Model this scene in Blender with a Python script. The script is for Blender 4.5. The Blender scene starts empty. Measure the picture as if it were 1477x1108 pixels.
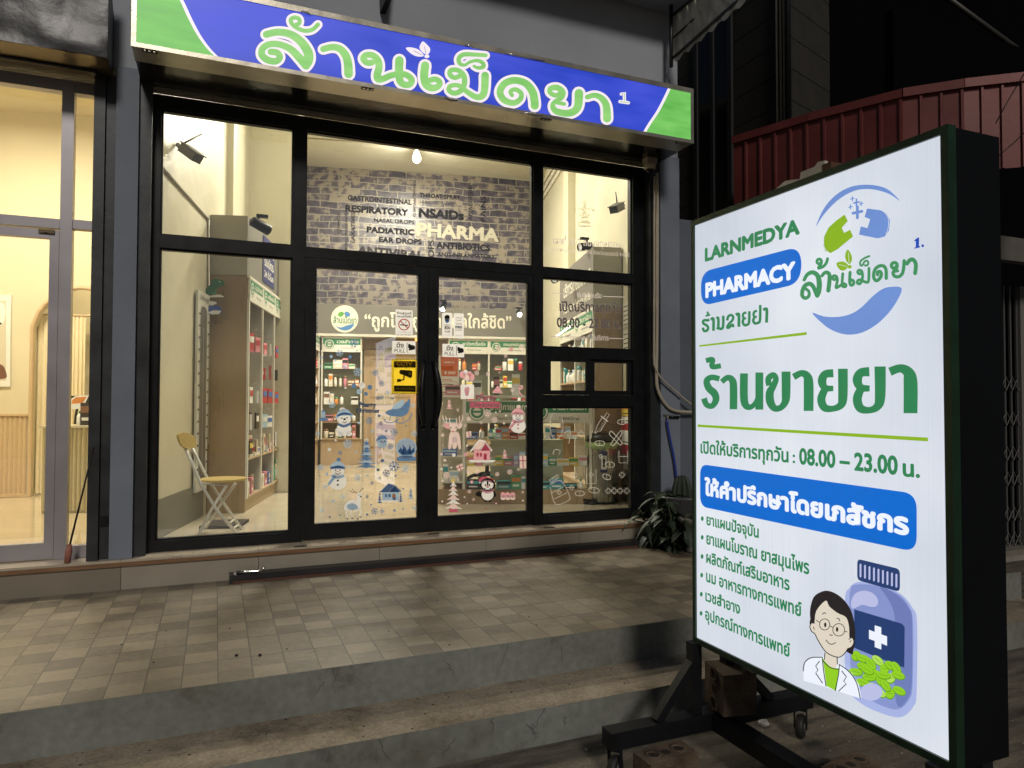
import bpy, bmesh, math, random
from mathutils import Vector, Matrix
from mathutils.geometry import interpolate_bezier
random.seed(7)
SC = bpy.context.scene
COL = SC.collection
R = math.radians
# ---------------------------------------------------------------- camera model (also used to read positions off real planes)
FPX, CX, CY = 1022.0, 738.5, 554.0
H = 1.17
def _n(v): return v.normalized()
_vx = Vector((3180-CX, -(586-CY), -FPX)); _vy = Vector((312-CX, -(580-CY), -FPX))
AX = _n(_vx); AY = _n(_vy - AX*_vy.dot(AX)); AZ = AX.cross(AY)
CAM = Vector((0, 0, H))
def ray(px, py):
    d = Vector((px-CX, -(py-CY), -FPX)); return Vector((AX.dot(d), AY.dot(d), AZ.dot(d)))
def onX(px, py, x): r = ray(px, py); return CAM + r*(x/r.x)
def onY(px, py, y): r = ray(px, py); return CAM + r*(y/r.y)
def onZ(px, py, z): r = ray(px, py); return CAM + r*((z-H)/r.z)
cam_d = bpy.data.cameras.new('camera'); cam = bpy.data.objects.new('camera', cam_d); COL.objects.link(cam)
cam_d.sensor_width = 36; cam_d.sensor_fit = 'HORIZONTAL'; cam_d.lens = 36*FPX/1477; cam_d.clip_end = 500; cam_d.clip_start = .05
M3 = Matrix((AX, AY, AZ))
cam.matrix_world = Matrix.Translation(CAM) @ M3.to_4x4()
SC.camera = cam
SC.view_settings.view_transform = 'Standard'; SC.view_settings.look = 'None'
SC.view_settings.gamma = 1; SC.view_settings.exposure = 0
# ---------------------------------------------------------------- materials
def lin(c):
    def g(x):
        x /= 255.0
        return x/12.92 if x <= .04045 else ((x+.055)/1.055)**2.4
    return (g(c[0]), g(c[1]), g(c[2]))
MATS = {}
def mat(name, col=(.5, .5, .5), rough=.5, metal=0., var=.0, scale=8., bump=0., bscale=40., emit=None, es=1., col2=None, coord='Object', stretch=(1,1,1), detail=5.):
    if name in MATS: return MATS[name]
    m = bpy.data.materials.new(name); m.use_nodes = True; nt = m.node_tree; N = nt.nodes; L = nt.links
    p = N['Principled BSDF']; p.inputs['Roughness'].default_value = rough; p.inputs['Metallic'].default_value = metal
    p.inputs['Base Color'].default_value = (*col, 1)
    tc = N.new('ShaderNodeTexCoord'); mp = N.new('ShaderNodeMapping'); L.new(tc.outputs[coord], mp.inputs[0]); mp.inputs['Scale'].default_value = stretch
    if var > 0 or col2:
        nz = N.new('ShaderNodeTexNoise'); nz.inputs['Scale'].default_value = scale; nz.inputs['Detail'].default_value = detail
        L.new(mp.outputs[0], nz.inputs['Vector'])
        cr = N.new('ShaderNodeMapRange'); cr.inputs[1].default_value = .3; cr.inputs[2].default_value = .7; L.new(nz.outputs[0], cr.inputs[0])
        mx = N.new('ShaderNodeMix'); mx.data_type = 'RGBA'; L.new(cr.outputs[0], mx.inputs[0])
        a = tuple(c*(1-var) for c in col); b = col2 if col2 else tuple(min(1, c*(1+var)) for c in col)
        mx.inputs[6].default_value = (*a, 1); mx.inputs[7].default_value = (*b, 1)
        L.new(mx.outputs[2], p.inputs['Base Color'])
        if emit: L.new(mx.outputs[2], p.inputs['Emission Color'])
        r2 = N.new('ShaderNodeMapRange'); r2.inputs[3].default_value = max(.02, rough-.12); r2.inputs[4].default_value = min(1, rough+.12)
        L.new(nz.outputs[0], r2.inputs[0]); L.new(r2.outputs[0], p.inputs['Roughness'])
    if bump > 0:
        n2 = N.new('ShaderNodeTexNoise'); n2.inputs['Scale'].default_value = bscale; n2.inputs['Detail'].default_value = 4
        L.new(mp.outputs[0], n2.inputs['Vector'])
        bp = N.new('ShaderNodeBump'); bp.inputs['Strength'].default_value = bump; bp.inputs['Distance'].default_value = .01
        L.new(n2.outputs[0], bp.inputs['Height']); L.new(bp.outputs[0], p.inputs['Normal'])
    if emit:
        if not (var > 0 or col2): p.inputs['Emission Color'].default_value = (*emit, 1)
        p.inputs['Emission Strength'].default_value = es
    MATS[name] = m; return m
def glow(name, c255, es=1., var=.05, scale=3., stretch=(1,1,1), c2=None, streak=None):
    c = lin(c255); m = mat(name, c, .42, 0, var, scale, emit=c, es=es, stretch=stretch, detail=3)
    p = m.node_tree.nodes['Principled BSDF']
    for l in list(p.inputs['Base Color'].links): m.node_tree.links.remove(l)
    p.inputs['Base Color'].default_value = (c[0]*.12, c[1]*.12, c[2]*.12, 1)
    if c2:
        nt = m.node_tree; mx = [n for n in nt.nodes if n.bl_idname == 'ShaderNodeMix'][0]; mx.inputs[7].default_value = (*lin(c2), 1)
    if streak:
        nt = m.node_tree; N = nt.nodes; L = nt.links; tc = N.new('ShaderNodeTexCoord'); mp = N.new('ShaderNodeMapping'); mp.inputs['Scale'].default_value = streak; L.new(tc.outputs['Object'], mp.inputs[0])
        nz = N.new('ShaderNodeTexNoise'); nz.inputs['Scale'].default_value = 1; nz.inputs['Detail'].default_value = 3; L.new(mp.outputs[0], nz.inputs['Vector'])
        r = N.new('ShaderNodeMapRange'); r.inputs[1].default_value = .3; r.inputs[2].default_value = .7; r.inputs[3].default_value = es*.97; r.inputs[4].default_value = es*1.02; L.new(nz.outputs[0], r.inputs[0]); L.new(r.outputs[0], p.inputs['Emission Strength'])
    return m
def vinyl(name, col, tr=.72):
    '''printed film on glass: lets room light through'''
    m = bpy.data.materials.new(name); m.use_nodes = True; nt = m.node_tree; N = nt.nodes; L = nt.links; N.remove(N['Principled BSDF'])
    d = N.new('ShaderNodeBsdfDiffuse'); d.inputs[0].default_value = (*col, 1); t = N.new('ShaderNodeBsdfTranslucent'); t.inputs[0].default_value = (*col, 1)
    x = N.new('ShaderNodeMixShader'); x.inputs[0].default_value = tr; L.new(d.outputs[0], x.inputs[1]); L.new(t.outputs[0], x.inputs[2]); L.new(x.outputs[0], N['Material Output'].inputs[0]); MATS[name] = m; return m
def glass(name, f0=.1, tint=(.97, .985, .97)):
    m = bpy.data.materials.new(name); m.use_nodes = True; nt = m.node_tree; N = nt.nodes; L = nt.links
    N.remove(N['Principled BSDF']); out = N['Material Output']
    tr = N.new('ShaderNodeBsdfTransparent'); tr.inputs[0].default_value = (*tint, 1)
    gl = N.new('ShaderNodeBsdfGlossy'); gl.inputs['Roughness'].default_value = .01; gl.inputs[0].default_value = (.95, .97, 1, 1)
    lw = N.new('ShaderNodeLayerWeight'); lw.inputs[0].default_value = .5
    pw = N.new('ShaderNodeMath'); pw.operation = 'POWER'; pw.inputs[1].default_value = 4; L.new(lw.outputs['Facing'], pw.inputs[0])
    mr = N.new('ShaderNodeMapRange'); mr.inputs[3].default_value = f0; mr.inputs[4].default_value = .8; L.new(pw.outputs[0], mr.inputs[0])
    tc = N.new('ShaderNodeTexCoord'); nz = N.new('ShaderNodeTexNoise'); nz.inputs['Scale'].default_value = 2.3; nz.inputs['Detail'].default_value = 5; L.new(tc.outputs['Object'], nz.inputs['Vector'])
    r3 = N.new('ShaderNodeMapRange'); r3.inputs[1].default_value = .35; r3.inputs[2].default_value = .75; r3.inputs[3].default_value = .004; r3.inputs[4].default_value = .035; L.new(nz.outputs[0], r3.inputs[0]); L.new(r3.outputs[0], gl.inputs['Roughness'])
    mx = N.new('ShaderNodeMixShader'); L.new(mr.outputs[0], mx.inputs[0]); L.new(tr.outputs[0], mx.inputs[1]); L.new(gl.outputs[0], mx.inputs[2])
    L.new(mx.outputs[0], out.inputs[0]); MATS[name] = m; return m
# ---------------------------------------------------------------- mesh builder
class MB:
    def __init__(s): s.bm = bmesh.new(); s.mats = []; s.mi = 0
    def use(s, m):
        if m not in s.mats: s.mats.append(m)
        s.mi = s.mats.index(m); return s
    def _f(s, vs):
        try: f = s.bm.faces.new(vs); f.material_index = s.mi; return f
        except ValueError: return None
    def box(s, x0, x1, y0, y1, z0, z1, T=None):
        P = [Vector((x, y, z)) for z in (z0, z1) for x, y in ((x0, y0), (x1, y0), (x1, y1), (x0, y1))]
        if T: P = [T @ p for p in P]
        v = [s.bm.verts.new(p) for p in P]
        for q in ((0, 3, 2, 1), (4, 5, 6, 7), (0, 1, 5, 4), (1, 2, 6, 5), (2, 3, 7, 6), (3, 0, 4, 7)): s._f([v[i] for i in q])
        return s
    def prism(s, pts, z0, z1, T=None):
        A = [Vector((p[0], p[1], z0)) for p in pts]; B = [Vector((p[0], p[1], z1)) for p in pts]
        if T: A = [T @ p for p in A]; B = [T @ p for p in B]
        a = [s.bm.verts.new(p) for p in A]; b = [s.bm.verts.new(p) for p in B]; n = len(pts)
        s._f(a[::-1]); s._f(b)
        for i in range(n): s._f([a[i], a[(i+1) % n], b[(i+1) % n], b[i]])
        return s
    def tube(s, pts, r, n=10, caps=True):
        pts = [Vector(p) for p in pts]; rings = []; up = None
        for i, p in enumerate(pts):
            d = (pts[min(i+1, len(pts)-1)] - pts[max(i-1, 0)]).normalized()
            if up is None: up = Vector((0, 0, 1)) if abs(d.z) < .9 else Vector((1, 0, 0))
            a = d.cross(up).normalized(); bb = a.cross(d).normalized(); up = bb
            rr = r[i] if isinstance(r, (list, tuple)) else r
            rings.append([s.bm.verts.new(p + a*rr*math.cos(t) + bb*rr*math.sin(t)) for t in [2*math.pi*k/n for k in range(n)]])
        for i in range(len(rings)-1):
            for k in range(n):
                f = s._f([rings[i][k], rings[i+1][k], rings[i+1][(k+1) % n], rings[i][(k+1) % n]])
                if f: f.smooth = True
        if caps: s._f(rings[0]); s._f(rings[-1][::-1])
        return s
    def lathe(s, prof, n=20, T=None, cap=True):
        rings = []
        for r, z in prof:
            ring = []
            for k in range(n):
                p = Vector((r*math.cos(2*math.pi*k/n), r*math.sin(2*math.pi*k/n), z)); ring.append(s.bm.verts.new(T @ p if T else p))
            rings.append(ring)
        for i in range(len(rings)-1):
            for k in range(n):
                f = s._f([rings[i][k], rings[i][(k+1) % n], rings[i+1][(k+1) % n], rings[i+1][k]])
                if f: f.smooth = True
        if cap: s._f(rings[0][::-1]); s._f(rings[-1])
        return s
    def quad(s, a, b, c, d): s._f([s.bm.verts.new(Vector(p)) for p in (a, b, c, d)]); return s
    def bevel(s, w=.004, seg=1):
        ed = [e for e in s.bm.edges if len(e.link_faces) == 2 and e.calc_face_angle(0) > .5]
        bmesh.ops.bevel(s.bm, geom=ed, offset=w, segments=seg, affect='EDGES', profile=.6); return s
def M4(o):
    return Matrix.Translation(o['_l'][:]) @ Matrix.Rotation(o['_r'], 4, 'Z')
ROOT = {}
def part(name, mb, m=None, parent=None, label=None, local=False, kind=None):
    me = bpy.data.meshes.new(name)
    if isinstance(mb, MB): mb.bm.normal_update(); mb.bm.to_mesh(me); mb.bm.free(); mats = mb.mats
    else: me.from_pydata(mb[0], [], mb[1]); me.polygons.foreach_set('material_index', mb[2]); mats = mb[3]
    if m is not None and not mats: mats = [m]
    for q in mats: me.materials.append(q)
    me.update()
    o = bpy.data.objects.new(name, me); COL.objects.link(o)
    if parent is not None:
        o.parent = parent
        if not local and parent.name in ROOT: o.matrix_parent_inverse = ROOT[parent.name].inverted()
    if label: o['label'] = label
    if kind: o['kind'] = kind
    return o
def thing(name, label, cat, loc=(0, 0, 0), rotz=0., group=None):
    o = bpy.data.objects.new(name, None); COL.objects.link(o); o.empty_display_size = .1
    o.location = loc; o.rotation_euler = (0, 0, rotz); o['label'] = label; o['category'] = cat
    if group: o['group'] = group
    ROOT[o.name] = Matrix.Translation(loc) @ Matrix.Rotation(rotz, 4, 'Z'); return o
def tag(o, label, cat, group=None):
    o['label'] = label; o['category'] = cat
    if group: o['group'] = group
    return o
def struct(name, mb, m=None):
    o = part(name, mb, m); o['kind'] = 'structure'; return o
# ---------------------------------------------------------------- lettering
FC = bpy.data.curves.new('lettering_source', 'FONT'); FO = bpy.data.objects.new('lettering_source', FC); COL.objects.link(FO); FC.resolution_u = 3
GC = {}
def _mesh(body, off):
    FC.body = body; FC.offset = off; bpy.context.view_layer.update()
    dg = bpy.context.evaluated_depsgraph_get(); me = bpy.data.meshes.new_from_object(FO.evaluated_get(dg))
    r = ([(v.co.x, v.co.y) for v in me.vertices], [tuple(p.vertices) for p in me.polygons]); bpy.data.meshes.remove(me); return r
IB = max(v[0] for v in _mesh('I', 0)[0])
def glyph(ch, off):
    k = (ch, off)
    if k not in GC:
        adv = max(v[0] for v in _mesh(ch+'I', 0)[0]) - IB
        g = ([], []) if ch == ' ' else _mesh(ch, off)
        GC[k] = (g[0], g[1], adv)
    return GC[k]
UPV = 'ัิีึื็ํ'; TON = '่้๊๋์'; LOW = 'ุู'; TALL = 'ปฝฟ'
def layout(s, off=0., track=0.):
    vs = []; fs = []; x = 0.; base = ''
    for i, ch in enumerate(s):
        g = glyph(ch, off); dx = dy = 0.
        mark = ch in UPV or ch in TON or ch in LOW
        if not mark: base = ch
        if ch in TON:
            if i and s[i-1] in UPV: dy = .17
            if i+1 < len(s) and s[i+1] == 'ำ': dy = .17
        if (ch in UPV or ch in TON) and base in TALL: dx = -.1
        n = len(vs); vs += [(v[0]+x+dx, v[1]+dy) for v in g[0]]; fs += [tuple(q+n for q in f) for f in g[1]]
        if not mark or '\u0e80' <= ch <= '\u0eff':
            if ch in '\u0ec9': continue
            x += g[2]+track
        else: x += 0
    return vs, fs
class Pl:
    def __init__(s, o, u, v=(0, 0, 1)):
        s.o = Vector((o[0], o[1], 0)); s.u = Vector(u).normalized(); s.v = Vector(v).normalized(); s.n = s.u.cross(s.v)
    def hit(s, px, py):
        r = ray(px, py); return CAM + r*(s.n.dot(s.o-CAM)/s.n.dot(r))
    def uv(s, px, py):
        d = s.hit(px, py)-s.o; return (d.dot(s.u), d.dot(s.v))
    def p(s, u, v, off=0.): return s.o + s.u*u + s.v*v + s.n*off
def smooth(pts, k=5, closed=False):
    out = []; n = len(pts)
    rng = range(n if closed else n-1)
    for i in rng:
        g = (lambda j: pts[j % n]) if closed else (lambda j: pts[max(0, min(n-1, j))])
        p0, p1, p2, p3 = g(i-1), g(i), g(i+1), g(i+2)
        for j in range(k):
            t = j/k
            out.append(tuple(.5*((2*p1[c])+(-p0[c]+p2[c])*t+(2*p0[c]-5*p1[c]+4*p2[c]-p3[c])*t*t+(-p0[c]+3*p1[c]-3*p2[c]+p3[c])*t**3) for c in range(len(p1))))
    if not closed: out.append(tuple(pts[-1]))
    return out
class Art:
    """flat printed or cut-vinyl artwork lying on a real plane"""
    def __init__(s, pl, T=None, base=.001, step=.0002):
        s.pl = pl; s.T = T or (lambda x, y: (x, y)); s.b = base; s.st = step; s.V = []; s.F = []; s.M = []; s.mats = []
    def mi(s, m):
        if m not in s.mats: s.mats.append(m)
        return s.mats.index(m)
    def add(s, uvs, faces, m, offs=None):
        s.b += s.st; n = len(s.V); k = s.mi(m)
        for i, q in enumerate(uvs): s.V.append(tuple(s.pl.p(q[0], q[1], s.b + (offs[i] if offs else 0))))
        for f in faces: s.F.append(tuple(j+n for j in f)); s.M.append(k)
        return s
    def poly(s, pts, m, sm=False, raw=False, k=4):
        if sm: pts = smooth(pts, k, True)
        q = [p if raw else s.T(*p) for p in pts]
        a = sum(q[i][0]*q[(i+1) % len(q)][1]-q[(i+1) % len(q)][0]*q[i][1] for i in range(len(q)))
        if a < 0: q = q[::-1]
        return s.add(q, [tuple(range(len(q)))], m)
    def ell(s, cx, cy, rx, ry, m, n=20, rot=0.):
        c, d = math.cos(rot), math.sin(rot)
        return s.poly([(cx+rx*math.cos(t)*c-ry*math.sin(t)*d, cy+rx*math.cos(t)*d+ry*math.sin(t)*c) for t in [2*math.pi*i/n for i in range(n)]], m)
    def rrect(s, cs, m, r=.3, k=5):
        """rounded quad through four corners (TL, TR, BR, BL); r = radius as share of the left side"""
        q = [Vector(s.T(*c)) for c in cs]; rad = r*(q[3]-q[0]).length; out = []
        for i in range(4):
            a, c, d = q[i-1], q[i], q[(i+1) % 4]; p0 = c+(a-c).normalized()*rad; p1 = c+(d-c).normalized()*rad
            for j in range(k+1):
                t = j/k; out.append(tuple(p0*(1-t)**2 + c*2*t*(1-t) + p1*t*t))
        return s.poly(out, m, raw=True)
    def wid(s, x, y, w):
        a = s.T(x, y); c = s.T(x, y+1); return w*math.hypot(c[0]-a[0], c[1]-a[1])
    def rib(s, pts, w, m, sm=True, k=5, closed=False, cap=True):
        n0 = len(pts)
        ws = list(w) if isinstance(w, (list, tuple)) else [w]*n0
        P = [(x, y, ww) for (x, y), ww in zip(pts, ws)]
        if closed: P = P+[P[0]]
        if sm: P = smooth(P, k, False)
        L = []; Rr = []; n = len(P); T = s.T
        for i in range(n):
            a = P[max(0, i-1)]; c = P[min(n-1, i+1)]; dx, dy = c[0]-a[0], c[1]-a[1]; l = math.hypot(dx, dy) or 1
            nx, ny = -dy/l, dx/l; h = P[i][2]/2; L.append((P[i][0]+nx*h, P[i][1]+ny*h)); Rr.append((P[i][0]-nx*h, P[i][1]-ny*h))
        uv = []; off = []; F = []
        for i in range(n): uv += [T(*L[i]), T(*Rr[i])]; off += [i*1e-5]*2
        for i in range(n-1): F.append((2*i, 2*i+2, 2*i+3, 2*i+1))
        if not closed and cap:
            for e, sg in ((0, 1), (n-1, -1)):
                a = P[e]; bq = L[e]; ang = math.atan2(bq[1]-a[1], bq[0]-a[0]); h = a[2]/2; st = len(uv)
                for j in range(7):
                    t = ang + sg*math.pi*j/6; uv.append(T(a[0]+h*math.cos(t), a[1]+h*math.sin(t))); off.append(e*1e-5)
                F.append(tuple(range(st, st+7)))
        # every face turned towards the viewer side of the plane
        G = []
        for f in F:
            A = sum(uv[f[q]][0]*uv[f[(q+1) % len(f)]][1]-uv[f[(q+1) % len(f)]][0]*uv[f[q]][1] for q in range(len(f))); G.append(f if A > 0 else f[::-1])
        F = G
        return s.add(uv, F, m, off)
    def text(s, t, a, b, hpx, m, off=.0, latin=None, ref=None, h_uv=None, track=0.):
        """text from baseline point a to baseline point b (in T coordinates); hpx = letter height at a and b"""
        vs, fs = layout(t, 0. if off > .018 else off, track)
        x0 = min(v[0] for v in vs); x1 = max(v[0] for v in vs)
        ref = ref or (.686 if latin or all(ord(c) < 0x300 for c in t) else .558)
        A = s.T(*a); B = s.T(*b); du = (B[0]-A[0], B[1]-A[1]); L = math.hypot(*du); sx = L/(x1-x0)
        hh = h_uv or (s.wid(a[0], a[1], hpx) if not isinstance(hpx, (tuple, list)) else .5*(s.wid(a[0], a[1], hpx[0])+s.wid(b[0], b[1], hpx[1])))
        sy = hh/ref; e = (du[0]/L, du[1]/L); g = (-e[1], e[0])
        uv = [(A[0]+e[0]*(v[0]-x0)*sx+g[0]*v[1]*sy, A[1]+e[1]*(v[0]-x0)*sx+g[1]*v[1]*sy) for v in vs]
        if off > .018:
            r = off*sy; rx = off*sx
            for k in range(12):
                t_ = k*math.pi/6; dx, dy = rx*math.cos(t_)*e[0]+r*math.sin(t_)*g[0], rx*math.cos(t_)*e[1]+r*math.sin(t_)*g[1]; s.b -= s.st*.8; s.add([(q[0]+dx, q[1]+dy) for q in uv], fs, m)
            s.b -= s.st*.8
        return s.add(uv, fs, m)
    def build(s, name, parent=None, label=None): return part(name, (s.V, s.F, s.M, s.mats), None, parent, label)
def crop(pl, x0, y0, sc): return lambda x, y: pl.uv(x0+x*sc, y0+y*sc)
import mathutils.noise as mn
# ================================================================ EXTERIOR
FLO = .19            # shop floor level; terrace is 0, road is -.35
GR = -.35
def tile_mat():
    m = bpy.data.materials.new('terrace_tile'); m.use_nodes = True; nt = m.node_tree; N = nt.nodes; L = nt.links; p = N['Principled BSDF']
    tc = N.new('ShaderNodeTexCoord'); sp = N.new('ShaderNodeSeparateXYZ'); L.new(tc.outputs['Object'], sp.inputs[0])
    def mth(op, a, b=None):
        n = N.new('ShaderNodeMath'); n.operation = op
        for i, q in enumerate((a, b)):
            if q is None: continue
            if isinstance(q, (int, float)): n.inputs[i].default_value = q
            else: L.new(q, n.inputs[i])
        return n.outputs[0]
    ux = mth('DIVIDE', mth('ADD', sp.outputs[0], 5.6-.025), .14); uy = mth('DIVIDE', mth('ADD', sp.outputs[1], 2.8-3.22), .14)
    fx = mth('FLOOR', ux); fy = mth('FLOOR', uy)
    def rnd(sx, sy, k):
        cb = N.new('ShaderNodeCombineXYZ'); L.new(sx, cb.inputs[0]); L.new(sy, cb.inputs[1]); cb.inputs[2].default_value = k
        w = N.new('ShaderNodeTexWhiteNoise'); w.noise_dimensions = '3D'; L.new(cb.outputs[0], w.inputs['Vector']); return w.outputs['Value']
    r1 = rnd(fx, fy, 1.3); par = mth('MODULO', mth('ADD', fx, fy), 2.0)
    shade = mth('ADD', mth('MULTIPLY', par, .42), mth('MULTIPLY', r1, .58))
    nz = N.new('ShaderNodeTexNoise'); nz.inputs['Scale'].default_value = 22; nz.inputs['Detail'].default_value = 8; nz.inputs['Distortion'].default_value = 1.6; L.new(tc.outputs['Object'], nz.inputs['Vector'])
    nb = N.new('ShaderNodeTexNoise'); nb.inputs['Scale'].default_value = 1.7; nb.inputs['Detail'].default_value = 6; L.new(tc.outputs['Object'], nb.inputs['Vector'])
    sh = mth('ADD', shade, mth('MULTIPLY', mth('SUBTRACT', nz.outputs[0], .5), 1.1))
    cr = N.new('ShaderNodeValToRGB'); L.new(sh, cr.inputs[0]); e = cr.color_ramp.elements
    e[0].position = .05; e[0].color = (.125, .103, .078, 1); e[1].position = 1.; e[1].color = (.255, .213, .155, 1)
    # joints: a wide one every second cell, a hair line between the printed squares
    def joint(u, per, w):
        f = mth('FRACT', mth('DIVIDE', u, per)); d = mth('MINIMUM', f, mth('SUBTRACT', 1.0, f)); return mth('LESS_THAN', d, w/per)
    j = mth('MAXIMUM', joint(ux, 1.0, .017), joint(uy, 2.0, .022))
    mx = N.new('ShaderNodeMix'); mx.data_type = 'RGBA'; L.new(mth('MULTIPLY', j, .9), mx.inputs[0]); L.new(cr.outputs[0], mx.inputs[6]); mx.inputs[7].default_value = (.05, .043, .036, 1)
    m2 = N.new('ShaderNodeMix'); m2.data_type = 'RGBA'; m2.blend_type = 'MULTIPLY'; m2.inputs[0].default_value = .75; L.new(mx.outputs[2], m2.inputs[6])
    st = N.new('ShaderNodeValToRGB'); L.new(nb.outputs[0], st.inputs[0]); st.color_ramp.elements[0].position = .3; st.color_ramp.elements[0].color = (.55, .52, .47, 1); st.color_ramp.elements[1].position = .62; st.color_ramp.elements[1].color = (1, 1, 1, 1)
    L.new(st.outputs[0], m2.inputs[7]); L.new(m2.outputs[2], p.inputs['Base Color'])
    rr = N.new('ShaderNodeMapRange'); rr.inputs[3].default_value = .28; rr.inputs[4].default_value = .62; L.new(nb.outputs[0], rr.inputs[0]); L.new(rr.outputs[0], p.inputs['Roughness'])
    bp = N.new('ShaderNodeBump'); bp.inputs['Strength'].default_value = .5; bp.inputs['Distance'].default_value = .003
    L.new(mth('SUBTRACT', mth('MULTIPLY', nz.outputs[0], .4), j), bp.inputs['Height']); L.new(bp.outputs[0], p.inputs['Normal'])
    return m
TILE = tile_mat()
def stained(name, c1, c2, c3, sc=3., bump=.6, rough=.85, stretch=(1, 1, 1), ov=.8, spots=0.):
    m = bpy.data.materials.new(name); m.use_nodes = True; nt = m.node_tree; N = nt.nodes; L = nt.links; p = N['Principled BSDF']; p.inputs['Roughness'].default_value = rough
    tc = N.new('ShaderNodeTexCoord'); mp = N.new('ShaderNodeMapping'); mp.inputs['Scale'].default_value = stretch; L.new(tc.outputs['Object'], mp.inputs[0])
    a = N.new('ShaderNodeTexNoise'); a.inputs['Scale'].default_value = sc; a.inputs['Detail'].default_value = 9; a.inputs['Roughness'].default_value = .65; L.new(mp.outputs[0], a.inputs['Vector'])
    b = N.new('ShaderNodeTexNoise'); b.inputs['Scale'].default_value = sc*22; b.inputs['Detail'].default_value = 5; L.new(mp.outputs[0], b.inputs['Vector'])
    r = N.new('ShaderNodeValToRGB'); L.new(a.outputs[0], r.inputs[0]); e = r.color_ramp.elements; e[0].position = .33; e[0].color = (*c3, 1); e[1].position = .62; e[1].color = (*c2, 1)
    q = e.new(.45); q.color = (*c1, 1)
    mx = N.new('ShaderNodeMix'); mx.data_type = 'RGBA'; mx.blend_type = 'OVERLAY'; mx.inputs[0].default_value = ov; L.new(r.outputs[0], mx.inputs[6]); L.new(b.outputs[0], mx.inputs[7]); res = mx.outputs[2]
    if spots:
        s1 = N.new('ShaderNodeTexNoise'); s1.inputs['Scale'].default_value = 3.1; s1.inputs['Detail'].default_value = 7; s1.inputs['Roughness'].default_value = .7; m3 = N.new('ShaderNodeMapping'); m3.inputs['Location'].default_value = (3.3, 1.2, 7); L.new(tc.outputs['Object'], m3.inputs[0]); L.new(m3.outputs[0], s1.inputs['Vector'])
        q1 = N.new('ShaderNodeMapRange'); q1.inputs[1].default_value = .60; q1.inputs[2].default_value = .74; q1.inputs[3].default_value = 0; q1.inputs[4].default_value = spots; L.new(s1.outputs[0], q1.inputs[0])
        x2 = N.new('ShaderNodeMix'); x2.data_type = 'RGBA'; L.new(q1.outputs[0], x2.inputs[0]); L.new(res, x2.inputs[6]); x2.inputs[7].default_value = (.035, .028, .018, 1); res = x2.outputs[2]
    L.new(res, p.inputs['Base Color'])
    bp = N.new('ShaderNodeBump'); bp.inputs['Strength'].default_value = bump; bp.inputs['Distance'].default_value = .006; L.new(b.outputs[0], bp.inputs['Height']); L.new(bp.outputs[0], p.inputs['Normal'])
    return m
RISER = stained('painted_riser', (.175, .180, .160), (.215, .222, .200), (.105, .095, .072), 1.3, .3, ov=.35, spots=.8)
TREAD = stained('cement_tread', (.27, .220, .160), (.36, .30, .225), (.15, .12, .085), 4., .6, ov=.6, spots=.7)
ROAD = stained('rough_road', (.11, .095, .075), (.18, .155, .12), (.045, .038, .03), 2.5, 1., stretch=(1, 5, 1))
WALLB = mat('blue_grey_paint', (.17, .195, .245), .7, var=.14, scale=2.2, bump=.25, bscale=60)
WALLT = mat('upper_wall_paint', (.33, .355, .41), .75, var=.1, scale=1.5, bump=.2, bscale=30)
BLACK = mat('black_aluminium', (.006, .0065, .008), .38, 0, var=.2, scale=12); BLACK.node_tree.nodes['Principled BSDF'].inputs['Specular IOR Level'].default_value = .3
DKST = mat('dark_painted_steel', (.035, .038, .043), .42, .4, var=.25, scale=6, bump=.1, bscale=20)
SOFM = mat('dark_glossy_sheet', (.014, .013, .013), .16, .3, var=.3, scale=3, bump=.35, bscale=5)
ALU = mat('grey_aluminium', (.36, .34, .37), .38, .45, var=.06, scale=5)
ALUW = mat('brushed_sign_edge', (.42, .39, .33), .33, .7, var=.12, scale=7, bump=.2, bscale=9)
BEIGE = mat('beige_plinth_tile', (.30, .265, .215), .35, var=.08, scale=4)
BEIGE2 = mat('brown_plinth_tile', (.205, .175, .135), .35, var=.1, scale=4)
SILLT = mat('pale_sill_tile', (.42, .36, .28), .3, var=.12, scale=9)
WOODN = mat('brown_nosing', (.20, .105, .05), .4, var=.3, scale=14, stretch=(.3, 3, 3))
GLASS = glass('shop_glass', .17); GLASSD = glass('door_glass', .30, (1, 1, .99)); GLASS2 = glass('clear_shelf_glass', .05, (.9, .97, .93))
WHT = mat('white_enamel', (.75, .75, .72), .35, var=.04)

# ---- ground, steps, terrace
b = MB(); b.use(ROAD).box(-30, 40, -12, 40, GR-.3, GR); struct('road', b)
def worn(b, yf, zt, amp=.004):
    '''cast edges are never quite straight: break the long runs up and let the nosing wander'''
    ed = [e for e in b.bm.edges if abs(e.verts[0].co.x-e.verts[1].co.x) > 5]; bmesh.ops.subdivide_edges(b.bm, edges=ed, cuts=260, use_grid_fill=True)
    for v in b.bm.verts:
        if abs(v.co.y-yf) < .02 and abs(v.co.z-zt) < .02:
            n1 = mn.noise(Vector((v.co.x*7, v.co.z*20, yf))); n2 = max(0, mn.noise(Vector((v.co.x*2.3, 4, yf)))-.25)
            v.co.y += amp*n1+amp*3*n2; v.co.z -= amp*.5*abs(n1)+amp*1.5*n2
b = MB(); b.use(TREAD).box(-6, 5.2, 2.885, 5.0, GR-.1, -.187)
for f in b.bm.faces:
    if f.normal.y < -.5 or f.calc_center_median().y < 2.9: f.material_index = 1
b.mats.append(RISER); b.bevel(.006, 2); worn(b, 2.885, -.187); struct('lower_step', b)
b = MB(); b.use(TILE).box(-6, 5.2, 3.217, 5.3, -.25, 0.)
for f in b.bm.faces:
    if f.calc_center_median().y < 3.22: f.material_index = 1
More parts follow.
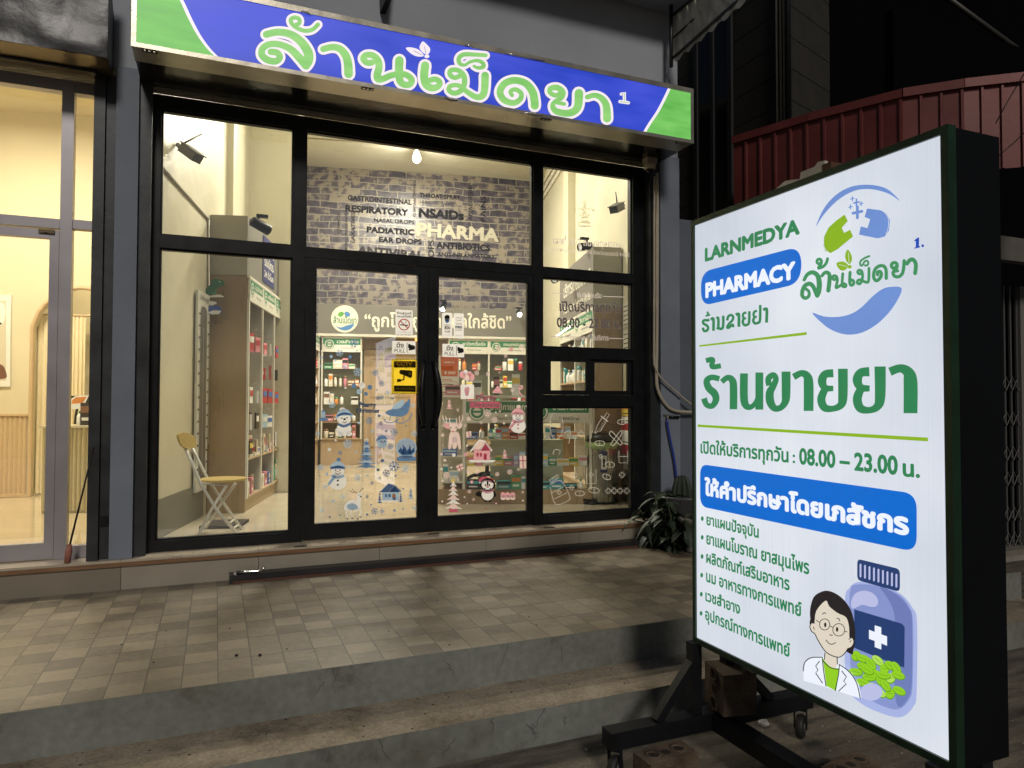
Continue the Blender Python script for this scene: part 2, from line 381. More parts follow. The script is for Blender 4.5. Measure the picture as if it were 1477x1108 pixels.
b.mats.append(RISER); b.bevel(.004, 1); worn(b, 3.217, 0, .0025); struct('terrace', b)
CRK = mat('crack_dark', (.03, .028, .022), .9)
for yy, zlo, zhi, xs_ in ((3.2165, -.18, -.004, (.46, .50, 1.02, 1.33, 1.62)), (2.8845, -.34, -.192, (.95, 1.12, 1.28, 1.36, 1.47, .62))):
    for i, x in enumerate(xs_):
        a = Art(Pl((0, yy, 0), (1, 0, 0)), None, .0008); k = random.uniform(.4, .95); z0 = zhi if i % 2 else zhi-.05; pts = [(x+random.uniform(-.008, .008)+.02*j*(i % 3-1)*.4, z0-(z0-zlo)*k*j/7) for j in range(8)]
        a.rib(pts, [.0024, .002, .0018, .0016, .0016, .0012, .001, .0005], CRK); tag(a.build('crack'), f'thin dark crack, {["first", "second", "third", "fourth", "fifth", "sixth"][i]} from left on the {"upper" if yy > 3 else "lower"} step riser', 'crack', 'cracks in the step risers')
# small things lying on the terrace
for i, (px, py) in enumerate([(341, 946.5), (375, 946)]):
    q = onZ(px, py, 0); bm = MB(); bm.use(mat('dropping', (.02, .015, .01), .8)).lathe([(.003, 0), (.008, .002), (.007, .007), (.002, .010)], 9)
    o = part('pebble', bm); o.location = q; tag(o, ['small dark pebble, the left one of two lying on the terrace tiles', 'small dark pebble, the right one of two lying on the terrace tiles'][i], 'pebble', 'pebbles on the terrace')

# ================================================================ PHARMACY SHOPHOUSE (building shell)
shop = thing('shophouse', 'blue grey shophouse of the pharmacy with black glazed front and terrace', 'building', (1.5, 5.2, 0))
b = MB(); b.use(WALLT).box(-.72, 3.70, 5.10, 5.3, 3.30, 6.2); part('facade_wall', b, None, shop)
b = MB(); b.use(WALLT).box(-.75, 3.70, 4.66, 5.098, 4.56, 4.75); part('overhang', b, None, shop)
b = MB(); b.use(WALLB).box(-.60, -.472, 5.06, 5.3, .187, 3.30); part('pillar', b, None, shop)
b = MB(); b.use(WALLB).box(3.503, 3.70, 5.08, 5.3, .0, 3.30); part('pillar', b, None, shop)
b = MB(); b.use(mat('blue_panel', (.105, .12, .155), .6, var=.1, scale=2))
for i in range(12): b.box(3.703+i*.19, 3.703+i*.19+.184, 5.12, 5.2, 0, 2.78)
b.use(DKST).box(3.703, 6.0, 5.16, 5.21, .01, 2.76); part('side_panelling', b, None, shop)
b = MB(); b.use(BLACK).box(-.47, 3.50, 4.80, 5.198, 3.245, 3.42); b.use(SOFM).box(-.468, 3.498, 4.802, 5.196, 3.238, 3.2449); part('shutter_housing', b, None, shop)
for x0, x1 in ((-.470, -.40), (3.412, 3.50)):
    b = MB(); b.use(DKST).box(x0, x1, 5.10, 5.13, .187, 3.237).box(x0, x0+.012, 5.13, 5.20, .187, 3.237).box(x1-.012, x1, 5.13, 5.20, .187, 3.237); part('shutter_track', b, None, shop)
b = MB(); b.use(ALUW).box(-.40, 3.41, 5.13, 5.198, 3.215, 3.232); part('head_trim', b, None, shop)
# plinth and sill
b = MB()
xs = [-3.2, -2.2, -1.35, -.529, .28, 1.09, 1.9, 2.7, 3.50]
for i in range(len(xs)-1):
    b.use(BEIGE2 if xs[i] < -.6 else BEIGE).box(xs[i]+.0015, xs[i+1]-.0015, 5.04, 5.3, 0, .146)
part('plinth', b, None, shop)
b = MB(); b.use(WOODN).box(-3.2, 3.50, 5.022, 5.045, .147, .171); part('sill_nosing', b, None, shop)
b = MB()
for i in range(len(xs)-1): b.use(SILLT).box(xs[i]+.001, xs[i+1]-.001, 5.028, 5.32, .1715, .186)
part('sill', b, None, shop)
# drain grids on the sill
for px, py in ((433, 788), (625, 770), (792, 761)):
    q = onZ(px, py, .187); b = MB(); b.use(DKST).box(q.x-.04, q.x+.04, q.y-.02, q.y+.02, .1862, .190)
    for k in range(4): b.use(ALUW).box(q.x-.034+k*.019, q.x-.026+k*.019, q.y-.015, q.y+.015, .190, .1915)
    part('floor_latch', b, None, shop)
# ---- main window frame (fixed lights)
FY0, FY1 = 5.2, 5.285
b = MB(); b.use(BLACK)
def bar(x0, x1, z0, z1, y0=FY0, y1=FY1): b.box(x0, x1, y0, y1, z0, z1)
bar(-.43, -.352, .187, 3.215); bar(3.304, 3.412, .187, 3.215)
bar(.495, .577, .187, 3.215); bar(2.366, 2.45, .187, 3.215)
for x0, x1 in ((-.352, .495), (.577, 2.366), (2.45, 3.304)): bar(x0, x1, 3.121, 3.215)
bar(-.352, .495, 2.192, 2.278); bar(-.352, .495, .187, .258)
bar(.577, 2.366, 2.205, 2.272)
bar(2.45, 3.304, 2.195, 2.272); bar(2.45, 3.304, 1.535, 1.622); bar(2.45, 3.304, 1.135, 1.235); bar(2.45, 3.304, .187, .258)
PANES = [('A', -.352, .495, 2.278, 3.121), ('B', .577, 2.366, 2.272, 3.121), ('C', 2.45, 3.304, 2.272, 3.121), ('D', -.352, .495, .258, 2.192), ('E', 2.45, 3.304, 1.622, 2.195), ('F', 2.45, 3.304, .258, 1.135)]
for n, x0, x1, z0, z1 in PANES:
    for q in ((x0, x0+.012, z0, z1), (x1-.012, x1, z0, z1), (x0+.012, x1-.012, z0, z0+.012), (x0+.012, x1-.012, z1-.012, z1)): b.box(q[0], q[1], 5.222, 5.262, q[2], q[3])
fr = part('window_frame', b, None, shop)
for n, x0, x1, z0, z1 in PANES:
    b = MB(); b.use(GLASS).quad((x0, 5.242, z0), (x1, 5.242, z0), (x1, 5.242, z1), (x0, 5.242, z1)); part('pane', b, None, fr)
# small sliding vent window
b = MB(); b.use(BLACK)
for x0, x1, y in ((2.452, 2.89, 5.205), (2.87, 3.302, 5.225)):
    b.box(x0, x0+.072, y, y+.02, 1.236, 1.534).box(x1-.042, x1, y, y+.02, 1.236, 1.534)
    b.box(x0+.072, x1-.042, y, y+.02, 1.236, 1.272).box(x0+.072, x1-.042, y, y+.02, 1.508, 1.534)
vw = part('vent_window', b, None, shop)
b = MB(); b.use(GLASS).quad((2.52, 5.213, 1.27), (2.85, 5.213, 1.27), (2.85, 5.213, 1.51), (2.52, 5.213, 1.51)); part('pane', b, None, vw)
b = MB(); b.use(GLASS).quad((2.94, 5.237, 1.27), (3.262, 5.237, 1.27), (3.262, 5.237, 1.51), (2.94, 5.237, 1.51)); part('pane', b, None, vw)
# ---- double doors
DOORS = []
for k, (x0, x1, g0, g1) in enumerate(((.580, 1.488, .652, 1.421), (1.491, 2.364, 1.565, 2.325))):
    b = MB(); b.use(BLACK); y0, y1 = 5.205, 5.25
    b.box(x0, g0, y0, y1, .192, 2.202).box(g1, x1, y0, y1, .192, 2.202).box(g0, g1, y0, y1, .192, .305).box(g0, g1, y0, y1, 2.135, 2.202)
    for q in ((g0, g0+.01, .305, 2.135), (g1-.01, g1, .305, 2.135)): b.box(q[0], q[1], y0+.01, y1-.005, q[2], q[3])
    d = part('entrance_door', b, None, shop, ['left leaf of the double door with blue winter stickers', 'right leaf of the double door with pink winter stickers'][k]); DOORS.append(d)
    b = MB(); b.use(GLASSD).quad((g0, 5.228, .305), (g1, 5.228, .305), (g1, 5.228, 2.135), (g0, 5.228, 2.135)); part('glass', b, None, d)
    # handle
    hx = 1.452 if k == 0 else 1.528; s = -1 if k == 0 else 1
    pts = []
    for i in range(13):
        t = i/12; z = .98+t*.50; pts.append((hx + s*.030*math.sin(math.pi*t), 5.20-.055*math.sin(math.pi*t)**.5, z))
    b = MB(); b.use(BLACK).tube(pts, [.016+.010*math.sin(math.pi*i/12) for i in range(13)], 10); b.use(ALUW).box(hx-.006, hx+.006, 5.196, 5.205, .965, .985); part('handle', b, None, d)
q = onY(639, 614, 5.2); b = MB(); b.use(ALUW).lathe([(.011, 0), (.012, .004), (.006, .006)], 14, Matrix.Translation((1.53, 5.204, q.z)) @ Matrix.Rotation(R(90), 4, 'X')); part('keyhole', b, None, DOORS[1])

# ================================================================ NEIGHBOUR ON THE LEFT
nb = thing('shophouse', 'neighbouring shop with grey aluminium glazing and warm cream interior, far left', 'building', (-1.5, 5.2, 0))
b = MB(); b.use(ALU)
for x0, x1, z0, z1 in ((-.848, -.72, .187, 3.215), (-3.2, -.917, 3.14, 3.215), (-.848+.0, -.72, 0, 0)):
    if z1 > z0 and x0 != -.848: b.box(x0, x1, 5.2, 5.27, z0, z1)
b.box(-.917, -.850, 5.195, 5.275, .187, 3.215)                        # mullion beside the door
b.box(-.848, -.72, 5.2, 5.27, 3.14, 3.215).box(-.848, -.72, 5.2, 5.27, 2.27, 2.327).box(-.848, -.72, 5.2, 5.27, .187, .262)
b.box(-3.2, -.919, 5.2, 5.27, 2.262, 2.322)
nf = part('window_frame', b, None, nb)
for x0, x1, z0, z1 in ((-.848, -.72, 2.327, 3.14), (-.848, -.72, .262, 2.27), (-3.2, -.917, 2.322, 3.14)):
    bq = MB(); bq.use(GLASS).quad((x0, 5.235, z0), (x1, 5.235, z0), (x1, 5.235, z1), (x0, 5.235, z1)); part('pane', bq, None, nf)
b = MB(); b.use(ALU).box(-.972, -.921, 5.205, 5.255, .192, 2.25).box(-1.95, -1.90, 5.205, 5.255, .192, 2.25).box(-1.90, -.972, 5.205, 5.255, 2.196, 2.25).box(-1.90, -.972, 5.205, 5.255, .192, .292)
nd = part('glass_door', b, None, nb, 'grey aluminium glass door')
b = MB(); b.use(GLASS).quad((-1.90, 5.228, .292), (-.972, 5.228, .292), (-.972, 5.228, 2.196), (-1.90, 5.228, 2.196)); part('glass', b, None, nd)
b = MB(); b.use(mat('worn_brass', (.12, .09, .05), .4, .6)).box(-1.03, -.945, 5.19, 5.205, 2.225, 2.248).box(-1.0, -.98, 5.185, 5.19, 2.228, 2.245); part('top_pivot', b, None, nd)
for x0, x1, y0 in ((-.722, -.66, 5.06), (-.658, -.603, 5.09)):
    b = MB(); b.use(DKST).box(x0, x1, y0, 5.3, .187, 3.24); part('shutter_track', b, None, nb)
b = MB(); b.use(BLACK).box(-.655, -.61, 5.068, 5.088, .40, .46).box(-.64, -.62, 5.06, 5.068, .415, .445); part('track_lock', b, None, nb)
b = MB(); b.use(WALLT).box(-3.2, -.722, 5.10, 5.3, 3.30, 6.2); part('facade_wall', b, None, nb)
# crumpled dark metal shutter box over the left shop
import mathutils.noise as mn
aw = thing('shutter_box', 'dark crumpled sheet metal shutter box above the left shop window', 'shutter box', (-1.5, 4.95, 3.23))
AWM = mat('dark_zinc_sheet', (.045, .045, .048), .36, .7, var=.25, scale=5, bump=.25, bscale=16)
b = MB(); b.use(AWM); nx, nz = 70, 22; gv = {}
for i in range(nx+1):
    for j in range(nz+1):
        x = -2.9+2.28*i/nx; z = 3.228+.60*j/nz
        e = min(1, j/2)*.6+.4
        if i == nx: e = .15
        d = mn.noise(Vector((x*2.6, z*3.5, 3)))*.022+mn.noise(Vector((x*9, z*9, 1)))*.006
        dz = mn.noise(Vector((x*11, 5, 1)))*.007 if j == 0 else 0
        gv[i, j] = b.bm.verts.new((x, 4.80+d*e, z+dz))
for i in range(nx):
    for j in range(nz):
        f = b._f([gv[i, j], gv[i+1, j], gv[i+1, j+1], gv[i, j+1]]); f.smooth = True
part('front_sheet', b, None, aw)
b = MB(); b.use(mat('warm_lit_underside', (.16, .125, .08), .3, .7, var=.2, scale=4)).box(-2.9, -.625, 4.815, 5.19, 3.232, 3.237); part('bottom_sheet', b, None, aw)  # yellow window light on the underside is put into this tan colour
b = MB(); b.use(DKST).prism([(4.82, 3.235), (5.095, 3.235), (5.095, 3.60), (4.82, 3.80)], -.63, -.622, Matrix(((0, 0, 1, 0), (1, 0, 0, 0), (0, 1, 0, 0), (0, 0, 0, 1)))); part('side_sheet', b, None, aw)
b = MB(); b.use(DKST).tube([(-2.9, 5.02, 3.225), (-.72, 5.02, 3.225)], .010, 8).box(-.74, -.70, 5.0, 5.04, 3.205, 3.245); part('rod', b, None, aw)

# ================================================================ THINGS ON THE TERRACE
a0 = onZ(333, 836, 0)
rl = thing('shutter_rail', 'long dark metal shutter rail lying along the foot of the plinth', 'metal rail', (1.9, 4.98, 0))
RAILM = mat('dark_rail_metal', (.022, .02, .022), .45, .2, var=.3, scale=5)
b = MB(); b.use(RAILM).box(a0.x, 3.22, 4.935, 4.945, .0, .050).box(a0.x, 3.22, 4.945, 5.03, .045, .052).box(a0.x, 3.22, 4.93, 4.935, .002, .012); part('channel', b, None, rl)
b = MB(); b.use(mat('reddish_rubber', (.09, .035, .02), .6)).box(a0.x+.01, 3.21, 4.925, 4.930, .001, .016); part('rubber_seal', b, None, rl)
b = MB(); b.use(mat('chrome', (.6, .6, .6), .15, 1.)).tube([(a0.x+.03, 4.96, .063), (a0.x+.09, 4.96, .066), (a0.x+.16, 4.955, .062), (a0.x+.19, 4.95, .072), (a0.x+.205, 4.945, .09)], [.012, .012, .010, .007, .005], 10).box(a0.x+.015, a0.x+.03, 4.945, 4.975, .052, .07); part('handle', b, None, rl)
b = MB(); b.use(DKST).box(a0.x-.012, a0.x, 4.925, 5.03, .0, .055); part('end_cap', b, None, rl)
# broom leaning on the left track
br = thing('broom', 'thin dark stick with dusty red foot leaning against the left shutter track', 'stick', (-.86, 5.0, .187))
p0 = onY(97, 805, 5.06); p1 = onY(101, 785, 5.07); p2 = onY(135, 645, 5.055)
b = MB(); b.use(mat('dark_cane', (.02, .012, .010), .5)).tube([p1, (p1+p2)/2, p2], [.006, .0055, .004], 8); part('handle', b, None, br)
b = MB(); b.use(mat('faded_red_rag', (.30, .12, .09), .85, var=.3, scale=30)).tube([Vector((p0.x, 5.06, .188)), (p0+p1)/2, p1], [.018, .020, .010], 9); part('cap', b, None, br)

# ---- CCTV dome, conduit, hose, tap on the right pillar
PVC = mat('cream_pvc', (.40, .36, .29), .5, var=.08, scale=8)
cc = thing('junction_box', 'cream junction box with dark camera dome at the top of the right pillar', 'junction box', tuple(onY(938, 236, 5.02)))
q = onY(938, 234, 5.03); b = MB(); b.use(PVC).box(q.x-.045, q.x+.05, 5.0, 5.079, q.z-.015, q.z+.05).bevel(.006); part('cover', b, None, cc)
b = MB(); b.use(PVC).lathe([(.03, -.05), (.047, -.045), (.05, -.01), (.05, 0.)], 20, Matrix.Translation((q.x-.005, 5.03, q.z-.016))); part('collar', b, None, cc)
b = MB(); b.use(BLACK).lathe([(.004, -.075), (.025, -.07), (.034, -.052), (.036, -.046)], 18, Matrix.Translation((q.x-.005, 5.03, q.z-.02))); part('dome', b, None, cc)
b = MB(); b.use(PVC).box(-.05, .015, -.01, .01, -.004, .004, Matrix.Translation((q.x-.05, 5.0, q.z+.045)) @ Matrix.Rotation(R(35), 4, 'Y')); part('flap', b, None, cc)
def pth(L, y): return [onY(px, py, y) for px, py in L]
b = MB(); b.use(PVC).tube(smooth([tuple(v) for v in pth([(948, 250), (948.5, 330), (948, 420), (947.5, 500), (947, 545), (950, 565), (960, 583), (975, 593), (1010, 594), (1060, 590)], 5.06)], 4), .0135, 10)
tag(part('conduit', b), 'cream plastic conduit running down the right pillar and bending right', 'conduit')
b = MB(); b.use(PVC).tube(smooth([tuple(v) for v in pth([(944, 255), (944, 400), (943.5, 510), (946, 532), (956, 548), (975, 565), (1000, 585), (1030, 600)], 5.045)], 4), .0085, 8)
tag(part('cable', b), 'thinner pale cable beside the conduit sagging behind the lit signboard', 'cable')
tp = thing('water_tap', 'small dark wall tap on the blue panelling with a blue hose', 'tap', tuple(onY(962, 600, 5.09)))
q = onY(962, 600, 5.06); b = MB(); b.use(ALUW).tube([(q.x, 5.12, q.z), (q.x, 5.05, q.z), (q.x, 5.04, q.z-.02)], .008, 8).box(q.x-.03, q.x+.03, 5.055, 5.065, q.z+.01, q.z+.016); part('spout', b, None, tp)
b = MB(); b.use(BLACK).tube([(q.x+.03, 5.07, q.z-.01), (q.x+.13, 5.07, q.z-.012)], .012, 8); part('valve', b, None, tp)
b = MB(); b.use(mat('blue_hose', (.02, .05, .32), .35)).tube(smooth([tuple(v) for v in pth([(962, 606), (965, 625), (972, 660), (976, 690), (978, 715)], 5.05)], 4), .009, 8)
tag(part('hose', b), 'blue garden hose hanging from the wall tap into the plants', 'hose')
# wall bracket above the sign
q = onY(556, 10, 5.0); b = MB(); b.use(BLACK).prism([(-.02, .0), (.02, .0), (.045, .3), (-.03, .3)], 4.9, 5.098, Matrix(((1, 0, 0, q.x), (0, 0, 1, 0), (0, 1, 0, q.z), (0, 0, 0, 1)))); tag(part('wall_bracket', b), 'black metal bracket on the upper wall above the blue shop sign', 'bracket')

# ---- plants
LEAF = mat('dark_leaf', (.010, .021, .009), .55, var=.45, scale=25)
LEAF2 = mat('leaf_second_tone', (.016, .032, .012), .55, var=.35, scale=25)
def leaf(b, base, d, L, w, droop, m):
    b.use(m); d = Vector(d).normalized(); side = d.cross(Vector((0, 0, 1))).normalized(); n = 5; L0 = []; L1 = []; Cn = []
    for i in range(n+1):
        t = i/n; c = Vector(base)+d*L*t+Vector((0, 0, -droop*L*t*t)); ww = w*math.sin(math.pi*min(.97, t*.93+.04))**.8
        Cn.append(b.bm.verts.new(c+Vector((0, 0, -.12*w)))); L0.append(b.bm.verts.new(c+side*ww*.5)); L1.append(b.bm.verts.new(c-side*ww*.5))
    for i in range(n):
        for A, B in ((L0, Cn), (Cn, L1)):
            f = b._f([A[i], A[i+1], B[i+1], B[i]])
            if f: f.smooth = True
pl = thing('leafy_plant', 'dark broad leaved plant spilling over the terrace beside the right pillar', 'plant', (3.32, 4.80, 0))
b = MB(); bs = MB(); bs.use(mat('plant_stem', (.05, .06, .025), .6))
for s in range(17):
    bx = 3.42+random.uniform(-.14, .17); by = 4.80+random.uniform(-.16, .16); h = random.uniform(.12, .50); an = random.uniform(0, 6.28); lx, ly = .13*math.cos(an), .12*math.sin(an)-.03
    top = Vector((bx+lx, by+ly, h)); bs.tube([(bx, by, 0), (bx+lx*.4, by+ly*.4, h*.6), top], [.006, .005, .003], 6)
    for k in range(10):
        t = .15+.85*k/9; base = Vector((bx+lx*t, by+ly*t, h*t)); a = k*2.4+s; el = random.uniform(-.2, .7)
        leaf(b, base, (math.cos(a), math.sin(a), el), random.uniform(.10, .19), random.uniform(.045, .07), random.uniform(.4, 1.1), random.choice((LEAF, LEAF, LEAF2)))
part('foliage', b, None, pl); part('stem', bs, None, pl)
pc = onY(985, 728, 4.85)
pt = thing('plant_pot', 'wide grey glazed bowl pot with a cactus, half hidden by the signboard', 'pot', (pc.x, 4.85, .25))
b = MB(); b.use(mat('grey_glaze', (.06, .06, .065), .4, var=.2, scale=9)).lathe([(.08, -.25), (.09, -.22), (.12, -.10), (.18, .02), (.215, .10), (.225, .135), (.235, .15), (.225, .158), (.205, .15), (.19, .13), (.01, .12)], 32, Matrix.Translation((pc.x, 4.85, .26))); part('bowl', b, None, pt)
b = MB(); b.use(mat('cactus_green', (.02, .03, .02), .6, var=.3, scale=40))
T = Matrix.Translation((pc.x-.01, 4.85, .385)); n = 36; rg = []
for j in range(9):
    ph = math.pi*.5*j/8; z = .19*math.sin(ph); r = .075*math.cos(ph)**.7 if j < 8 else .004
    rg.append([b.bm.verts.new(T @ Vector(((r*(1+.14*math.cos(12*2*math.pi*k/n)))*math.cos(2*math.pi*k/n), (r*(1+.14*math.cos(12*2*math.pi*k/n)))*math.sin(2*math.pi*k/n), z))) for k in range(n)])
for j in range(8):
    for k in range(n): b._f([rg[j][k], rg[j][(k+1) % n], rg[j+1][(k+1) % n], rg[j+1][k]])
part('cactus', b, None, pt)
b = MB()
for k in range(16): leaf(b, (pc.x-.12, 4.84, .39), (math.cos(k*2.4), math.sin(k*2.4), .5+.5*random.random()), .12, .025, .3, random.choice((LEAF, LEAF2)))
part('small_leaves', b, None, pt)
q = onY(1000, 800, 4.6); b = MB(); b.use(mat('old_stone', (.13, .125, .11), .8, var=.3, scale=12)).lathe([(.07, 0), (.08, .02), (.06, .06), (.055, .14), (.075, .2), (.13, .24), (.14, .27), (.12, .275), (.10, .25), (.01, .24)], 22, Matrix.Translation((q.x+.02, 4.6, 0)))
tag(part('stone_pot', b), 'small grey stone pot on the terrace in front of the leafy plant', 'pot')

# ================================================================ DARK HOUSE AND AWNINGS ON THE RIGHT
HX = 5.3
hs = thing('house', 'dark timber house behind the red metal awning', 'house', (HX, 5.4, 0))
DW = mat('shaded_weatherboard', (.026, .023, .018), .8, var=.15, scale=5)  # boards coloured darker to carry the shade the house stands in
DV = mat('shade_backdrop', (.004, .004, .005), .9); DV.node_tree.nodes['Principled BSDF'].inputs['Specular IOR Level'].default_value = 0  # near-black without sheen, stands in for unlit depth
YC = 5.43; W0_, W1_ = onX(1058, 200, HX).y, onX(1003, 200, HX).y
b = MB(); b.use(DW)
z = 1.0
while z < 8.6:
    if z < 3.15 or z > 5.3: b.box(HX, HX+.12, YC+.03, 8.6, z, z+.315)
    else: b.box(HX, HX+.12, YC+.03, W0_, z, z+.315).box(HX, HX+.12, W1_, 8.6, z, z+.315)
    z += .323
Tr = Matrix.Translation((HX+.02, YC, 0)) @ Matrix.Rotation(math.atan2(.33, 1), 4, 'Z'); z = 1.0
while z < 8.6: b.box(.0, .85, 0, .1, z, z+.315, Tr); z += .323
part('wall', b, None, hs)
b2 = MB(); b2.use(DV).box(HX+.05, HX+.10, YC+.04, 8.58, 1.0, 8.6).box(.85, 16, .75, .8, GR, 16, Tr).box(.85, .88, .0, .75, GR, 9, Tr); part('shade_backdrop', b2, None, hs)  # added black sheets; the tall one blacks out the sky behind
b = MB(); b.use(mat('dark_window_trim', (.014, .014, .016), .6)).box(HX-.03, HX, W0_, W0_+.07, 3.2, 5.6).box(HX-.03, HX, W1_-.07, W1_, 3.2, 5.6).box(HX-.03, HX, (W0_+W1_)/2-.03, (W0_+W1_)/2+.03, 3.2, 5.6).box(HX-.04, HX, W0_-.05, W1_+.05, 3.12, 3.2)
wf = part('window', b, None, hs)
b = MB(); b.use(mat('dark_pane', (.006, .007, .009), .15)).quad((HX-.01, W0_, 3.2), (HX-.01, W1_, 3.2), (HX-.01, W1_, 5.6), (HX-.01, W0_, 5.6)); part('pane', b, None, wf)
for i, px in enumerate((1121, 1126.5, 1131.5)):
    q = onX(px, 150, HX-.03); b = MB(); b.use(PVC).tube([(HX-.03, q.y, 3.3), (HX-.03, q.y, 8.6)], .011, 8); part('conduit', b, None, hs)
b = MB(); b.use(BLACK).tube([(HX-.04, YC-.02, 3.2), (HX-.04, YC-.02, 8.6)], .030, 8); part('drainpipe', b, None, hs)
b = MB(); b.use(mat('grey_pipe', (.05, .046, .04), .5)).tube([onY(1350, -15, 6.4), onY(1500, 95, 6.4)], .035, 8); part('rafter', b, None, hs)
b = MB(); b.use(mat('grey_beam', (.12, .11, .10), .7, var=.1)); q = onX(1460, 342, HX+1.4); b.box(HX+.5, 14, q.y, q.y+.1, onY(1460, 376, q.y).z, q.z); part('beam', b, None, hs)
# red metal awning
RED = mat('red_painted_sheet', (.13, .028, .026), .45, .2, var=.16, scale=3, bump=.1, bscale=12)
ra = thing('awning', 'red ribbed metal awning on the dark house, above the signboard', 'awning', (4.3, 4.5, 3.2))
zt = 3.62; TT_ = [onZ(px, py, zt) for px, py in ((1058, 200), (1166, 167), (1302, 132), (1390, 118.5), (1477, 109))]; T2 = TT_[-1]; TT_.append(T2+(T2-TT_[-2])*2.5)
def lerp(a, b_, t): return a+(b_-a)*t
zb = 2.98; rr_ = ray(1477, 241); q = CAM+rr_*(T2.xy-CAM.xy).length/rr_.xy.length; zb = q.z
PP = TT_; b = MB(); b.use(RED); tot = 0
for i in range(5):
    A, B = PP[i], PP[i+1]; d = (B-A); L = d.xy.length; d2 = Vector((d.x, d.y, 0)).normalized(); nrm = Vector((-d2.y, d2.x, 0))
    if nrm.dot(CAM-A) < 0: nrm = -nrm
    n = max(1, round(L/.155)); st = L/n; prof = []
    for k in range(n):
        prof += [(k*st, 0), (k*st+st*.80, 0), (k*st+st*.84, .018), (k*st+st*.96, .018)]
    prof.append((L, 0))
    for j in range(len(prof)-1):
        p = A+d2*prof[j][0]+nrm*prof[j][1]; r2 = A+d2*prof[j+1][0]+nrm*prof[j+1][1]
        b.quad((p.x, p.y, zb), (r2.x, r2.y, zb), (r2.x, r2.y, zt-.04), (p.x, p.y, zt-.04))
bc = MB(); bc.use(RED)
part('ribbed_sheet', b, None, ra)
for i in range(5):
    A, B = PP[i], PP[i+1]; d2 = (B-A).normalized(); nrm = Vector((-d2.y, d2.x, 0))
    if nrm.dot(CAM-A) < 0: nrm = -nrm
    e = .001*i
    P = [A+nrm*(.03+e), B+nrm*(.03+e), B-nrm*.06, A-nrm*.06]
    bc.prism([(v.x, v.y) for v in P], zt-.055+e, zt+.012+e)
part('top_flashing', bc, None, ra)
# pitched part behind the flashing
b = MB(); b.use(DV)
for i in range(5):
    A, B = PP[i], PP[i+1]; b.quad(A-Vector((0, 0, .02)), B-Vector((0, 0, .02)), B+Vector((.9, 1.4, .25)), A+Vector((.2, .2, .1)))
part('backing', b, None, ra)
# zinc awning top right of the wall
za = thing('zinc_awning', 'old pale corrugated zinc awning on a dark steel frame, top centre', 'awning', (3.8, 4.7, 4.2))
ZN = mat('weathered_zinc', (.60, .57, .50), .6, .0, var=.3, scale=7)
A0 = onY(970, 92, 5.0); B0 = onY(1078, 0, 4.1); d = B0-A0; A1 = onY(970, 25, 5.0); B1 = onY(1040, -30, 4.25)
b = MB(); b.use(ZN); n = 46; ext = 1.6
for i in range(n):
    def col(t):
        lo = A0+(B0-A0)*t*ext; hi = A1+(B1-A1)*t*ext; w = .016*math.sin(t*ext*38)
        nz_ = Vector((.5, .85, 0)).normalized()
        return lo+nz_*w+Vector((0, 0, .016*math.sin(t*ext*38+1)+.014*mn.noise(Vector((t*30, 0, 0))))), hi+nz_*w
    l0, h0 = col(i/n); l1, h1 = col((i+1)/n)
    b.quad(l0, l1, h1, h0)
part('corrugated_sheet', b, None, za)
b = MB(); b.use(DKST)
def stick(b, p, q, r=.014): b.tube([p, q], r, 6)
off = Vector((-.02, -.03, 0))
stick(b, A0+off+Vector((0, 0, .03)), A0+(B0-A0)*ext+off+Vector((0, 0, .05)), .012); stick(b, A1+off, A1+(B1-A1)*ext+off, .012)
stick(b, lerp(A0, A1, .5)+off, lerp(A0, A1, .5)+(B0-A0)*ext+off, .008)
stick(b, A0+off-Vector((.015, 0, .05)), A1+off+Vector((-.015, 0, .1)), .016)
part('steel_frame', b, None, za)
# folding gate, kerb and far street on the right
k0 = onZ(1440, 812, GR)
b = MB(); b.use(mat('kerb_cement', (.17, .155, .13), .8, var=.2, scale=6)).box(k0.x-.9, 14, k0.y, k0.y+2, GR-.01, GR+.10).bevel(.01); struct('kerb', b)
b = MB(); b.use(mat('pale_cement_band', (.25, .23, .2), .8, var=.2, scale=6)).box(k0.x-.9, 14, k0.y-.01, k0.y, GR-.02, GR+.05); struct('kerb_face', b)
fg = thing('folding_gate', 'closed grey steel lattice folding gate behind the signboard, far right', 'gate', (8, k0.y+.15, GR+.1))
gy = k0.y+.14; zt2 = onY(1460, 470, gy).z; GM = mat('grey_gate_steel', (.12, .12, .12), .5, .4)
b = MB(); b.use(GM); gx = k0.x-.5; nb_ = 0
while gx < 9.6: b.box(gx, gx+.022, gy, gy+.02, GR+.12, zt2+.4); gx += .095
part('upright_bars', b, None, fg)
for zz in (.05, .30, .65, .9, 1.25, 1.6):
    b = MB(); b.use(GM); gx = k0.x-.5+.011
    while gx < 9.5:
        for s in (-1, 1): b.tube([(gx, gy-.006, GR+zz+.12 - s*.07), (gx+.095, gy-.006, GR+zz+.12+s*.07)], .005, 5, False)
        gx += .095
    part('lattice', b, None, fg)
b = MB(); b.use(DV).box(k0.x-.9, 13, gy+.2, gy+.3, GR, 5); part('gate_shade_sheet', b, None, fg)  # black sheet painting in the darkness behind the gate bars
q = onY(1477, 600, gy-.02); b = MB(); b.use(mat('grey_post', (.16, .15, .14), .7)).box(q.x-.045, q.x+.2, gy-.03, gy+.03, GR+.1, zt2+.4); part('post', b, None, fg)
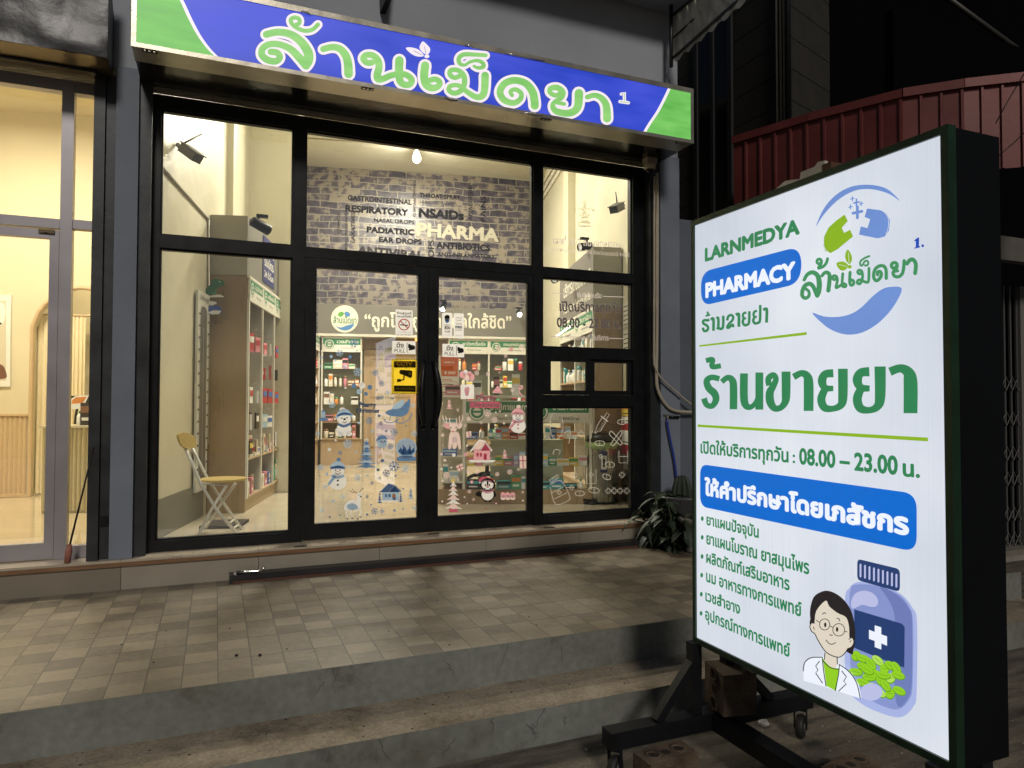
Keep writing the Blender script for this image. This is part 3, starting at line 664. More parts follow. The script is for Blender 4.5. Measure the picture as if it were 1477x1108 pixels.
# overhead wires
b = MB(); b.use(BLACK).tube([tuple(onY(1436, 178, 2.6)), tuple(onY(1460, 135, 2.6)), tuple(onY(1490, 85, 2.6))], .003, 5); tag(part('wire', b), 'thin black wire rising to the right above the signboard corner', 'wire')
b = MB(); b.use(BLACK).tube([tuple(onY(1440, 225, 2.6)), tuple(onY(1460, 208, 2.6)), tuple(onY(1495, 175, 2.6))], .003, 5); tag(part('wire', b), 'lower thin black wire ending behind the signboard corner', 'wire')
# grey fibre-cement scrap on the signboard top
# ================================================================ PHARMACY INTERIOR
U = Vector((ray(602, 586).x, ray(602, 586).y, 0)).normalized()       # side walls run this way
Bd = Vector((ray(6000, 586).x, ray(6000, 586).y, 0)).normalized()    # back wall runs this way
ANU = math.atan2(U.y, U.x); ANB = math.atan2(Bd.y, Bd.x)
CREAM = mat('cream_wall', (.57, .53, .39), .35, var=.05, scale=2, bump=.35, bscale=9)
CREAM2 = mat('cream_ceiling', (.58, .55, .45), .7, var=.04, scale=2)
SKIRT = mat('olive_skirting', (.155, .15, .115), .4)
OAK = mat('light_oak', (.42, .31, .19), .45, var=.1, scale=5, stretch=(6, 6, .6))
OAKD = mat('brown_laminate', (.285, .20, .112), .3, var=.05, scale=4, stretch=(3, 3, .5))
WHL = mat('white_laminate', (.62, .60, .52), .35)
GRL = mat('taupe_panel', (.16, .15, .125), .5, var=.05, scale=3)
GRS = mat('sage_box', (.33, .31, .25), .5)
GREENS = mat('header_green', (.02, .17, .075), .4); 
FLT = mat('polished_floor_tile', (.50, .44, .33), .06, var=.08, scale=3)
LW0 = Vector((-.39, 5.61, 0)) - U*.35                                 # left wall foot
RW0 = Vector((3.57, 5.25, 0))
cor = Vector((1.503, 11.346, 0))
def wallbox(b, p0, d, L, z0, z1, th, side):
    n = Vector((-d.y, d.x, 0))*side; A = p0; B = p0+d*L
    b.prism([(A.x, A.y), (B.x, B.y), (B.x+n.x*th, B.y+n.y*th), (A.x+n.x*th, A.y+n.y*th)], z0, z1); return b
b = MB(); b.use(FLT).prism([(-.9, 5.285), (3.9, 5.285), (6.5, 12.5), (.4, 12.5)], FLO-.08, FLO-.002); part('interior_floor', b, None, shop, kind=None)
b = MB(); b.use(CREAM); wallbox(b, LW0, U, 6.3, FLO-.1, 5.0, .1, 1); part('interior_wall', b, None, shop)
b = MB(); b.use(CREAM); wallbox(b, RW0, U, 6.2, FLO-.1, 5.0, .1, -1); part('interior_wall', b, None, shop)
b = MB(); b.use(CREAM); wallbox(b, cor+U*.40-Bd*.8, Bd, 5.6, FLO-.1, 5.0, .1, 1); part('back_wall', b, None, shop)
b = MB(); b.use(CREAM2).prism([(-.9, 5.30), (3.9, 5.30), (6.5, 12.5), (.4, 12.5)], 5.0, 5.1); part('ceiling', b, None, shop)
b = MB(); b.use(mat('room_side_paint', (.5, .46, .35), .8)).box(-.6, 3.7, 5.3, 5.32, 3.31, 5.0); part('inner_front_wall', b, None, shop)
nL = Vector((U.y, -U.x, 0))   # into the room from the left wall
b = MB(); b.use(SKIRT); wallbox(b, LW0+nL*.012+U*.2, U, 1.28, FLO, FLO+.28, .012, 1); part('skirting', b, None, shop)
b = MB(); b.use(SKIRT); wallbox(b, RW0-nL*.012, U, 6, FLO, FLO+.28, .012, -1); part('skirting', b, None, shop)
# pilasters, cornice beams
b = MB(); b.use(CREAM); wallbox(b, LW0+nL*.06+U*2.15, U, .22, FLO, 5.0, .06, 1); part('pilaster', b, None, shop)
b = MB(); b.use(CREAM); wallbox(b, RW0-nL*.10+U*3.2, U, .30, FLO, 5.0, .10, -1); part('pilaster', b, None, shop)
b = MB(); b.use(CREAM); wallbox(b, LW0+nL*.50+U*3.05, U, .5, FLO, 5.0, .5, 1); part('pilaster', b, None, shop)
b = MB(); b.use(CREAM2)
for k in range(3):
    wallbox(b, LW0+nL*(.03+.02*k)+U*.3, U, 6, 4.55+.09*k, 4.62+.09*k, .05+.02*k, 1); wallbox(b, RW0-nL*(.03+.02*k)+U*.3, U, 6, 4.55+.09*k, 4.62+.09*k, .05+.02*k, -1)
part('cornice', b, None, shop)
b = MB(); b.use(PVC)
LW = Pl(LW0+nL*.012, U)
def lw(px, py): return LW.hit(px, py)
b.tube([lw(225, 232), lw(301, 316)], .011, 6).tube([lw(301, 316), lw(300, 640)], .011, 6)
part('trunking', b, None, shop)

# ---- mural (brick wallpaper)
def brick_mat():
    m = bpy.data.materials.new('brick_mural'); m.use_nodes = True; nt = m.node_tree; N = nt.nodes; L = nt.links; p = N['Principled BSDF']; p.inputs['Roughness'].default_value = .32
    tc = N.new('ShaderNodeTexCoord'); dn = N.new('ShaderNodeTexNoise'); dn.inputs['Scale'].default_value = 3.2; dn.inputs['Detail'].default_value = 4; L.new(tc.outputs['UV'], dn.inputs['Vector'])
    va = N.new('ShaderNodeVectorMath'); va.operation = 'MULTIPLY_ADD'; va.inputs[1].default_value = (.16, .085, 0); L.new(dn.outputs['Color'], va.inputs[0]); L.new(tc.outputs['UV'], va.inputs[2])
    br = N.new('ShaderNodeTexBrick'); L.new(va.outputs[0], br.inputs['Vector']); br.inputs['Scale'].default_value = 1; br.inputs['Brick Width'].default_value = .31; br.inputs['Row Height'].default_value = .112
    br.inputs['Mortar Size'].default_value = .010; br.inputs['Mortar Smooth'].default_value = .5; br.inputs['Color1'].default_value = (0, 0, 0, 1); br.inputs['Color2'].default_value = (1, 1, 1, 1); br.inputs['Bias'].default_value = 0
    nz = N.new('ShaderNodeTexNoise'); nz.inputs['Scale'].default_value = 9; nz.inputs['Detail'].default_value = 8; L.new(tc.outputs['UV'], nz.inputs['Vector'])
    n3 = N.new('ShaderNodeTexNoise'); n3.inputs['Scale'].default_value = 1.4; n3.inputs['Detail'].default_value = 3; L.new(tc.outputs['UV'], n3.inputs['Vector'])
    def mth(op, a, b):
        n = N.new('ShaderNodeMath'); n.operation = op
        for i, q in enumerate((a, b)):
            if isinstance(q, (int, float)): n.inputs[i].default_value = q
            else: L.new(q, n.inputs[i])
        return n.outputs[0]
    v = mth('ADD', mth('MULTIPLY', br.outputs['Color'], .26), mth('ADD', mth('MULTIPLY', nz.outputs[0], 1.1), mth('MULTIPLY', n3.outputs[0], .38)))
    cr = N.new('ShaderNodeValToRGB'); L.new(v, cr.inputs[0]); e = cr.color_ramp.elements
    e[0].position = .62; e[0].color = (.030, .028, .042, 1); e[1].position = 1.0; e[1].color = (.25, .215, .17, 1)
    for ps, c in ((.78, (.068, .054, .078, 1)), (.88, (.095, .082, .10, 1)), (.95, (.155, .13, .125, 1))): q = e.new(min(1, ps)); q.color = c
    mx = N.new('ShaderNodeMix'); mx.data_type = 'RGBA'; L.new(br.outputs['Fac'], mx.inputs[0]); L.new(cr.outputs[0], mx.inputs[6]); mx.inputs[7].default_value = (.27, .25, .20, 1)
    L.new(mx.outputs[2], p.inputs['Base Color']); return m
BW = Pl(cor+U*.385, Bd)
a = BW.uv(436, 232); c = BW.uv(790, 264.5)
bb_ = bmesh.new(); uvl = bb_.loops.layers.uv.new('uv')
cs = [(a[0]-.8, 2.0), (c[0]+.1, 2.0), (c[0]+.1, c[1]), (a[0]-.8, a[1]+.05)]
f = bb_.faces.new([bb_.verts.new(BW.p(q[0], q[1], .002)) for q in cs])
for l, q in zip(f.loops, cs): l[uvl].uv = q
me = bpy.data.meshes.new('brick_mural'); bb_.to_mesh(me); me.materials.append(brick_mat())
mur = bpy.data.objects.new('mural', me); COL.objects.link(mur); tag(mur, 'grey brick wallpaper mural with medical words covering the back wall of the pharmacy', 'mural')
INK = mat('mural_ink', (.008, .006, .010), .9); INKW = mat('mural_white', (.75, .72, .6), .4); INKG = mat('mural_grey_ink', (.035, .03, .035), .9)
MURW = mat('mural_white_ink', (.50, .47, .38), .8); BWL = Pl(BW.p(0, 0, .004), Bd)
K = crop(BWL, 430, 220, 350/1477)
A_ = Art(BWL, K)
for t, a, bq, h, m, o in [('GASTROINTESTINAL', (303, 290), (690, 318), 30, INK, .035), ('RESPIRATORY', (290, 358), (667, 385), 38, INK, .045), ('NASAL DROPS', (462, 422), (707, 437), 22, INK, .03),
        ('PADIATRIC', (420, 485), (705, 503), 33, INK, .045), ('EAR DROPS', (494, 545), (750, 560), 30, INK, .04), ('ANTIVIRAL', (362, 618), (760, 652), 48, INKG, .045), ('THROAT SPRAY', (740, 272), (985, 288), 25, INK, .035),
        ('NERVOUS SYSTEM', (742, 312), (940, 324), 15, INKG, .0), ('NSAIDs', (738, 392), (1005, 410), 50, INK, .05), ('PHARMA', (724, 505), (1216, 542), 76, INKW, .055), ('ANTIBIOTICS', (843, 582), (1166, 600), 36, INK, .045),
        ('ANTI-INFLAMMATORY', (848, 630), (1196, 646), 22, INK, .03), ('MUSCULAR SYSTEM', (850, 662), (1062, 668), 13, INKG, 0)]:
    A_.text(t, a, bq, h, MURW if m is INKW else m, o*(.7 if m is INKW else 1.05))
def vtext(t, a, bq, h, m, o=0.): # upright words: a bottom, bq top
    P = K(*a); Q = K(*bq); vs, fs = layout(t, o); x0 = min(v[0] for v in vs); x1 = max(v[0] for v in vs); L = Q[1]-P[1]; sx = L/(x1-x0); hh = A_.wid(a[0], a[1], h)/.686
    A_.add([(P[0]-v[1]*hh, P[1]+(v[0]-x0)*sx) for v in vs], fs, m)
for t, a, bq, h in [('ANALGESIC', (1060, 418), (1060, 200), 24), ('PAINS', (1142, 422), (1142, 268), 32), ('DROPS', (826, 720), (826, 535), 34), ('LAXATIVES', (345, 550), (345, 365), 22), ('MUSCLE RELAXANTS', (300, 600), (300, 365), 15), ('ANTIPYRETIC', (256, 500), (256, 362), 15), ('CONTRACEPTIVES', (716, 392), (716, 180), 15)]:
    vtext(t, a, bq, h, INK if h > 20 else INKG, .01)
A_.build('lettering', mur)

# ---- bulb lamp on the ceiling
lp = thing('bulb_lamp', 'bare lit bulb hanging just under the ceiling above the brick mural', 'lamp', (2.9, 10.75, 4.9))
bp_ = onZ(601, 229, 4.80)
b = MB(); b.use(WHT).lathe([(.06, 5.0), (.06, 4.975), (.03, 4.97), (.028, 4.90)], 18, Matrix.Translation((bp_.x, bp_.y, 0))); part('holder', b, None, lp)
BULB = mat('lit_bulb', (1, 1, 1), .3, emit=(1, .93, .74), es=14)
b = MB(); b.use(BULB).lathe([(.025, .11), (.045, .07), (.062, .02), (.060, -.02), (.04, -.05), (.003, -.065)], 18, Matrix.Translation((bp_.x, bp_.y, 4.80))); part('bulb', b, None, lp)
b = MB(); b.use(PVC).tube([(bp_.x, bp_.y, 4.99), (bp_.x-1.7, bp_.y+.35, 4.99)], .010, 6); part('cable', b, None, lp)

# ---- furniture / cabinets -------------------------------------------------------------
def rotT(o, ang): return Matrix.Translation(o) @ Matrix.Rotation(ang, 4, 'Z')
COLN = {'white': (.70, .70, .66), 'cream': (.62, .56, .42), 'blue': (.05, .14, .42), 'green': (.06, .30, .14), 'red': (.42, .03, .04), 'pink': (.60, .22, .28), 'orange': (.60, .22, .05), 'yellow': (.62, .46, .06), 'teal': (.05, .30, .32), 'brown': (.20, .10, .05), 'black': (.02, .02, .02), 'pale blue': (.35, .50, .62), 'lilac': (.36, .28, .5)}
PM = {k: mat('pack_'+k.replace(' ', '_'), v, .4, var=.08, scale=60) for k, v in COLN.items()}
ORD = ['leftmost', 'second', 'third', 'fourth', 'fifth', 'sixth', 'seventh', 'eighth', 'ninth', 'tenth', 'eleventh', 'twelfth', 'thirteenth', 'fourteenth', 'fifteenth', 'sixteenth', 'seventeenth', 'eighteenth', 'nineteenth', 'twentieth']
SHN = ['top', 'second', 'third', 'fourth', 'fifth', 'sixth']
def product(kind, c1, c2, w, d, h, T):
    """one pack standing at the origin of T (front faces -Y)"""
    b = MB(); b.use(PM[c1])
    if kind in ('box', 'carton'):
        b.box(-w/2, w/2, -d/2, d/2, 0, h, T); b.use(PM[c2]).box(-w*.5+.002, w*.5-.002, -d/2-.0012, -d/2-.0002, h*.55, h*.85, T); b.use(PM['white']).box(-w*.36, w*.30, -d/2-.0012, -d/2-.0002, h*.2, h*.34, T)
    elif kind == 'bottle':
        r = min(w, d)/2; b.lathe([(r*.92, 0), (r, h*.03), (r, h*.60), (r*.8, h*.70), (r*.4, h*.77), (r*.38, h*.80)], 12, T); b.use(PM[c2]).lathe([(r*.45, h*.80), (r*.45, h*.97), (r*.4, h)], 12, T); b.use(PM['white']).lathe([(r*1.02, h*.18), (r*1.02, h*.5)], 12, T, False)
    elif kind == 'jar':
        r = min(w, d)/2; b.lathe([(r*.9, 0), (r, h*.05), (r, h*.72), (r*.85, h*.78)], 12, T); b.use(PM[c2]).lathe([(r*.92, h*.79), (r*.92, h)], 12, T)
    elif kind == 'pouch':
        b.prism([(-w/2, 0), (w/2, 0), (w*.46, h*.5), (w/2, h), (-w/2, h), (-w*.46, h*.5)], -d*.18, d*.18, T @ Matrix(((1, 0, 0, 0), (0, 0, 1, 0), (0, 1, 0, 0), (0, 0, 0, 1)))); b.use(PM[c2]).box(-w*.4, w*.4, -d*.2-.002, -d*.2, h*.45, h*.8, T)
    elif kind == 'pump bottle':
        r = min(w, d)/2; b.lathe([(r*.95, 0), (r, h*.03), (r, h*.62), (r*.5, h*.70), (r*.4, h*.74)], 12, T); b.use(PM[c2]).lathe([(r*.3, h*.74), (r*.3, h*.86), (r*.12, h*.87), (r*.12, h*.97)], 10, T).box(-r*.9, r*.2, -.006, .006, h*.96, h, T)
    return b
NP = [0]
def stock(T, x0, x1, z, where, group, maxh, dep, kinds=None, cols=None, gap=.005, fill=1., n0=0):
    x = x0+.012; k = n0
    kinds = kinds or ['box', 'box', 'bottle', 'carton', 'jar', 'pump bottle']; cols = cols or list(COLN)
    items = []
    while True:
        kd = random.choice(kinds); w = random.uniform(.05, .095) if kd != 'carton' else random.uniform(.10, .15); h = maxh*random.uniform(.45, .86); d = min(dep*.6, random.uniform(.04, .08))
        if kd == 'carton': h *= .7
        if x+w > x1-.01: break
        if random.random() < fill: items.append((kd, x+w/2, w, d, h))
        x += w+gap
    for i, (kd, xc, w, d, h) in enumerate(items):
        c1 = random.choice(cols+['white', 'white', 'cream']); c2 = random.choice([c for c in cols if c != c1] or cols)
        M = T @ Matrix.Translation((xc, random.uniform(-.01, .02)+d/2+.01, z)) @ Matrix.Rotation(random.uniform(-.12, .12), 4, 'Z')
        b = product(kd, c1, c2, w, d, h, M); nm = {'box': 'medicine_box', 'carton': 'carton', 'bottle': 'medicine_bottle', 'jar': 'jar', 'pouch': 'pouch', 'pump bottle': 'pump_bottle'}[kd]
        o = part(nm, b); pos = ORD[min(k, 19)]; k += 1
        tag(o, f'{c1} {kd}, {pos} from left on {where}' if pos != 'leftmost' else f'{c1} {kd} at left end of {where}', kd, group); NP[0] += 1
    return k
def header(pl_, c, parent, txt, sub, lab=None, mirror=False):
    """green and white category sign board; c = (u0,u1,z0,z1) on plane pl_"""
    u0, u1, z0, z1 = c; a = Art(pl_, None, .0005); h = z1-z0; zm = z0+h*.46
    a.poly([(u0, z0), (u1, z0), (u1, z1), (u0, z1)], WHL); a.poly([(u0, zm), (u1, zm), (u1, z1), (u0, z1)], GREENS)
    r = h*.40; cx = u0+r*1.35; cz = z0+h*.5
    a.ell(cx, cz, r*1.08, r*1.08, GREENS, 20); a.ell(cx, cz, r*.98, r*.98, WHL, 20); a.ell(cx, cz, r*.78, r*.78, GREENS, 18); a.ell(cx, cz, r*.5, r*.5, WHL, 16); a.poly([(cx-r*.62, cz-r*.12), (cx+r*.62, cz-r*.12), (cx+r*.62, cz+r*.14), (cx-r*.62, cz+r*.14)], GREENS)
    x0 = cx+r*1.4; w = u1-x0
    a.text(txt, (x0+w*.04, zm+h*.14), (u1-w*.08, zm+h*.14), 0, INKW, .015, h_uv=h*.22); a.text(sub, (x0+w*.2, z0+h*.13), (u1-w*.25, z0+h*.13), 0, INKG, 0, h_uv=h*.14)
    return a.build('header_sign', parent, lab)
def cabinet(nm, label, cat, o, ang, W, D, Ht, bays, shelves, kick=.10, sidem=OAKD, postm=WHL, backm=WHL, shm=OAK, base_h=.0, hdr=.2, heads=(), group=None, glass_sh=False):
    """open shelving; local x along the front, +y into the cabinet, origin at the front left foot"""
    t = thing(nm, label, cat, o, ang, group); T = rotT(o, ang)
    b = MB(); b.use(sidem).box(0, .018, .018, D, 0, Ht, T).box(W-.018, W, .018, D, 0, Ht, T).box(.018, W-.018, .018, D, Ht-.018, Ht, T); part('carcass', b, None, t)
    b = MB(); b.use(backm).box(.018, W-.018, D-.012, D-.002, kick, Ht-.018, T); part('back_panel', b, None, t)
    b = MB(); b.use(shm).box(.018, W-.018, .03, .045, 0, kick, T).box(.018, W-.018, .0, D-.012, kick, kick+.018, T); part('plinth', b, None, t)
    b = MB(); b.use(postm)
    for k in range(bays+1): xx = W*k/bays; xx = min(max(xx, .012), W-.012); b.box(xx-.012, xx+.012, -.002, .017, kick, Ht-hdr, T)
    b.box(-.004, W+.004, -.006, .017, Ht-hdr-.02, Ht-hdr, T).box(-.004, W+.004, -.006, .017, Ht-.02, Ht+.002, T); part('front_edging', b, None, t)
    for k in range(1, bays):
        xx = W*k/bays; b = MB(); b.use(backm).box(xx-.008, xx+.008, .018, D-.012, kick+.018, Ht-hdr, T); part('divider', b, None, t)
    for z in shelves:
        b = MB(); b.use(GLASS2 if glass_sh and z != shelves[-1] else shm).box(.019, W-.019, .003, D-.013, z, z+(.008 if glass_sh else .018), T); part('shelf', b, None, t)
    HP = Pl(T @ Vector((0, -.003, 0)), T.to_3x3() @ Vector((1, 0, 0)))
    b = MB(); b.use(WHL).box(0.01, W-.01, -.0025, .016, Ht-hdr, Ht-.02, T); part('fascia', b, None, t)
    for k in range(bays):
        if k < len(heads): header(HP, (W*k/bays+.025, W*(k+1)/bays-.025, o[2]+Ht-hdr+.012, o[2]+Ht-.03), t, *heads[k])
    return t, T

# left long cabinet (accessories on hooks)
FRO = Vector((.270, 6.735, FLO))
HT = 2.30-FLO
angL = ANU  # front runs along U; interior of cabinet lies to the left -> +y local is left of U: good
LC, TL = cabinet('display_cabinet', 'long brown and white display cabinet with hanging packets on the left wall', 'cabinet', tuple(FRO), angL, 1.72, .34, HT, 3, [.46], kick=.12, sidem=OAKD, backm=mat('pale_grey_back', (.44, .43, .38), .5), shm=OAK, heads=[('อุปกรณ์', 'Medical supply'), ('เครื่องมือ', 'Medical tools'), ('เวชสำอาง', 'Accessories')])
bx = thing('bulkhead_box', 'grey box standing on top of the long left display cabinet', 'box', tuple(FRO+Vector((0, 0, HT))), angL)
b = MB(); b.use(GRS).box(-.0, .004, .02, .34, .003, .54, rotT(tuple(FRO+Vector((0, 0, HT))), angL)); b.use(GRL).box(.004, 1.72, .02, .34, .003, .54, rotT(tuple(FRO+Vector((0, 0, HT))), angL)); part('casing', b, None, bx)
NAVY = mat('navy_banner', (.025, .03, .13), .4)
FP = Pl(Vector(FRO)+nL*-.018, U)   # front face plane of the box
A_ = Art(FP, None, .004); uu0 = .62; A_.poly([(uu0, 2.36), (uu0+.55, 2.36), (uu0+.55, 2.82), (uu0, 2.82)], NAVY); A_.poly([(uu0+.02, 2.62), (uu0+.18, 2.62), (uu0+.18, 2.74), (uu0+.02, 2.74)], INKW)
A_.text('บริการ', (uu0+.2, 2.66), (uu0+.52, 2.66), 0, INKW, .01, h_uv=.06); A_.text('รับบัตร', (uu0+.06, 2.53), (uu0+.5, 2.53), 0, INKW, .01, h_uv=.07); A_.text('24 ชั่วโมง', (uu0+.06, 2.42), (uu0+.5, 2.42), 0, INKW, .01, h_uv=.05)
part_ = A_.build('poster', bx)
# stock in the left cabinet : hanging packets on wire hooks
ST = TL
for bay in range(3):
    xb = 1.72*bay/3
    bn = ['nearest', 'middle', 'farthest'][bay]
    for r_i, z in enumerate((1.62, 1.38, 1.14, .90, .68)):
        for q in range(2):
            x = xb+.10+q*.25
            kd = random.random()
            if r_i in (1,) and bay == 0: continue
            hk = MB(); hk.use(ALUW).tube([ST @ Vector((x, .30, z)), ST @ Vector((x, -.03, z+.005)), ST @ Vector((x, -.045, z+.02))], .0025, 5)
            part('hook', hk, None, LC)
            if kd < .88:
                c1 = random.choice(['white', 'white', 'white', 'cream', 'pale blue', 'pale blue', 'pink', 'cream', 'black', 'lilac', 'red'] if not (bay == 1 and r_i == 2) else ['red']); c2 = random.choice(['white', 'red', 'blue', 'yellow'])
                for dd in range(2):
                    M = ST @ Matrix.Translation((x+random.uniform(-.01, .01), .0+dd*.06, z-.17)) @ Matrix.Rotation(random.uniform(-.5, .5), 4, 'Z')
                    o = part('packet', product('pouch', c1, c2, .075, .045, random.uniform(.10, .16), M)); tag(o, f'{c1} packet, {["front", "rear"][dd]} on {["left", "right"][q]} hook, {SHN[r_i]} row, {bn} bay, left cabinet', 'packet', 'packets hanging in the left cabinet')
    stock(ST, xb+.01, xb+.56, .478, f'counter shelf, {bn} bay, left cabinet', 'goods on the left cabinet shelves', .16, .30, ['box', 'carton', 'pouch', 'box'], ['white', 'red', 'blue', 'cream', 'pink'])
    stock(ST, xb+.01, xb+.56, .139, f'bottom shelf, {bn} bay, left cabinet', 'goods on the left cabinet shelves', .27, .30, ['pump bottle', 'bottle'] if bay == 2 else (['carton', 'pouch', 'box']), ['green', 'white'] if bay == 2 else ['blue', 'white', 'pink', 'brown', 'cream'])
# oak post beyond the cabinet
b = MB(); b.use(OAK); wallbox(b, Vector((FRO.x, FRO.y, 0))+U*1.80, U, .34, FLO, 2.2, .30, 1); tag(part('oak_pillar', b), 'plain light oak pillar casing at the far end of the long left cabinet', 'pillar')

# rear left-wall cabinet and the three back wall cabinets
HB = 2.20-FLO
cf = cor - U*.0
BK = []
angB = ANB
def backcab(px0, px1, label, heads, shelves, bays, side=OAK, gs=True):
    P_ = Pl(cor, Bd); u0 = P_.uv(px0, 560)[0]; u1 = P_.uv(px1, 560)[0]; o = P_.p(u0, FLO)
    return cabinet('display_cabinet', label, 'cabinet', tuple(o), angB, u1-u0, .34, HB, bays, shelves, kick=.40, sidem=side, backm=mat('cabinet_back', (.26, .245, .20), .5), shm=OAK, heads=heads, group='back wall display cabinets', hdr=.22, glass_sh=gs), u1-u0
SHV = [1.50, 1.22, .94, .66]
(c1_, T1_), w1 = backcab(463, 522, 'oak display cabinet at the left end of the back wall, under the round logo', [('เวชสำอาง', 'Cosmeceuticals')], SHV, 1)
(c2_, T2_), w2 = backcab(646, 763, 'double oak display cabinet at the right end of the back wall, with two green headers', [('ยาโรคเรื้อรัง', 'Chronic disease'), ('ยาระบบทางเดินอาหาร', 'Gastrointestinal')], SHV, 2)
for z, n in zip([1.508, 1.228, .948, .684, .42], ['top shelf', 'second shelf', 'third shelf', 'fourth shelf', 'bottom shelf']):
    stock(T1_, .03, w1-.03, z, f'{n}, left back cabinet', 'goods in the left back cabinet', .24, .3, None, ['white', 'cream', 'pink', 'brown', 'black', 'orange', 'green'], fill=.9)
    k = stock(T2_, .03, w2/2-.02, z, f'{n}, left bay, right back cabinet', 'goods in the right back cabinet', .24, .3, None, ['yellow', 'white', 'cream', 'teal', 'orange', 'red'], fill=.75)
    stock(T2_, w2/2+.02, w2-.03, z, f'{n}, right bay, right back cabinet', 'goods in the right back cabinet', .24, .3, None, ['yellow', 'white', 'green', 'red', 'black'], fill=.75)
# left-wall rear cabinet
o = cor-U*1.55-Bd*.0; o.z = FLO
LB, TLB = cabinet('display_cabinet', 'oak cabinet on the left wall next to the back corner, partly behind the door frame', 'cabinet', tuple(o), ANU, 1.5, .30, HB, 2, SHV, kick=.40, sidem=OAK, backm=mat('cabinet_back'), heads=[('สมุนไพร', 'Herbal'), ('ยาใช้ภายนอก', 'Topical')], hdr=.22)
for z, n in zip([1.518, 1.238, .958], ['top', 'second', 'third']): stock(TLB, .04, 1.46, z, f'{n} shelf, left-wall oak cabinet', 'goods in the left wall oak cabinet', .22, .28, ['box', 'bottle'], ['white', 'pink', 'red', 'cream'], fill=.8)
# taupe slogan panel above the back cabinets
SP = Pl(cor-U*.02, Bd); sp = thing('slogan_panel', 'long taupe panel with white Thai slogan and round logo above the back cabinets', 'sign', tuple(cor+Vector((0, 0, 2.2))))
a = SP.uv(440, 440); c = SP.uv(790, 447); W_ = c[0]
b = MB(); b.use(GRL)
def slab(b, P_, u0, u1, z0, z1, th, f=0.):
    q = [P_.p(u0, 0, f), P_.p(u1, 0, f), P_.p(u1, 0, f-th), P_.p(u0, 0, f-th)]; b.prism([(v.x, v.y) for v in q], z0, z1)
slab(b, SP, -.04, 3.32, 2.25, 2.70, .03); part('board', b, None, sp)
b = MB(); b.use(WHL); slab(b, SP, -.04, 3.36, 2.205, 2.245, .34, .02); part('cornice_strip', b, None, sp)
K = crop(SP, 430, 400, 400/1477); A_ = Art(SP, K)
A_.ell(248, 222, 73, 73, INKW, 28)
LB_ = mat('logo_blue', (.07, .22, .50), .4); LG_ = mat('logo_green', (.10, .36, .05), .4); LD_ = mat('logo_dark_green', (.02, .20, .08), .4)
A_.ell(228, 197, 17, 13, LG_, 12, -.5); A_.ell(262, 197, 17, 13, LB_, 12, .5)
A_.poly([(200, 258), (225, 268), (262, 256), (298, 250), (280, 275), (250, 284), (220, 276)], LB_, True)
A_.text('ล้านเม็ดยา', (188, 243), (310, 247), 26, LD_, .02)
A_.text('“ถูกโรค', (355, 262), (600, 266), 52, INKW, .022); A_.text('ถูกยา', (612, 266), (760, 268), 52, INKW, .022); A_.text('ดูแลใกล้ชิด”', (770, 268), (1135, 272), 52, INKW, .022)
A_.build('lettering', sp)
# oak door between the cabinets + warm lamp beyond
P_ = Pl(cor+U*.30, Bd); dr = thing('interior_door', 'plain light oak panel door in the back wall between the cabinets', 'door', tuple(P_.p(1.0, FLO)))
u0 = P_.uv(525, 560)[0]; u1 = P_.uv(600, 560)[0]; b = MB(); b.use(OAK); slab(b, P_, u0, u1, FLO, 2.02, .03, .03); part('door_leaf', b, None, dr)
b = MB(); b.use(mat('oak_moulding', (.36, .26, .15), .5))
for z0, z1 in ((.45, 1.15), (1.25, 1.88)):
    for q in ((u0+.10, u0+.115), (u1-.115, u1-.10)): slab(b, P_, q[0], q[1], z0, z1, .008, .040)
    slab(b, P_, u0+.115, u1-.115, z0, z0+.015, .008, .040); slab(b, P_, u0+.115, u1-.115, z1-.015, z1, .008, .040)
part('moulding', b, None, dr)
b = MB(); b.use(OAKD); slab(b, P_, u0-.06, u1+.5, 2.03, 2.2, .03, .045); slab(b, P_, u1+.01, u1+.42, FLO, 2.02, .03, .035); tag(part('oak_panel', b), 'oak wall panelling around the back door, right of it and above', 'panelling')
lq = P_.hit(601, 477); wl = thing('wall_lamp', 'small amber wall lamp glowing behind the meeting stiles of the doors', 'lamp', tuple(lq))
b = MB(); b.use(mat('amber_glow', (1, .6, .2), .4, emit=(1, .42, .10), es=3.2)).lathe([(.04, -.17), (.055, -.12), (.06, .0), (.05, .10), (.02, .14)], 16, Matrix.Translation(P_.hit(602, 478)+P_.n*.12)); part('shade', b, None, wl)
b = MB(); b.use(mat('brass', (.5, .33, .12), .3, 1.)).tube([P_.hit(602, 462)+P_.n*.04, P_.hit(602, 462)+P_.n*.12], .01, 8); part('arm', b, None, wl)
lq2 = P_.hit(607, 575); b = MB(); b.use(mat('amber_glow')).lathe([(.04, -.17), (.05, -.05), (.05, .12), (.02, .16)], 14, Matrix.Translation(lq2+P_.n*.1)); o = part('table_lamp', b); tag(o, 'tall dim amber lamp low behind the door handles', 'lamp')

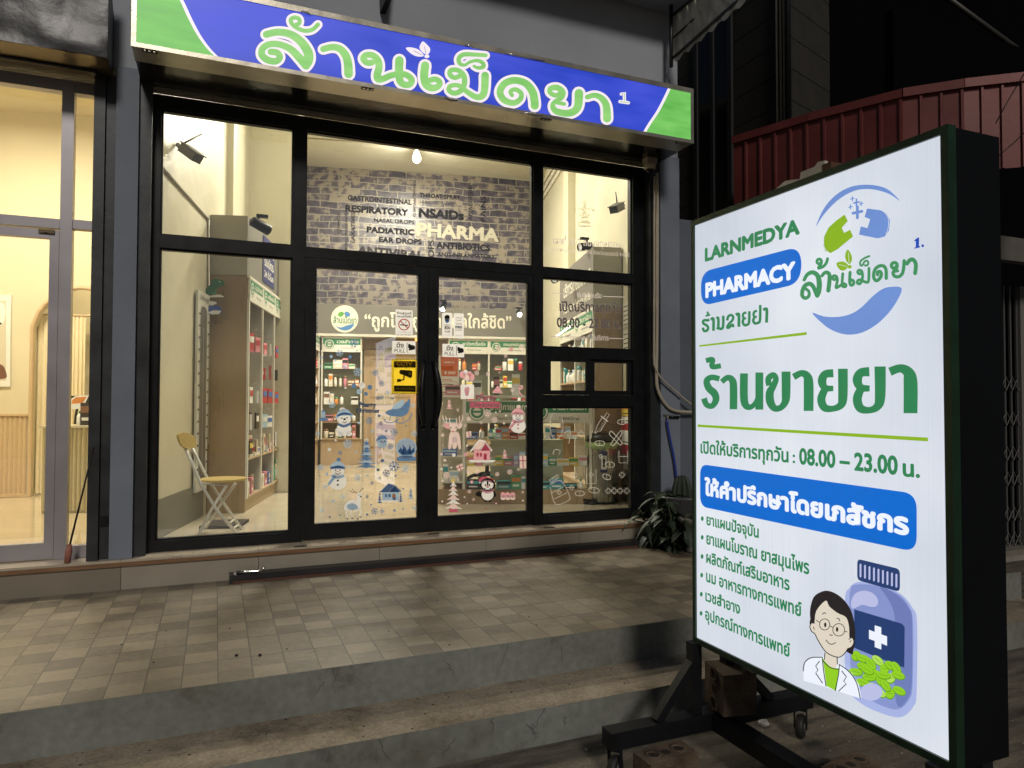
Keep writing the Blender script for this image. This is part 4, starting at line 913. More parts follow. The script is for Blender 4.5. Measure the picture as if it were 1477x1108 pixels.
# track spotlights -------------------------------------------------
SPOT_E = mat('spot_lens_lit', (1, 1, 1), .3, emit=(1, .95, .82), es=10); SPOT_D = mat('spot_lens_dim', (.6, .6, .55), .3, emit=(1, .95, .82), es=.5)
def spot(P, aim, lit, label, s=1.):
    t = thing('spotlight', label, 'spotlight', tuple(P), 0, 'black spotlights in the pharmacy'); d = (Vector(aim)-P).normalized(); q = d.to_track_quat('Z', 'Y').to_matrix().to_4x4(); T = Matrix.Translation(P) @ q
    b = MB(); b.use(BLACK).lathe([(.02*s, -.09*s), (.036*s, -.08*s), (.038*s, .05*s), (.038*s, .06*s), (.034*s, .06*s), (.033*s, .045*s)], 16, T, False).lathe([(.001, -.09*s), (.02*s, -.09*s)], 16, T, False); part('can', b, None, t)
    b = MB(); b.use(SPOT_E if lit else SPOT_D).lathe([(.001, .045*s), (.033*s, .045*s)], 16, T, False); part('lens', b, None, t)
    b = MB(); b.use(BLACK).tube([P-d*.03*s, P-d*.03*s+Vector((0, 0, .07*s))], .008*s, 6).box(P.x-.04*s, P.x+.04*s, P.y-.02*s, P.y+.02*s, P.z+.065*s, P.z+.085*s); part('bracket', b, None, t); return t
F1 = SP
spot(SP.hit(451, 438)+F1.n*.25, SP.hit(500, 600)-SP.n*2+Vector((3, -8, 0))*0+F1.n*2+Vector((.9, -.6, -1)), False, 'black spotlight at the left end above the slogan panel', 1.3)
spot(SP.hit(637, 446)+F1.n*.25, SP.hit(600, 560)+F1.n*1.5, True, 'black spotlight above the middle of the slogan panel, beside the door stile', 1.3)
spot(SP.hit(745, 455)+F1.n*.22, SP.hit(735, 500)+F1.n*1.6, True, 'lit white spotlight at the right end above the slogan panel', 1.2)
PL2 = Pl(Vector((FRO.x, FRO.y, 0))-nL*-.10, U)
spot(PL2.hit(378, 327), PL2.hit(400, 345)+nL*.8+Vector((0, 0, -.4)), False, 'black spotlight on top of the grey box, upper left window', 1.25)
spot(PL2.hit(424, 380), PL2.hit(420, 400)+nL*.8, False, 'black spotlight beside the frame post above the left cabinet headers', 1.2)
# ---- wall cameras
def wcam(P, dirv, ant, label):
    t = thing('security_camera', label, 'camera', tuple(P), 0); d = Vector(dirv).normalized(); T = Matrix.Translation(P) @ d.to_track_quat('Y', 'Z').to_matrix().to_4x4()
    b = MB(); b.use(mat('camera_shell', (.16, .155, .14), .45)).box(-.045, .045, -.09, .07, -.03, .035, T).bevel(.008, 2); part('body', b, None, t)
    b = MB(); b.use(mat('camera_shell_dark', (.05, .05, .05), .4)).box(-.052, .052, -.10, .09, .037, .044, T).box(-.04, .04, .071, .075, -.026, .03, T); part('sunshield', b, None, t)
    b = MB(); b.use(BLACK).tube([T @ Vector((.03, -.09, .03)), Vector(ant)], [.008, .005], 6); part('antenna', b, None, t)
    b = MB(); b.use(mat('camera_shell')).tube([T @ Vector((0, -.05, -.02)), T @ Vector((0, -.16, .0))], .018, 8); part('bracket', b, None, t)
q = LW.hit(252, 222)+nL*.12; wcam(q, (.55, -.45, -.50), LW.hit(264, 192)+nL*.14, 'grey security camera with antenna on the left wall, upper left window')
RW = Pl(RW0-nL*.012, -U)
q = RW.hit(908, 302)+RW.n*.13; wcam(q, (-.75, -.45, -.42), RW.hit(902, 278)+RW.n*.1, 'grey security camera on the right wall, upper right window')
q = RW.hit(833, 352)+RW.n*.4
spot(Vector(onY(843, 356, 6.55)), Vector(onY(843, 356, 6.55))+Vector((-1, -.2, -.2)), False, 'black spotlight pointing left above the service area header', 1.15)
spot(Vector(onY(803, 401, 7.2)), Vector(onY(803, 401, 7.2))+Vector((-1, -.6, -.6)), False, 'black spotlight just below the crossbar of the right window', 1.15)

# ---- right cabinet with service header
RO = Vector((3.53, 6.30, FLO)) + U*1.7      # front runs towards the camera (local x = -U)
RC, TR = cabinet('display_cabinet', 'tall brown sided cabinet with pharmacist service header on the right wall', 'cabinet', tuple(RO), math.atan2(-U.y, -U.x), 1.7, .30, 1.95, 2, [1.5, 1.2, .9, .6], kick=.1, sidem=OAKD, backm=WHL, shm=OAK, postm=WHL, heads=[('ยาแก้ปวด', 'Analgesic'), ('วิตามิน', 'Vitamins')], hdr=.22)
for z, n in zip([1.518, 1.218, .918], ['top', 'second', 'third']): stock(TR, .04, 1.66, z, f'{n} shelf, tall right cabinet', 'goods in the tall right cabinet', .22, .28, ['box', 'bottle', 'jar'], ['white', 'teal', 'cream', 'pale blue'], fill=.8)
rb = thing('bulkhead_box', 'grey box with slanted pharmacist service lettering above the tall right cabinet', 'box', tuple(RO+Vector((0, 0, 1.95))), 0)
TRB = rotT(tuple(RO+Vector((0, 0, 1.95))), math.atan2(-U.y, -U.x)); b = MB(); b.use(mat('taupe_light', (.17, .155, .135), .5)).box(0, 1.696, .0, .30, .003, .62, TRB); b.use(GRS).box(1.6965, 1.70, .0, .30, .003, .62, TRB); part('casing', b, None, rb)
RP = Pl(RO-nL*0, -U); A_ = Art(RP, lambda x, y: (x, y), .004)
zt_ = RO.z+1.95
A_.text('บริการโดยเภสัชกร', (.25, zt_+.30), (1.6, zt_+.30), 0, INKW, .02, h_uv=.12); A_.text('Pharmacist Service Area', (.25, zt_+.10), (1.6, zt_+.10), 0, INKW, .01, h_uv=.09); A_.build('lettering', rb)
b = MB(); b.use(mat('lit_strip', (1, 1, 1), .4, emit=(1, .97, .85), es=1.6)); P0 = onY(803, 485, 7.1); P1 = onY(824, 470, 6.7); b.tube([P0, P1], .012, 8)
tag(part('strip_lamp', b), 'short lit white strip lamp slanting beside the tall right cabinet', 'lamp')
# notices on the right wall
for k, (p, z0, z1) in enumerate((((899, 919), 1.93, 2.18), ((899, 918), 1.62, 1.90))):
    u0 = RW.uv(p[1], 450)[0]; u1 = RW.uv(p[0], 450)[0]; a = Art(RW, None, .003); lo, hi = min(u0, u1), max(u0, u1)
    a.poly([(lo, z0), (hi, z0), (hi, z1), (lo, z1)], WHL)
    for j in range(5): a.poly([(lo+.02, z1-.04-.045*j), (hi-.03-.02*(j % 2), z1-.04-.045*j), (hi-.03-.02*(j % 2), z1-.05-.045*j), (lo+.02, z1-.05-.045*j)], INKG)
    o = a.build('notice'); tag(o, ['upper paper notice on the right wall behind the opening hours lettering', 'lower paper notice on the right wall behind the opening hours lettering'][k], 'notice')
# sketched tree drawn on right wall
Kx = crop(RW, 770, 220, 160/591); a = Art(RW, Kx, .003); SK = mat('pencil_grey', (.20, .18, .13), .6)
for pts in [[(268, 255), (268, 290)], [(255, 300), (270, 290), (280, 300), (268, 315), (255, 300)], [(262, 320), (275, 320), (280, 340), (258, 340), (262, 320)], [(255, 345), (285, 345), (290, 365), (250, 365), (255, 345)], [(240, 372), (300, 372), (300, 390), (238, 390), (240, 372)], [(240, 295), (248, 303)], [(290, 295), (300, 303)], [(310, 305), (318, 300), (322, 308), (312, 312)], [(285, 340), (298, 330)], [(240, 335), (250, 328)], [(280, 410), (288, 415)], [(212, 290), (218, 302)]]:
    a.rib(pts, 3, SK, False)
tag(a.build('wall_drawing'), 'faint pencil drawing of a small tower on the right wall, upper right window', 'drawing')

# ---- glass display counter 'Topical drugs'
c0 = onZ(632, 727, FLO); c1 = onZ(854, 727, FLO); cw = (c1-c0).length; angC = math.atan2((c1-c0).y, (c1-c0).x)
ct = thing('display_counter', 'white framed glass display counter with green topical drugs header, centre right', 'counter', tuple(c0), angC); TC = rotT(tuple(c0), angC)
ch = 1.03; D_ = .42
b = MB(); b.use(WHL)
us = [0, .30, cw]
def cu(px): q = Pl(c0, (c1-c0)).uv(px, 650)[0]; return q
s1 = cu(669)
for x in (.012, s1, cw-.012):
    for y in (0, D_-.02): b.box(x-.012, x+.012, y, y+.02, .14, ch, TC)
b.box(0, cw, 0, D_, ch, ch+.02, TC); part('frame', b, None, ct)
b = MB(); b.use(OAKD).box(0, cw, .004, D_, 0, .14, TC); part('plinth', b, None, ct)
b = MB(); b.use(WHL).box(.024, s1-.012, D_-.01, D_-.005, .14, ch, TC); b.use(mat('counter_white_drawers', (.60, .57, .48), .4)).box(s1+.25, cw-.25, D_-.03, D_-.012, .16, .60, TC).box(s1+.40, cw-.4, D_-.034, D_-.03, .36, .37, TC); part('back_panel', b, None, ct)
for z in (.62, .36): b = MB(); b.use(GLASS2).box(s1+.013, cw-.025, .02, D_-.035, z, z+.008, TC); part('glass_shelf', b, None, ct)
for z in (.74, .45, .2): b = MB(); b.use(WHL).box(.025, s1-.013, .01, D_-.012, z, z+.015, TC); part('shelf', b, None, ct)
HP = Pl(TC @ Vector((0, -.002, 0)), TC.to_3x3() @ Vector((1, 0, 0)))
b = MB(); b.use(WHL).box(s1+.012, cw-.024, .001, .014, .78, 1.0, TC); part('fascia', b, None, ct)
header(HP, (s1+.02, s1+(cw-s1)*.5, FLO+.79, FLO+.99), ct, 'ยาใช้ภายนอก', 'Topical Drugs'); header(HP, (s1+(cw-s1)*.5+.005, cw-.03, FLO+.79, FLO+.99), ct, 'ยาใช้ภายนอก', 'Topical Drugs')
for z, n, mh, cl in ((.628, 'the upper glass shelf of the display counter', .15, ['blue', 'white', 'red', 'orange', 'pale blue', 'teal', 'black']), (.368, 'the lower glass shelf of the display counter', .17, ['white', 'yellow', 'pale blue', 'pink', 'lilac', 'green']), (.142, 'the bottom of the display counter', .17, ['blue', 'orange', 'teal', 'white', 'black', 'green'])):
    stock(TC, s1+.02, cw-.03, z, n, 'goods in the display counter', mh, .3, ['box', 'box', 'carton', 'bottle'], cl, .004)
for z, n in ((.755, 'the top'), (.465, 'the middle'), (.215, 'the lower')): stock(TC, .03, s1-.02, z, f'{n} white shelf, left end of counter', 'goods in the narrow end of the counter', .2, .3, ['box', 'carton'], ['white', 'teal', 'blue', 'green', 'pale blue'])
stock(TC, .05, cw-.5, ch+.022, 'the worktop of the display counter', 'goods on the counter worktop', .24, .3, ['box', 'bottle', 'carton'], ['white', 'pink', 'yellow', 'black'], .12, .8)
# office chair base behind the counter glass
oc = TC @ Vector((s1+.55, -.04, 0)); oc = onZ(716, 712, FLO)+Vector((.1, .55, 0))
och = thing('office_chair', 'black five star base of an office chair seen through the display counter', 'chair', tuple(oc)); b = MB(); b.use(BLACK)
for k in range(5):
    a_ = k*1.2566+.3; b.tube([oc+Vector((0, 0, .16)), oc+Vector((.16*math.cos(a_), .16*math.sin(a_), .14)), oc+Vector((.30*math.cos(a_), .30*math.sin(a_), .07))], [.03, .022, .014], 8)
part('star_base', b, None, och); b = MB(); b.use(BLACK)
for k in range(5):
    a_ = k*1.2566+.3; b.lathe([(.026, -.012), (.028, 0), (.026, .012)], 12, Matrix.Translation(oc+Vector((.30*math.cos(a_), .30*math.sin(a_), .03))) @ Matrix.Rotation(R(90), 4, 'X'))
part('castor', b, None, och); b = MB(); b.use(BLACK).tube([oc+Vector((0, 0, .16)), oc+Vector((0, 0, .42))], .024, 10).box(oc.x-.22, oc.x+.22, oc.y-.21, oc.y+.21, .61, .67); part('seat', b, None, och)
# rubbish bin
bn_ = Vector((3.52, 6.12, FLO)); tb = thing('pedal_bin', 'steel pedal bin with black lid and green liner in the right window', 'bin', tuple(bn_)); T = Matrix.Translation(bn_)
b = MB(); b.use(mat('brushed_steel', (.38, .36, .32), .28, .9, var=.1, scale=3, stretch=(12, 12, .5))).lathe([(.145, .02), (.145, .55)], 32, T, False); part('body', b, None, tb)
b = MB(); b.use(BLACK).lathe([(.152, 0), (.152, .022)], 32, T).box(-.21, -.13, -.06, .06, .0, .05, T @ Matrix.Rotation(R(20), 4, 'Z')); part('base', b, None, tb)
b = MB(); b.use(mat('green_liner', (.30, .42, .16), .45, var=.15, scale=20)).lathe([(.147, .53), (.156, .535), (.16, .56), (.157, .59), (.145, .60)], 32, T, False); part('liner', b, None, tb)
b = MB(); b.use(BLACK).lathe([(.158, .60), (.16, .63), (.13, .67), (.06, .69), (.002, .69)], 32, T); part('lid', b, None, tb)
q = Pl(bn_+Vector((-.05, -.15, 0)), (1, 0, 0)); a = Art(q, None, .002); a.poly([(-.05, .50), (.03, .50), (.03, .70), (-.05, .70)], NAVY); a.poly([(-.042, .53), (.022, .53), (.022, .66), (-.042, .66)], WHT); a.ell(-.01, .645, .008, .008, INK); a.poly([(-.02, .55), (.0, .55), (.005, .63), (-.02, .63)], INK); a.build('sticker', tb)
# red rack on the right
rr2 = thing('leaflet_rack', 'red notice rack with paper leaflets on the right wall, lower right window', 'rack', tuple(RW.hit(908, 640)))
u0 = RW.uv(921, 600)[0]; u1 = RW.uv(900, 600)[0]; lo, hi = min(u0, u1), max(u0, u1)
b = MB(); b.use(mat('red_panel', (.33, .02, .03), .4)); qv = [RW.p(lo, 0, .03), RW.p(hi, 0, .03), RW.p(hi, 0, .005), RW.p(lo, 0, .005)]; b.prism([(v.x, v.y) for v in qv], .66, 1.22); part('board', b, None, rr2)
for z0, z1, m in ((1.04, 1.11, 'yellow'), (.97, 1.035, 'white'), (.76, .90, 'white')):
    a = Art(RW, None, .033); a.poly([(lo+.03, z0), (hi-.03, z0), (hi-.03, z1), (lo+.03, z1)], PM[m]); a.poly([(lo+.06, z0+.02), (hi-.15, z0+.02), (hi-.15, z0+.03), (lo+.06, z0+.03)], INKG); a.build('leaflet', rr2)
# roll-up banner and promo posters inside the right door
pp = thing('advert_board', 'white advert board with an orange sheet behind the right door leaf', 'board', tuple(onY(650, 580, 7.4)))
PQ = Pl(onY(640, 570, 7.6), Bd); K = crop(PQ, 620, 430, 160/1043)
a = Art(PQ, K, .0); a.poly([(78, 540), (275, 540), (272, 950), (78, 950)], WHL); ORG = mat('orange_sheet', (.55, .10, .02), .5)
a.poly([(100, 550), (268, 553), (260, 738), (108, 735)], ORG); a.text('member day', (135, 610), (230, 612), 18, INKW, .02); a.text('฿ 3000', (140, 715), (240, 717), 20, INKW, .02)
for k, (x0, x1, y) in enumerate([(120, 210, 770), (110, 215, 812), (120, 240, 835), (110, 215, 888), (120, 190, 905)]): a.rib([(x0, y), ((x0+x1)/2, y-3), (x1, y+2)], 7, [mat('print_red', (.5, .08, .06), .5), INKG][k % 2], False)
a.rib([(110, 785), (240, 785), (258, 815), (240, 840)], 3, mat('print_red'), True); a.build('sheet', pp)
b = MB(); b.use(WHL); slab(b, PQ, PQ.uv(632, 580)[0], PQ.uv(661.5, 580)[0], PQ.uv(640, 575.8)[1], PQ.uv(640, 512.8)[1], .02, -.002); slab(b, PQ, PQ.uv(650, 580)[0], PQ.uv(654, 580)[0], FLO, PQ.uv(640, 575.8)[1], .02, -.004); part('backing', b, None, pp)

# ---- height chart on the left wall
hc = thing('height_chart', 'tall white growth chart with dark strip, dinosaur and whale markers on the left wall', 'chart', tuple(LW.hit(288, 560)))
K = crop(LW, 280, 360, 160/739)
b = MB(); b.use(WHL); u0 = LW.uv(281, 500)[0]; u1 = LW.uv(297, 500)[0]; slab(b, LW, u0, u1, .42, 2.10, .02, .022); part('board', b, None, hc)
HC = Pl(LW.p(0, 0, .023), U); K = crop(HC, 280, 360, 160/739); a = Art(HC, None, .001); um = (u0+u1)/2; wu = u1-u0
DG = mat('chart_grey', (.14, .13, .11), .5)
a.rrect([(u0+wu*.2, 1.98), (u0+wu*.8, 1.98), (u0+wu*.8, .50), (u0+wu*.2, .50)], DG, .05); a.poly([(um-.01, .55), (um+.01, .55), (um+.01, 1.8), (um-.01, 1.8)], ALUW)
for k in range(14): a.poly([(u0+wu*.84, .55+.1*k), (u0+wu*.97, .55+.1*k), (u0+wu*.97, .565+.1*k), (u0+wu*.84, .565+.1*k)], INKG); a.poly([(u0+wu*.03, .6+.1*k), (u0+wu*.16, .6+.1*k), (u0+wu*.16, .615+.1*k), (u0+wu*.03, .615+.1*k)], INKG)
a.text('วัดส่วนสูง', (u0+wu*.1, 2.03), (u1-wu*.1, 2.03), 0, INKG, .01, h_uv=.03); a.build('scale', hc)
# markers stick out from the chart facing the camera
MP = Pl(LW.hit(297, 445)+nL*.03, Bd); K = crop(MP, 280, 360, 160/739)
DGN = mat('dino_green', (.03, .14, .07), .5); WBL = mat('whale_blue', (.05, .10, .38), .5)
a = Art(MP, K, .001); a.poly([(78, 305), (78, 260), (100, 240), (120, 225), (118, 205), (135, 195), (180, 200), (202, 212), (200, 240), (165, 248), (150, 262), (150, 285), (130, 305), (110, 300), (95, 312)], DGN); a.poly([(95, 312), (165, 300), (200, 315), (185, 318), (100, 318)], WHT, True); a.ell(170, 215, 4, 4, WHT); a.poly([(115, 285), (130, 290), (145, 262), (150, 285), (130, 303)], PM['green']); a.build('dinosaur_marker', hc)
a = Art(MP, K, .001); a.poly([(45, 370), (62, 385), (80, 378), (130, 373), (170, 380), (184, 405), (170, 430), (120, 432), (70, 428), (48, 400)], WBL, True); a.poly([(80, 420), (130, 405), (182, 408), (168, 430), (120, 433)], WHT); a.poly([(100, 365), (95, 350), (115, 345), (145, 350), (150, 362), (130, 368), (122, 374)], WHT, True); a.ell(160, 395, 3, 3, INK); a.build('whale_marker', hc)
# ---- folding chair
ck = Vector((.02, 5.66, FLO)); 
fc = thing('folding_chair', 'white tube folding chair with pale wooden seat in the lower left window', 'chair', tuple(ck)); PW = mat('pale_ply', (.52, .38, .13), .4, var=.1, scale=9, stretch=(1, 6, 6)); WT = mat('white_tube', (.62, .60, .54), .3, .1)
CP = 5.60; CQ = 5.86
def cpt(px, py, y): return onY(px, py, y)
b = MB(); b.use(WT)
ft = [cpt(345, 771, CP), cpt(277, 772, CP)]
# front-facing tubes: backrest tube continues down to the right foot; the other crosses it
b.tube([cpt(264, 640, CP+.05), cpt(277, 668, CP+.03), cpt(289, 697, CP), cpt(312, 735, CP), cpt(345, 774, CP)], .011, 8)
b.tube([cpt(276, 645, CQ), cpt(290, 672, CQ), cpt(299, 690, CQ), cpt(318, 720, CQ), cpt(352, 768, CQ)], .011, 8); part('back_tube', b, None, fc)
b = MB(); b.use(WT).tube([cpt(327, 700, CP), cpt(305, 735, CP), cpt(283, 778, CP)], .011, 8).tube([cpt(340, 697, CQ), cpt(322, 722, CQ), cpt(296, 762, CQ)], .011, 8); part('front_leg', b, None, fc)
b = MB(); b.use(WT).tube([cpt(337, 762, CP), cpt(344, 757, CQ)], .008, 6).tube([cpt(331, 755, CP), cpt(338, 749, CQ)], .008, 6).tube([cpt(286, 771, CP), cpt(298, 757, CQ)], .008, 6).tube([cpt(290, 765, CP), cpt(302, 752, CQ)], .008, 6).tube([cpt(290, 697, CP), cpt(327, 700, CP)], .008, 6); part('rung', b, None, fc)
b = MB(); b.use(PW); sz = cpt(320, 692, 5.7).z; cxs = cpt(321, 692, 5.72)
b.prism([(cxs.x+.17*math.cos(t)*(1.0 if math.cos(t) > 0 else .95), cxs.y+.16*math.sin(t)) for t in [2*math.pi*i/28 for i in range(28)]], sz-.008, sz+.008); part('seat', b, None, fc)
b = MB(); b.use(PW); PB = Pl(cpt(268, 640, CP+.02), Vector((.45, .9, 0))); a = Art(PB, None)
K = crop(PB, 0, 350, 500/1477)
pts = smooth([K(*p) for p in [(757, 820), (775, 810), (810, 815), (828, 835), (832, 868), (800, 878), (775, 868), (762, 845)]], 4, True)
n_ = len(pts); A1_ = [b.bm.verts.new(PB.p(u, v, .008)) for u, v in pts]; B1_ = [b.bm.verts.new(PB.p(u, v, -.008)) for u, v in pts]
b._f(A1_); b._f(B1_[::-1])
for i in range(n_): b._f([A1_[i], A1_[(i+1) % n_], B1_[(i+1) % n_], B1_[i]])
part('backrest', b, None, fc)
q = onZ(325, 765, FLO); b = MB(); b.use(mat('dark_mat', (.03, .025, .02), .8)).box(-.15, .15, -.16, .16, 0, .02, rotT((q.x, q.y+.25, FLO), ANU-R(90))); tag(part('weighing_scale', b), 'flat dark weighing scale on the floor behind the folding chair', 'scale')

# ================================================================ NEIGHBOUR INTERIOR
CRW = mat('warm_cream_wall', (.66, .59, .42), .6, var=.03, scale=2); FLT2 = mat('warm_floor_tile', (.56, .47, .32), .07, var=.06, scale=2)
W0 = Vector((-2.03, 8.77, 0)); NP_ = Pl(W0, Bd)
b = MB(); b.use(FLT2).prism([(-3.4, 5.285), (-.62, 5.285), (.45, 9.0), (-3.4, 10.0)], FLO-.08, FLO-.003); part('interior_floor', b, None, nb)
b = MB(); b.use(CRW)
ua = NP_.uv(45, 600)[0]; ub = NP_.uv(185, 600)[0]
slab(b, NP_, -1.6, ua, FLO-.1, 4.2, .1)
# arch opening: wall above arch
arch = [(ua+(ub-ua)*i/16, 1.95+.42*math.sin(math.pi*i/16)**.6) for i in range(17)]
for i in range(16):
    p, q = arch[i], arch[i+1]; A = NP_.p(p[0], p[1]); B = NP_.p(q[0], q[1]); b.quad(A, B, NP_.p(q[0], 4.2), NP_.p(p[0], 4.2)); b.quad(B, A, A-NP_.n*.1, B-NP_.n*.1)
slab(b, NP_, ub, ub+1.2, FLO-.1, 4.2, .1); part('interior_wall', b, None, nb)
b = MB(); b.use(CRW).prism([(-3.4, 5.3), (-.60, 5.3), (.5, 9.1), (-3.4, 10.0)], 4.2, 4.3); b.box(-3.5, -3.4, 5.3, 10, FLO-.1, 4.2); p0 = Vector((-.60, 5.30, 0)); wallbox(b, p0, U, 4.2, FLO-.1, 4.2, .02, -1); b.box(-3.4, -.62, 5.3, 5.32, 3.25, 4.2); part('ceiling', b, None, nb)
b = MB(); b.use(CRW); slab(b, NP_, ua-.5, ub+.8, FLO-.1, 4.2, .1, -1.2); part('far_wall', b, None, nb)
b = MB(); b.use(mat('pale_wood_trim', (.55, .40, .23), .5))
for p in [arch]:
    pts = [NP_.p(ua, FLO, .012)]+[NP_.p(q[0], q[1], .012) for q in arch]+[NP_.p(ub, FLO, .012)]; b.tube(pts, .022, 6, False)
part('arch_trim', b, None, nb)
FL = mat('fluted_panel', (.54, .40, .24), .45)
def flute(P_, u0, u1, z0, z1, f, m=FL, pitch=.045):
    b = MB(); b.use(m); n = int((u1-u0)/pitch); prof = []
    for i in range(n):
        x = u0+i*pitch
        for k in range(5): t = k/5; prof.append((x+pitch*t, f+.016*math.sin(math.pi*t)))
    prof.append((u0+n*pitch, f))
    for i in range(len(prof)-1):
        A, B = prof[i], prof[i+1]; b.quad(P_.p(A[0], z0, A[1]), P_.p(B[0], z0, B[1]), P_.p(B[0], z1, B[1]), P_.p(A[0], z1, A[1]))
    return b
zt_f = NP_.uv(20, 600)[1]
part('fluted_wainscot', flute(NP_, -1.6, ua-.02, FLO+.03, zt_f, .005), None, nb)
b = MB(); b.use(mat('pale_wood_trim')); slab(b, NP_, -1.6, ua-.01, zt_f, zt_f+.02, .035, .03); slab(b, NP_, -1.6, ua-.01, FLO, FLO+.03, .03, .026); part('dado_rail', b, None, nb)
# curtains
CUR = mat('cream_curtain', (.80, .70, .48), .8); CB = Pl(NP_.p(0, 0, -.10), Bd)
def curtain(px0, px1, lab):
    u0 = CB.uv(px0, 500)[0]; u1 = CB.uv(px1, 500)[0]; zt_ = CB.uv(60, 455)[1]; b = MB(); b.use(CUR); n = 60; pr = []
    for i in range(n+1): t = i/n; pr.append((u0+(u1-u0)*t, .012*math.sin(t*26)+.006*math.sin(t*55)))
    for i in range(n):
        A, B = pr[i], pr[i+1]; f = b.quad(CB.p(A[0], FLO+.02, A[1]*1.3), CB.p(B[0], FLO+.02, B[1]*1.3), CB.p(B[0], zt_, B[1]*.5), CB.p(A[0], zt_, A[1]*.5))
    o = part('curtain', b); tag(o, lab, 'curtain', 'cream curtains in the left shop arch')
curtain(47, 80, 'cream curtain hanging at the left side of the arch in the left shop'); curtain(97, 123, 'cream curtain gathered behind the narrow window, above the fluted counter')
b = MB(); b.use(mat('pale_wood_trim')); zr = CB.uv(60, 454)[1]; b.tube([CB.p(ua, zr), CB.p(ub, zr)], .012, 8); tag(part('curtain_rod', b), 'thin curtain rod across the arch in the left shop', 'rod')
q = Pl(NP_.p(0, 0, -.7), Bd); b = MB(); b.use(mat('pale_sage_cabinet', (.50, .46, .34), .5)); slab(b, q, q.uv(122, 500)[0], q.uv(122, 500)[0]+.8, FLO, q.uv(130, 483)[1], .3); slab(b, q, q.uv(122, 500)[0]-.02, q.uv(122, 500)[0]+.82, q.uv(130, 495)[1], q.uv(130, 483)[1], .02, .02); tag(part('cupboard', b), 'pale sage cupboard behind the curtain in the left shop', 'cupboard')
# framed picture at the picture edge
PF = Pl(NP_.p(0, 0, .02), Bd); K = lambda x, y: PF.uv(x, y); a = Art(PF, K, .003); pic = thing('framed_picture', 'white framed picture with white and brown shapes at the left edge of the photo', 'picture', tuple(PF.hit(5, 490)))
a.poly([(-45, 424), (15, 427), (15, 557), (-45, 560)], WHT); a.poly([(-38, 432), (9, 434), (9, 549), (-38, 552)], mat('picture_cream', (.6, .55, .42), .5)); a.ell(-8, 455, 14, 13, WHT); a.poly([(-22, 440), (0, 436), (8, 444), (5, 466), (-10, 468)], WHT, True); a.ell(-4, 467, 7, 2.2, INK); a.poly([(-20, 545), (-12, 528), (2, 526), (8, 534), (8, 546)], mat('picture_brown', (.16, .06, .03), .5), True); a.build('print', pic)
b = MB(); b.use(WHT); slab(b, PF, PF.uv(-45, 490)[0], PF.uv(15, 490)[0], PF.uv(0, 558)[1], PF.uv(0, 425.5)[1], .018, .002); part('frame', b, None, pic)
# counter
cq = onZ(103, 739.5, FLO); CP_ = Pl((cq.x, cq.y, 0), Bd); ctr = thing('counter', 'cream fluted reception counter in the left shop', 'counter', (cq.x, cq.y, FLO))
uL = CP_.uv(60, 700)[0]; uR = CP_.uv(129, 700)[0]; zc = CP_.uv(110, 614)[1]; zc2 = CP_.uv(131, 581)[1]
OLV = mat('sage_flutes', (.46, .40, .24), .5)
part('fluted_front', flute(CP_, uL, uR, FLO+.02, zc-.02, .005, OLV, .035), None, ctr)
b = MB(); b.use(OLV); slab(b, CP_, uL, uR, FLO, zc-.02, .45, .0); slab(b, CP_, uR, uR+.8, FLO, zc2, .5, .01); part('body', b, None, ctr)
b = MB(); b.use(mat('counter_top', (.55, .50, .36), .3)); slab(b, CP_, uL-.02, uR, zc-.02, zc, .47, .03); part('top', b, None, ctr)
TQ = Pl(CP_.p(0, 0, -.15), Bd); K = crop(TQ, 0, 550, 170/673)
tab = thing('tablet', 'pink tilted tablet screen on a stand on the fluted counter', 'tablet', tuple(TQ.hit(114, 590)))
a = Art(TQ, K, .0); a.poly([(400, 105), (430, 85), (508, 80), (480, 140), (450, 158), (400, 160)], WHT); a.poly([(412, 108), (432, 92), (496, 88), (472, 125), (408, 130)], PM['orange']); a.build('screen', tab)
b = MB(); b.use(BLACK).tube([TQ.hit(110, 588)-TQ.n*.02, TQ.hit(108, 600)-TQ.n*.02, TQ.hit(107, 612)-TQ.n*.02], .012, 6); slab(b, TQ, TQ.uv(101, 590)[0], TQ.uv(127, 590)[0], TQ.uv(113, 589)[1], TQ.uv(113, 571)[1], .01, -.003); part('stand', b, None, tab)
for px, w, h, c1, c2, lb in ((115.5, .055, .13, 'white', 'green', 'small white bottle with green label beside the tablet on the fluted counter'), (124, .08, .20, 'black', 'brown', 'dark square flask at the right end of the fluted counter')):
    p = TQ.hit(px, 610); b = product('bottle' if c1 == 'white' else 'box', c1, c2, w, w, h, Matrix.Translation((p.x, p.y, zc+.002))); tag(part('bottle', b), lb, 'bottle')
# ================================================================ BLUE FASCIA SIGN
G_BL = glow('sign_blue', (44, 72, 206), 1., .16, 1.6, (1, 1, 4), (70, 84, 216), (1.5, 1, 40)); G_GR = glow('sign_green', (96, 184, 80), .98, .14, 2.5, (1, 1, 5), (128, 205, 104), (1.5, 1, 40))
G_LG = glow('letter_green', (130, 200, 106), 1., .06, 4, (1, 1, 4), (150, 212, 122)); G_WH = glow('letter_white', (243, 232, 240), 1., .02); G_ED = glow('letter_edge', (90, 95, 150), .8, .02)
X0, X1, Z0, Z1, YF = -.473, 3.487, 3.237, 3.672, 4.60
fs = thing('shop_sign', 'long lit blue and green fascia sign with green Thai lettering above the pharmacy front', 'sign', (1.5, 4.7, Z0))
b = MB(); b.use(ALUW).box(X0, X1, YF+.012, 4.80, Z0, Z1); part('housing', b, None, fs)
b = MB(); b.use(ALUW)
e = .024
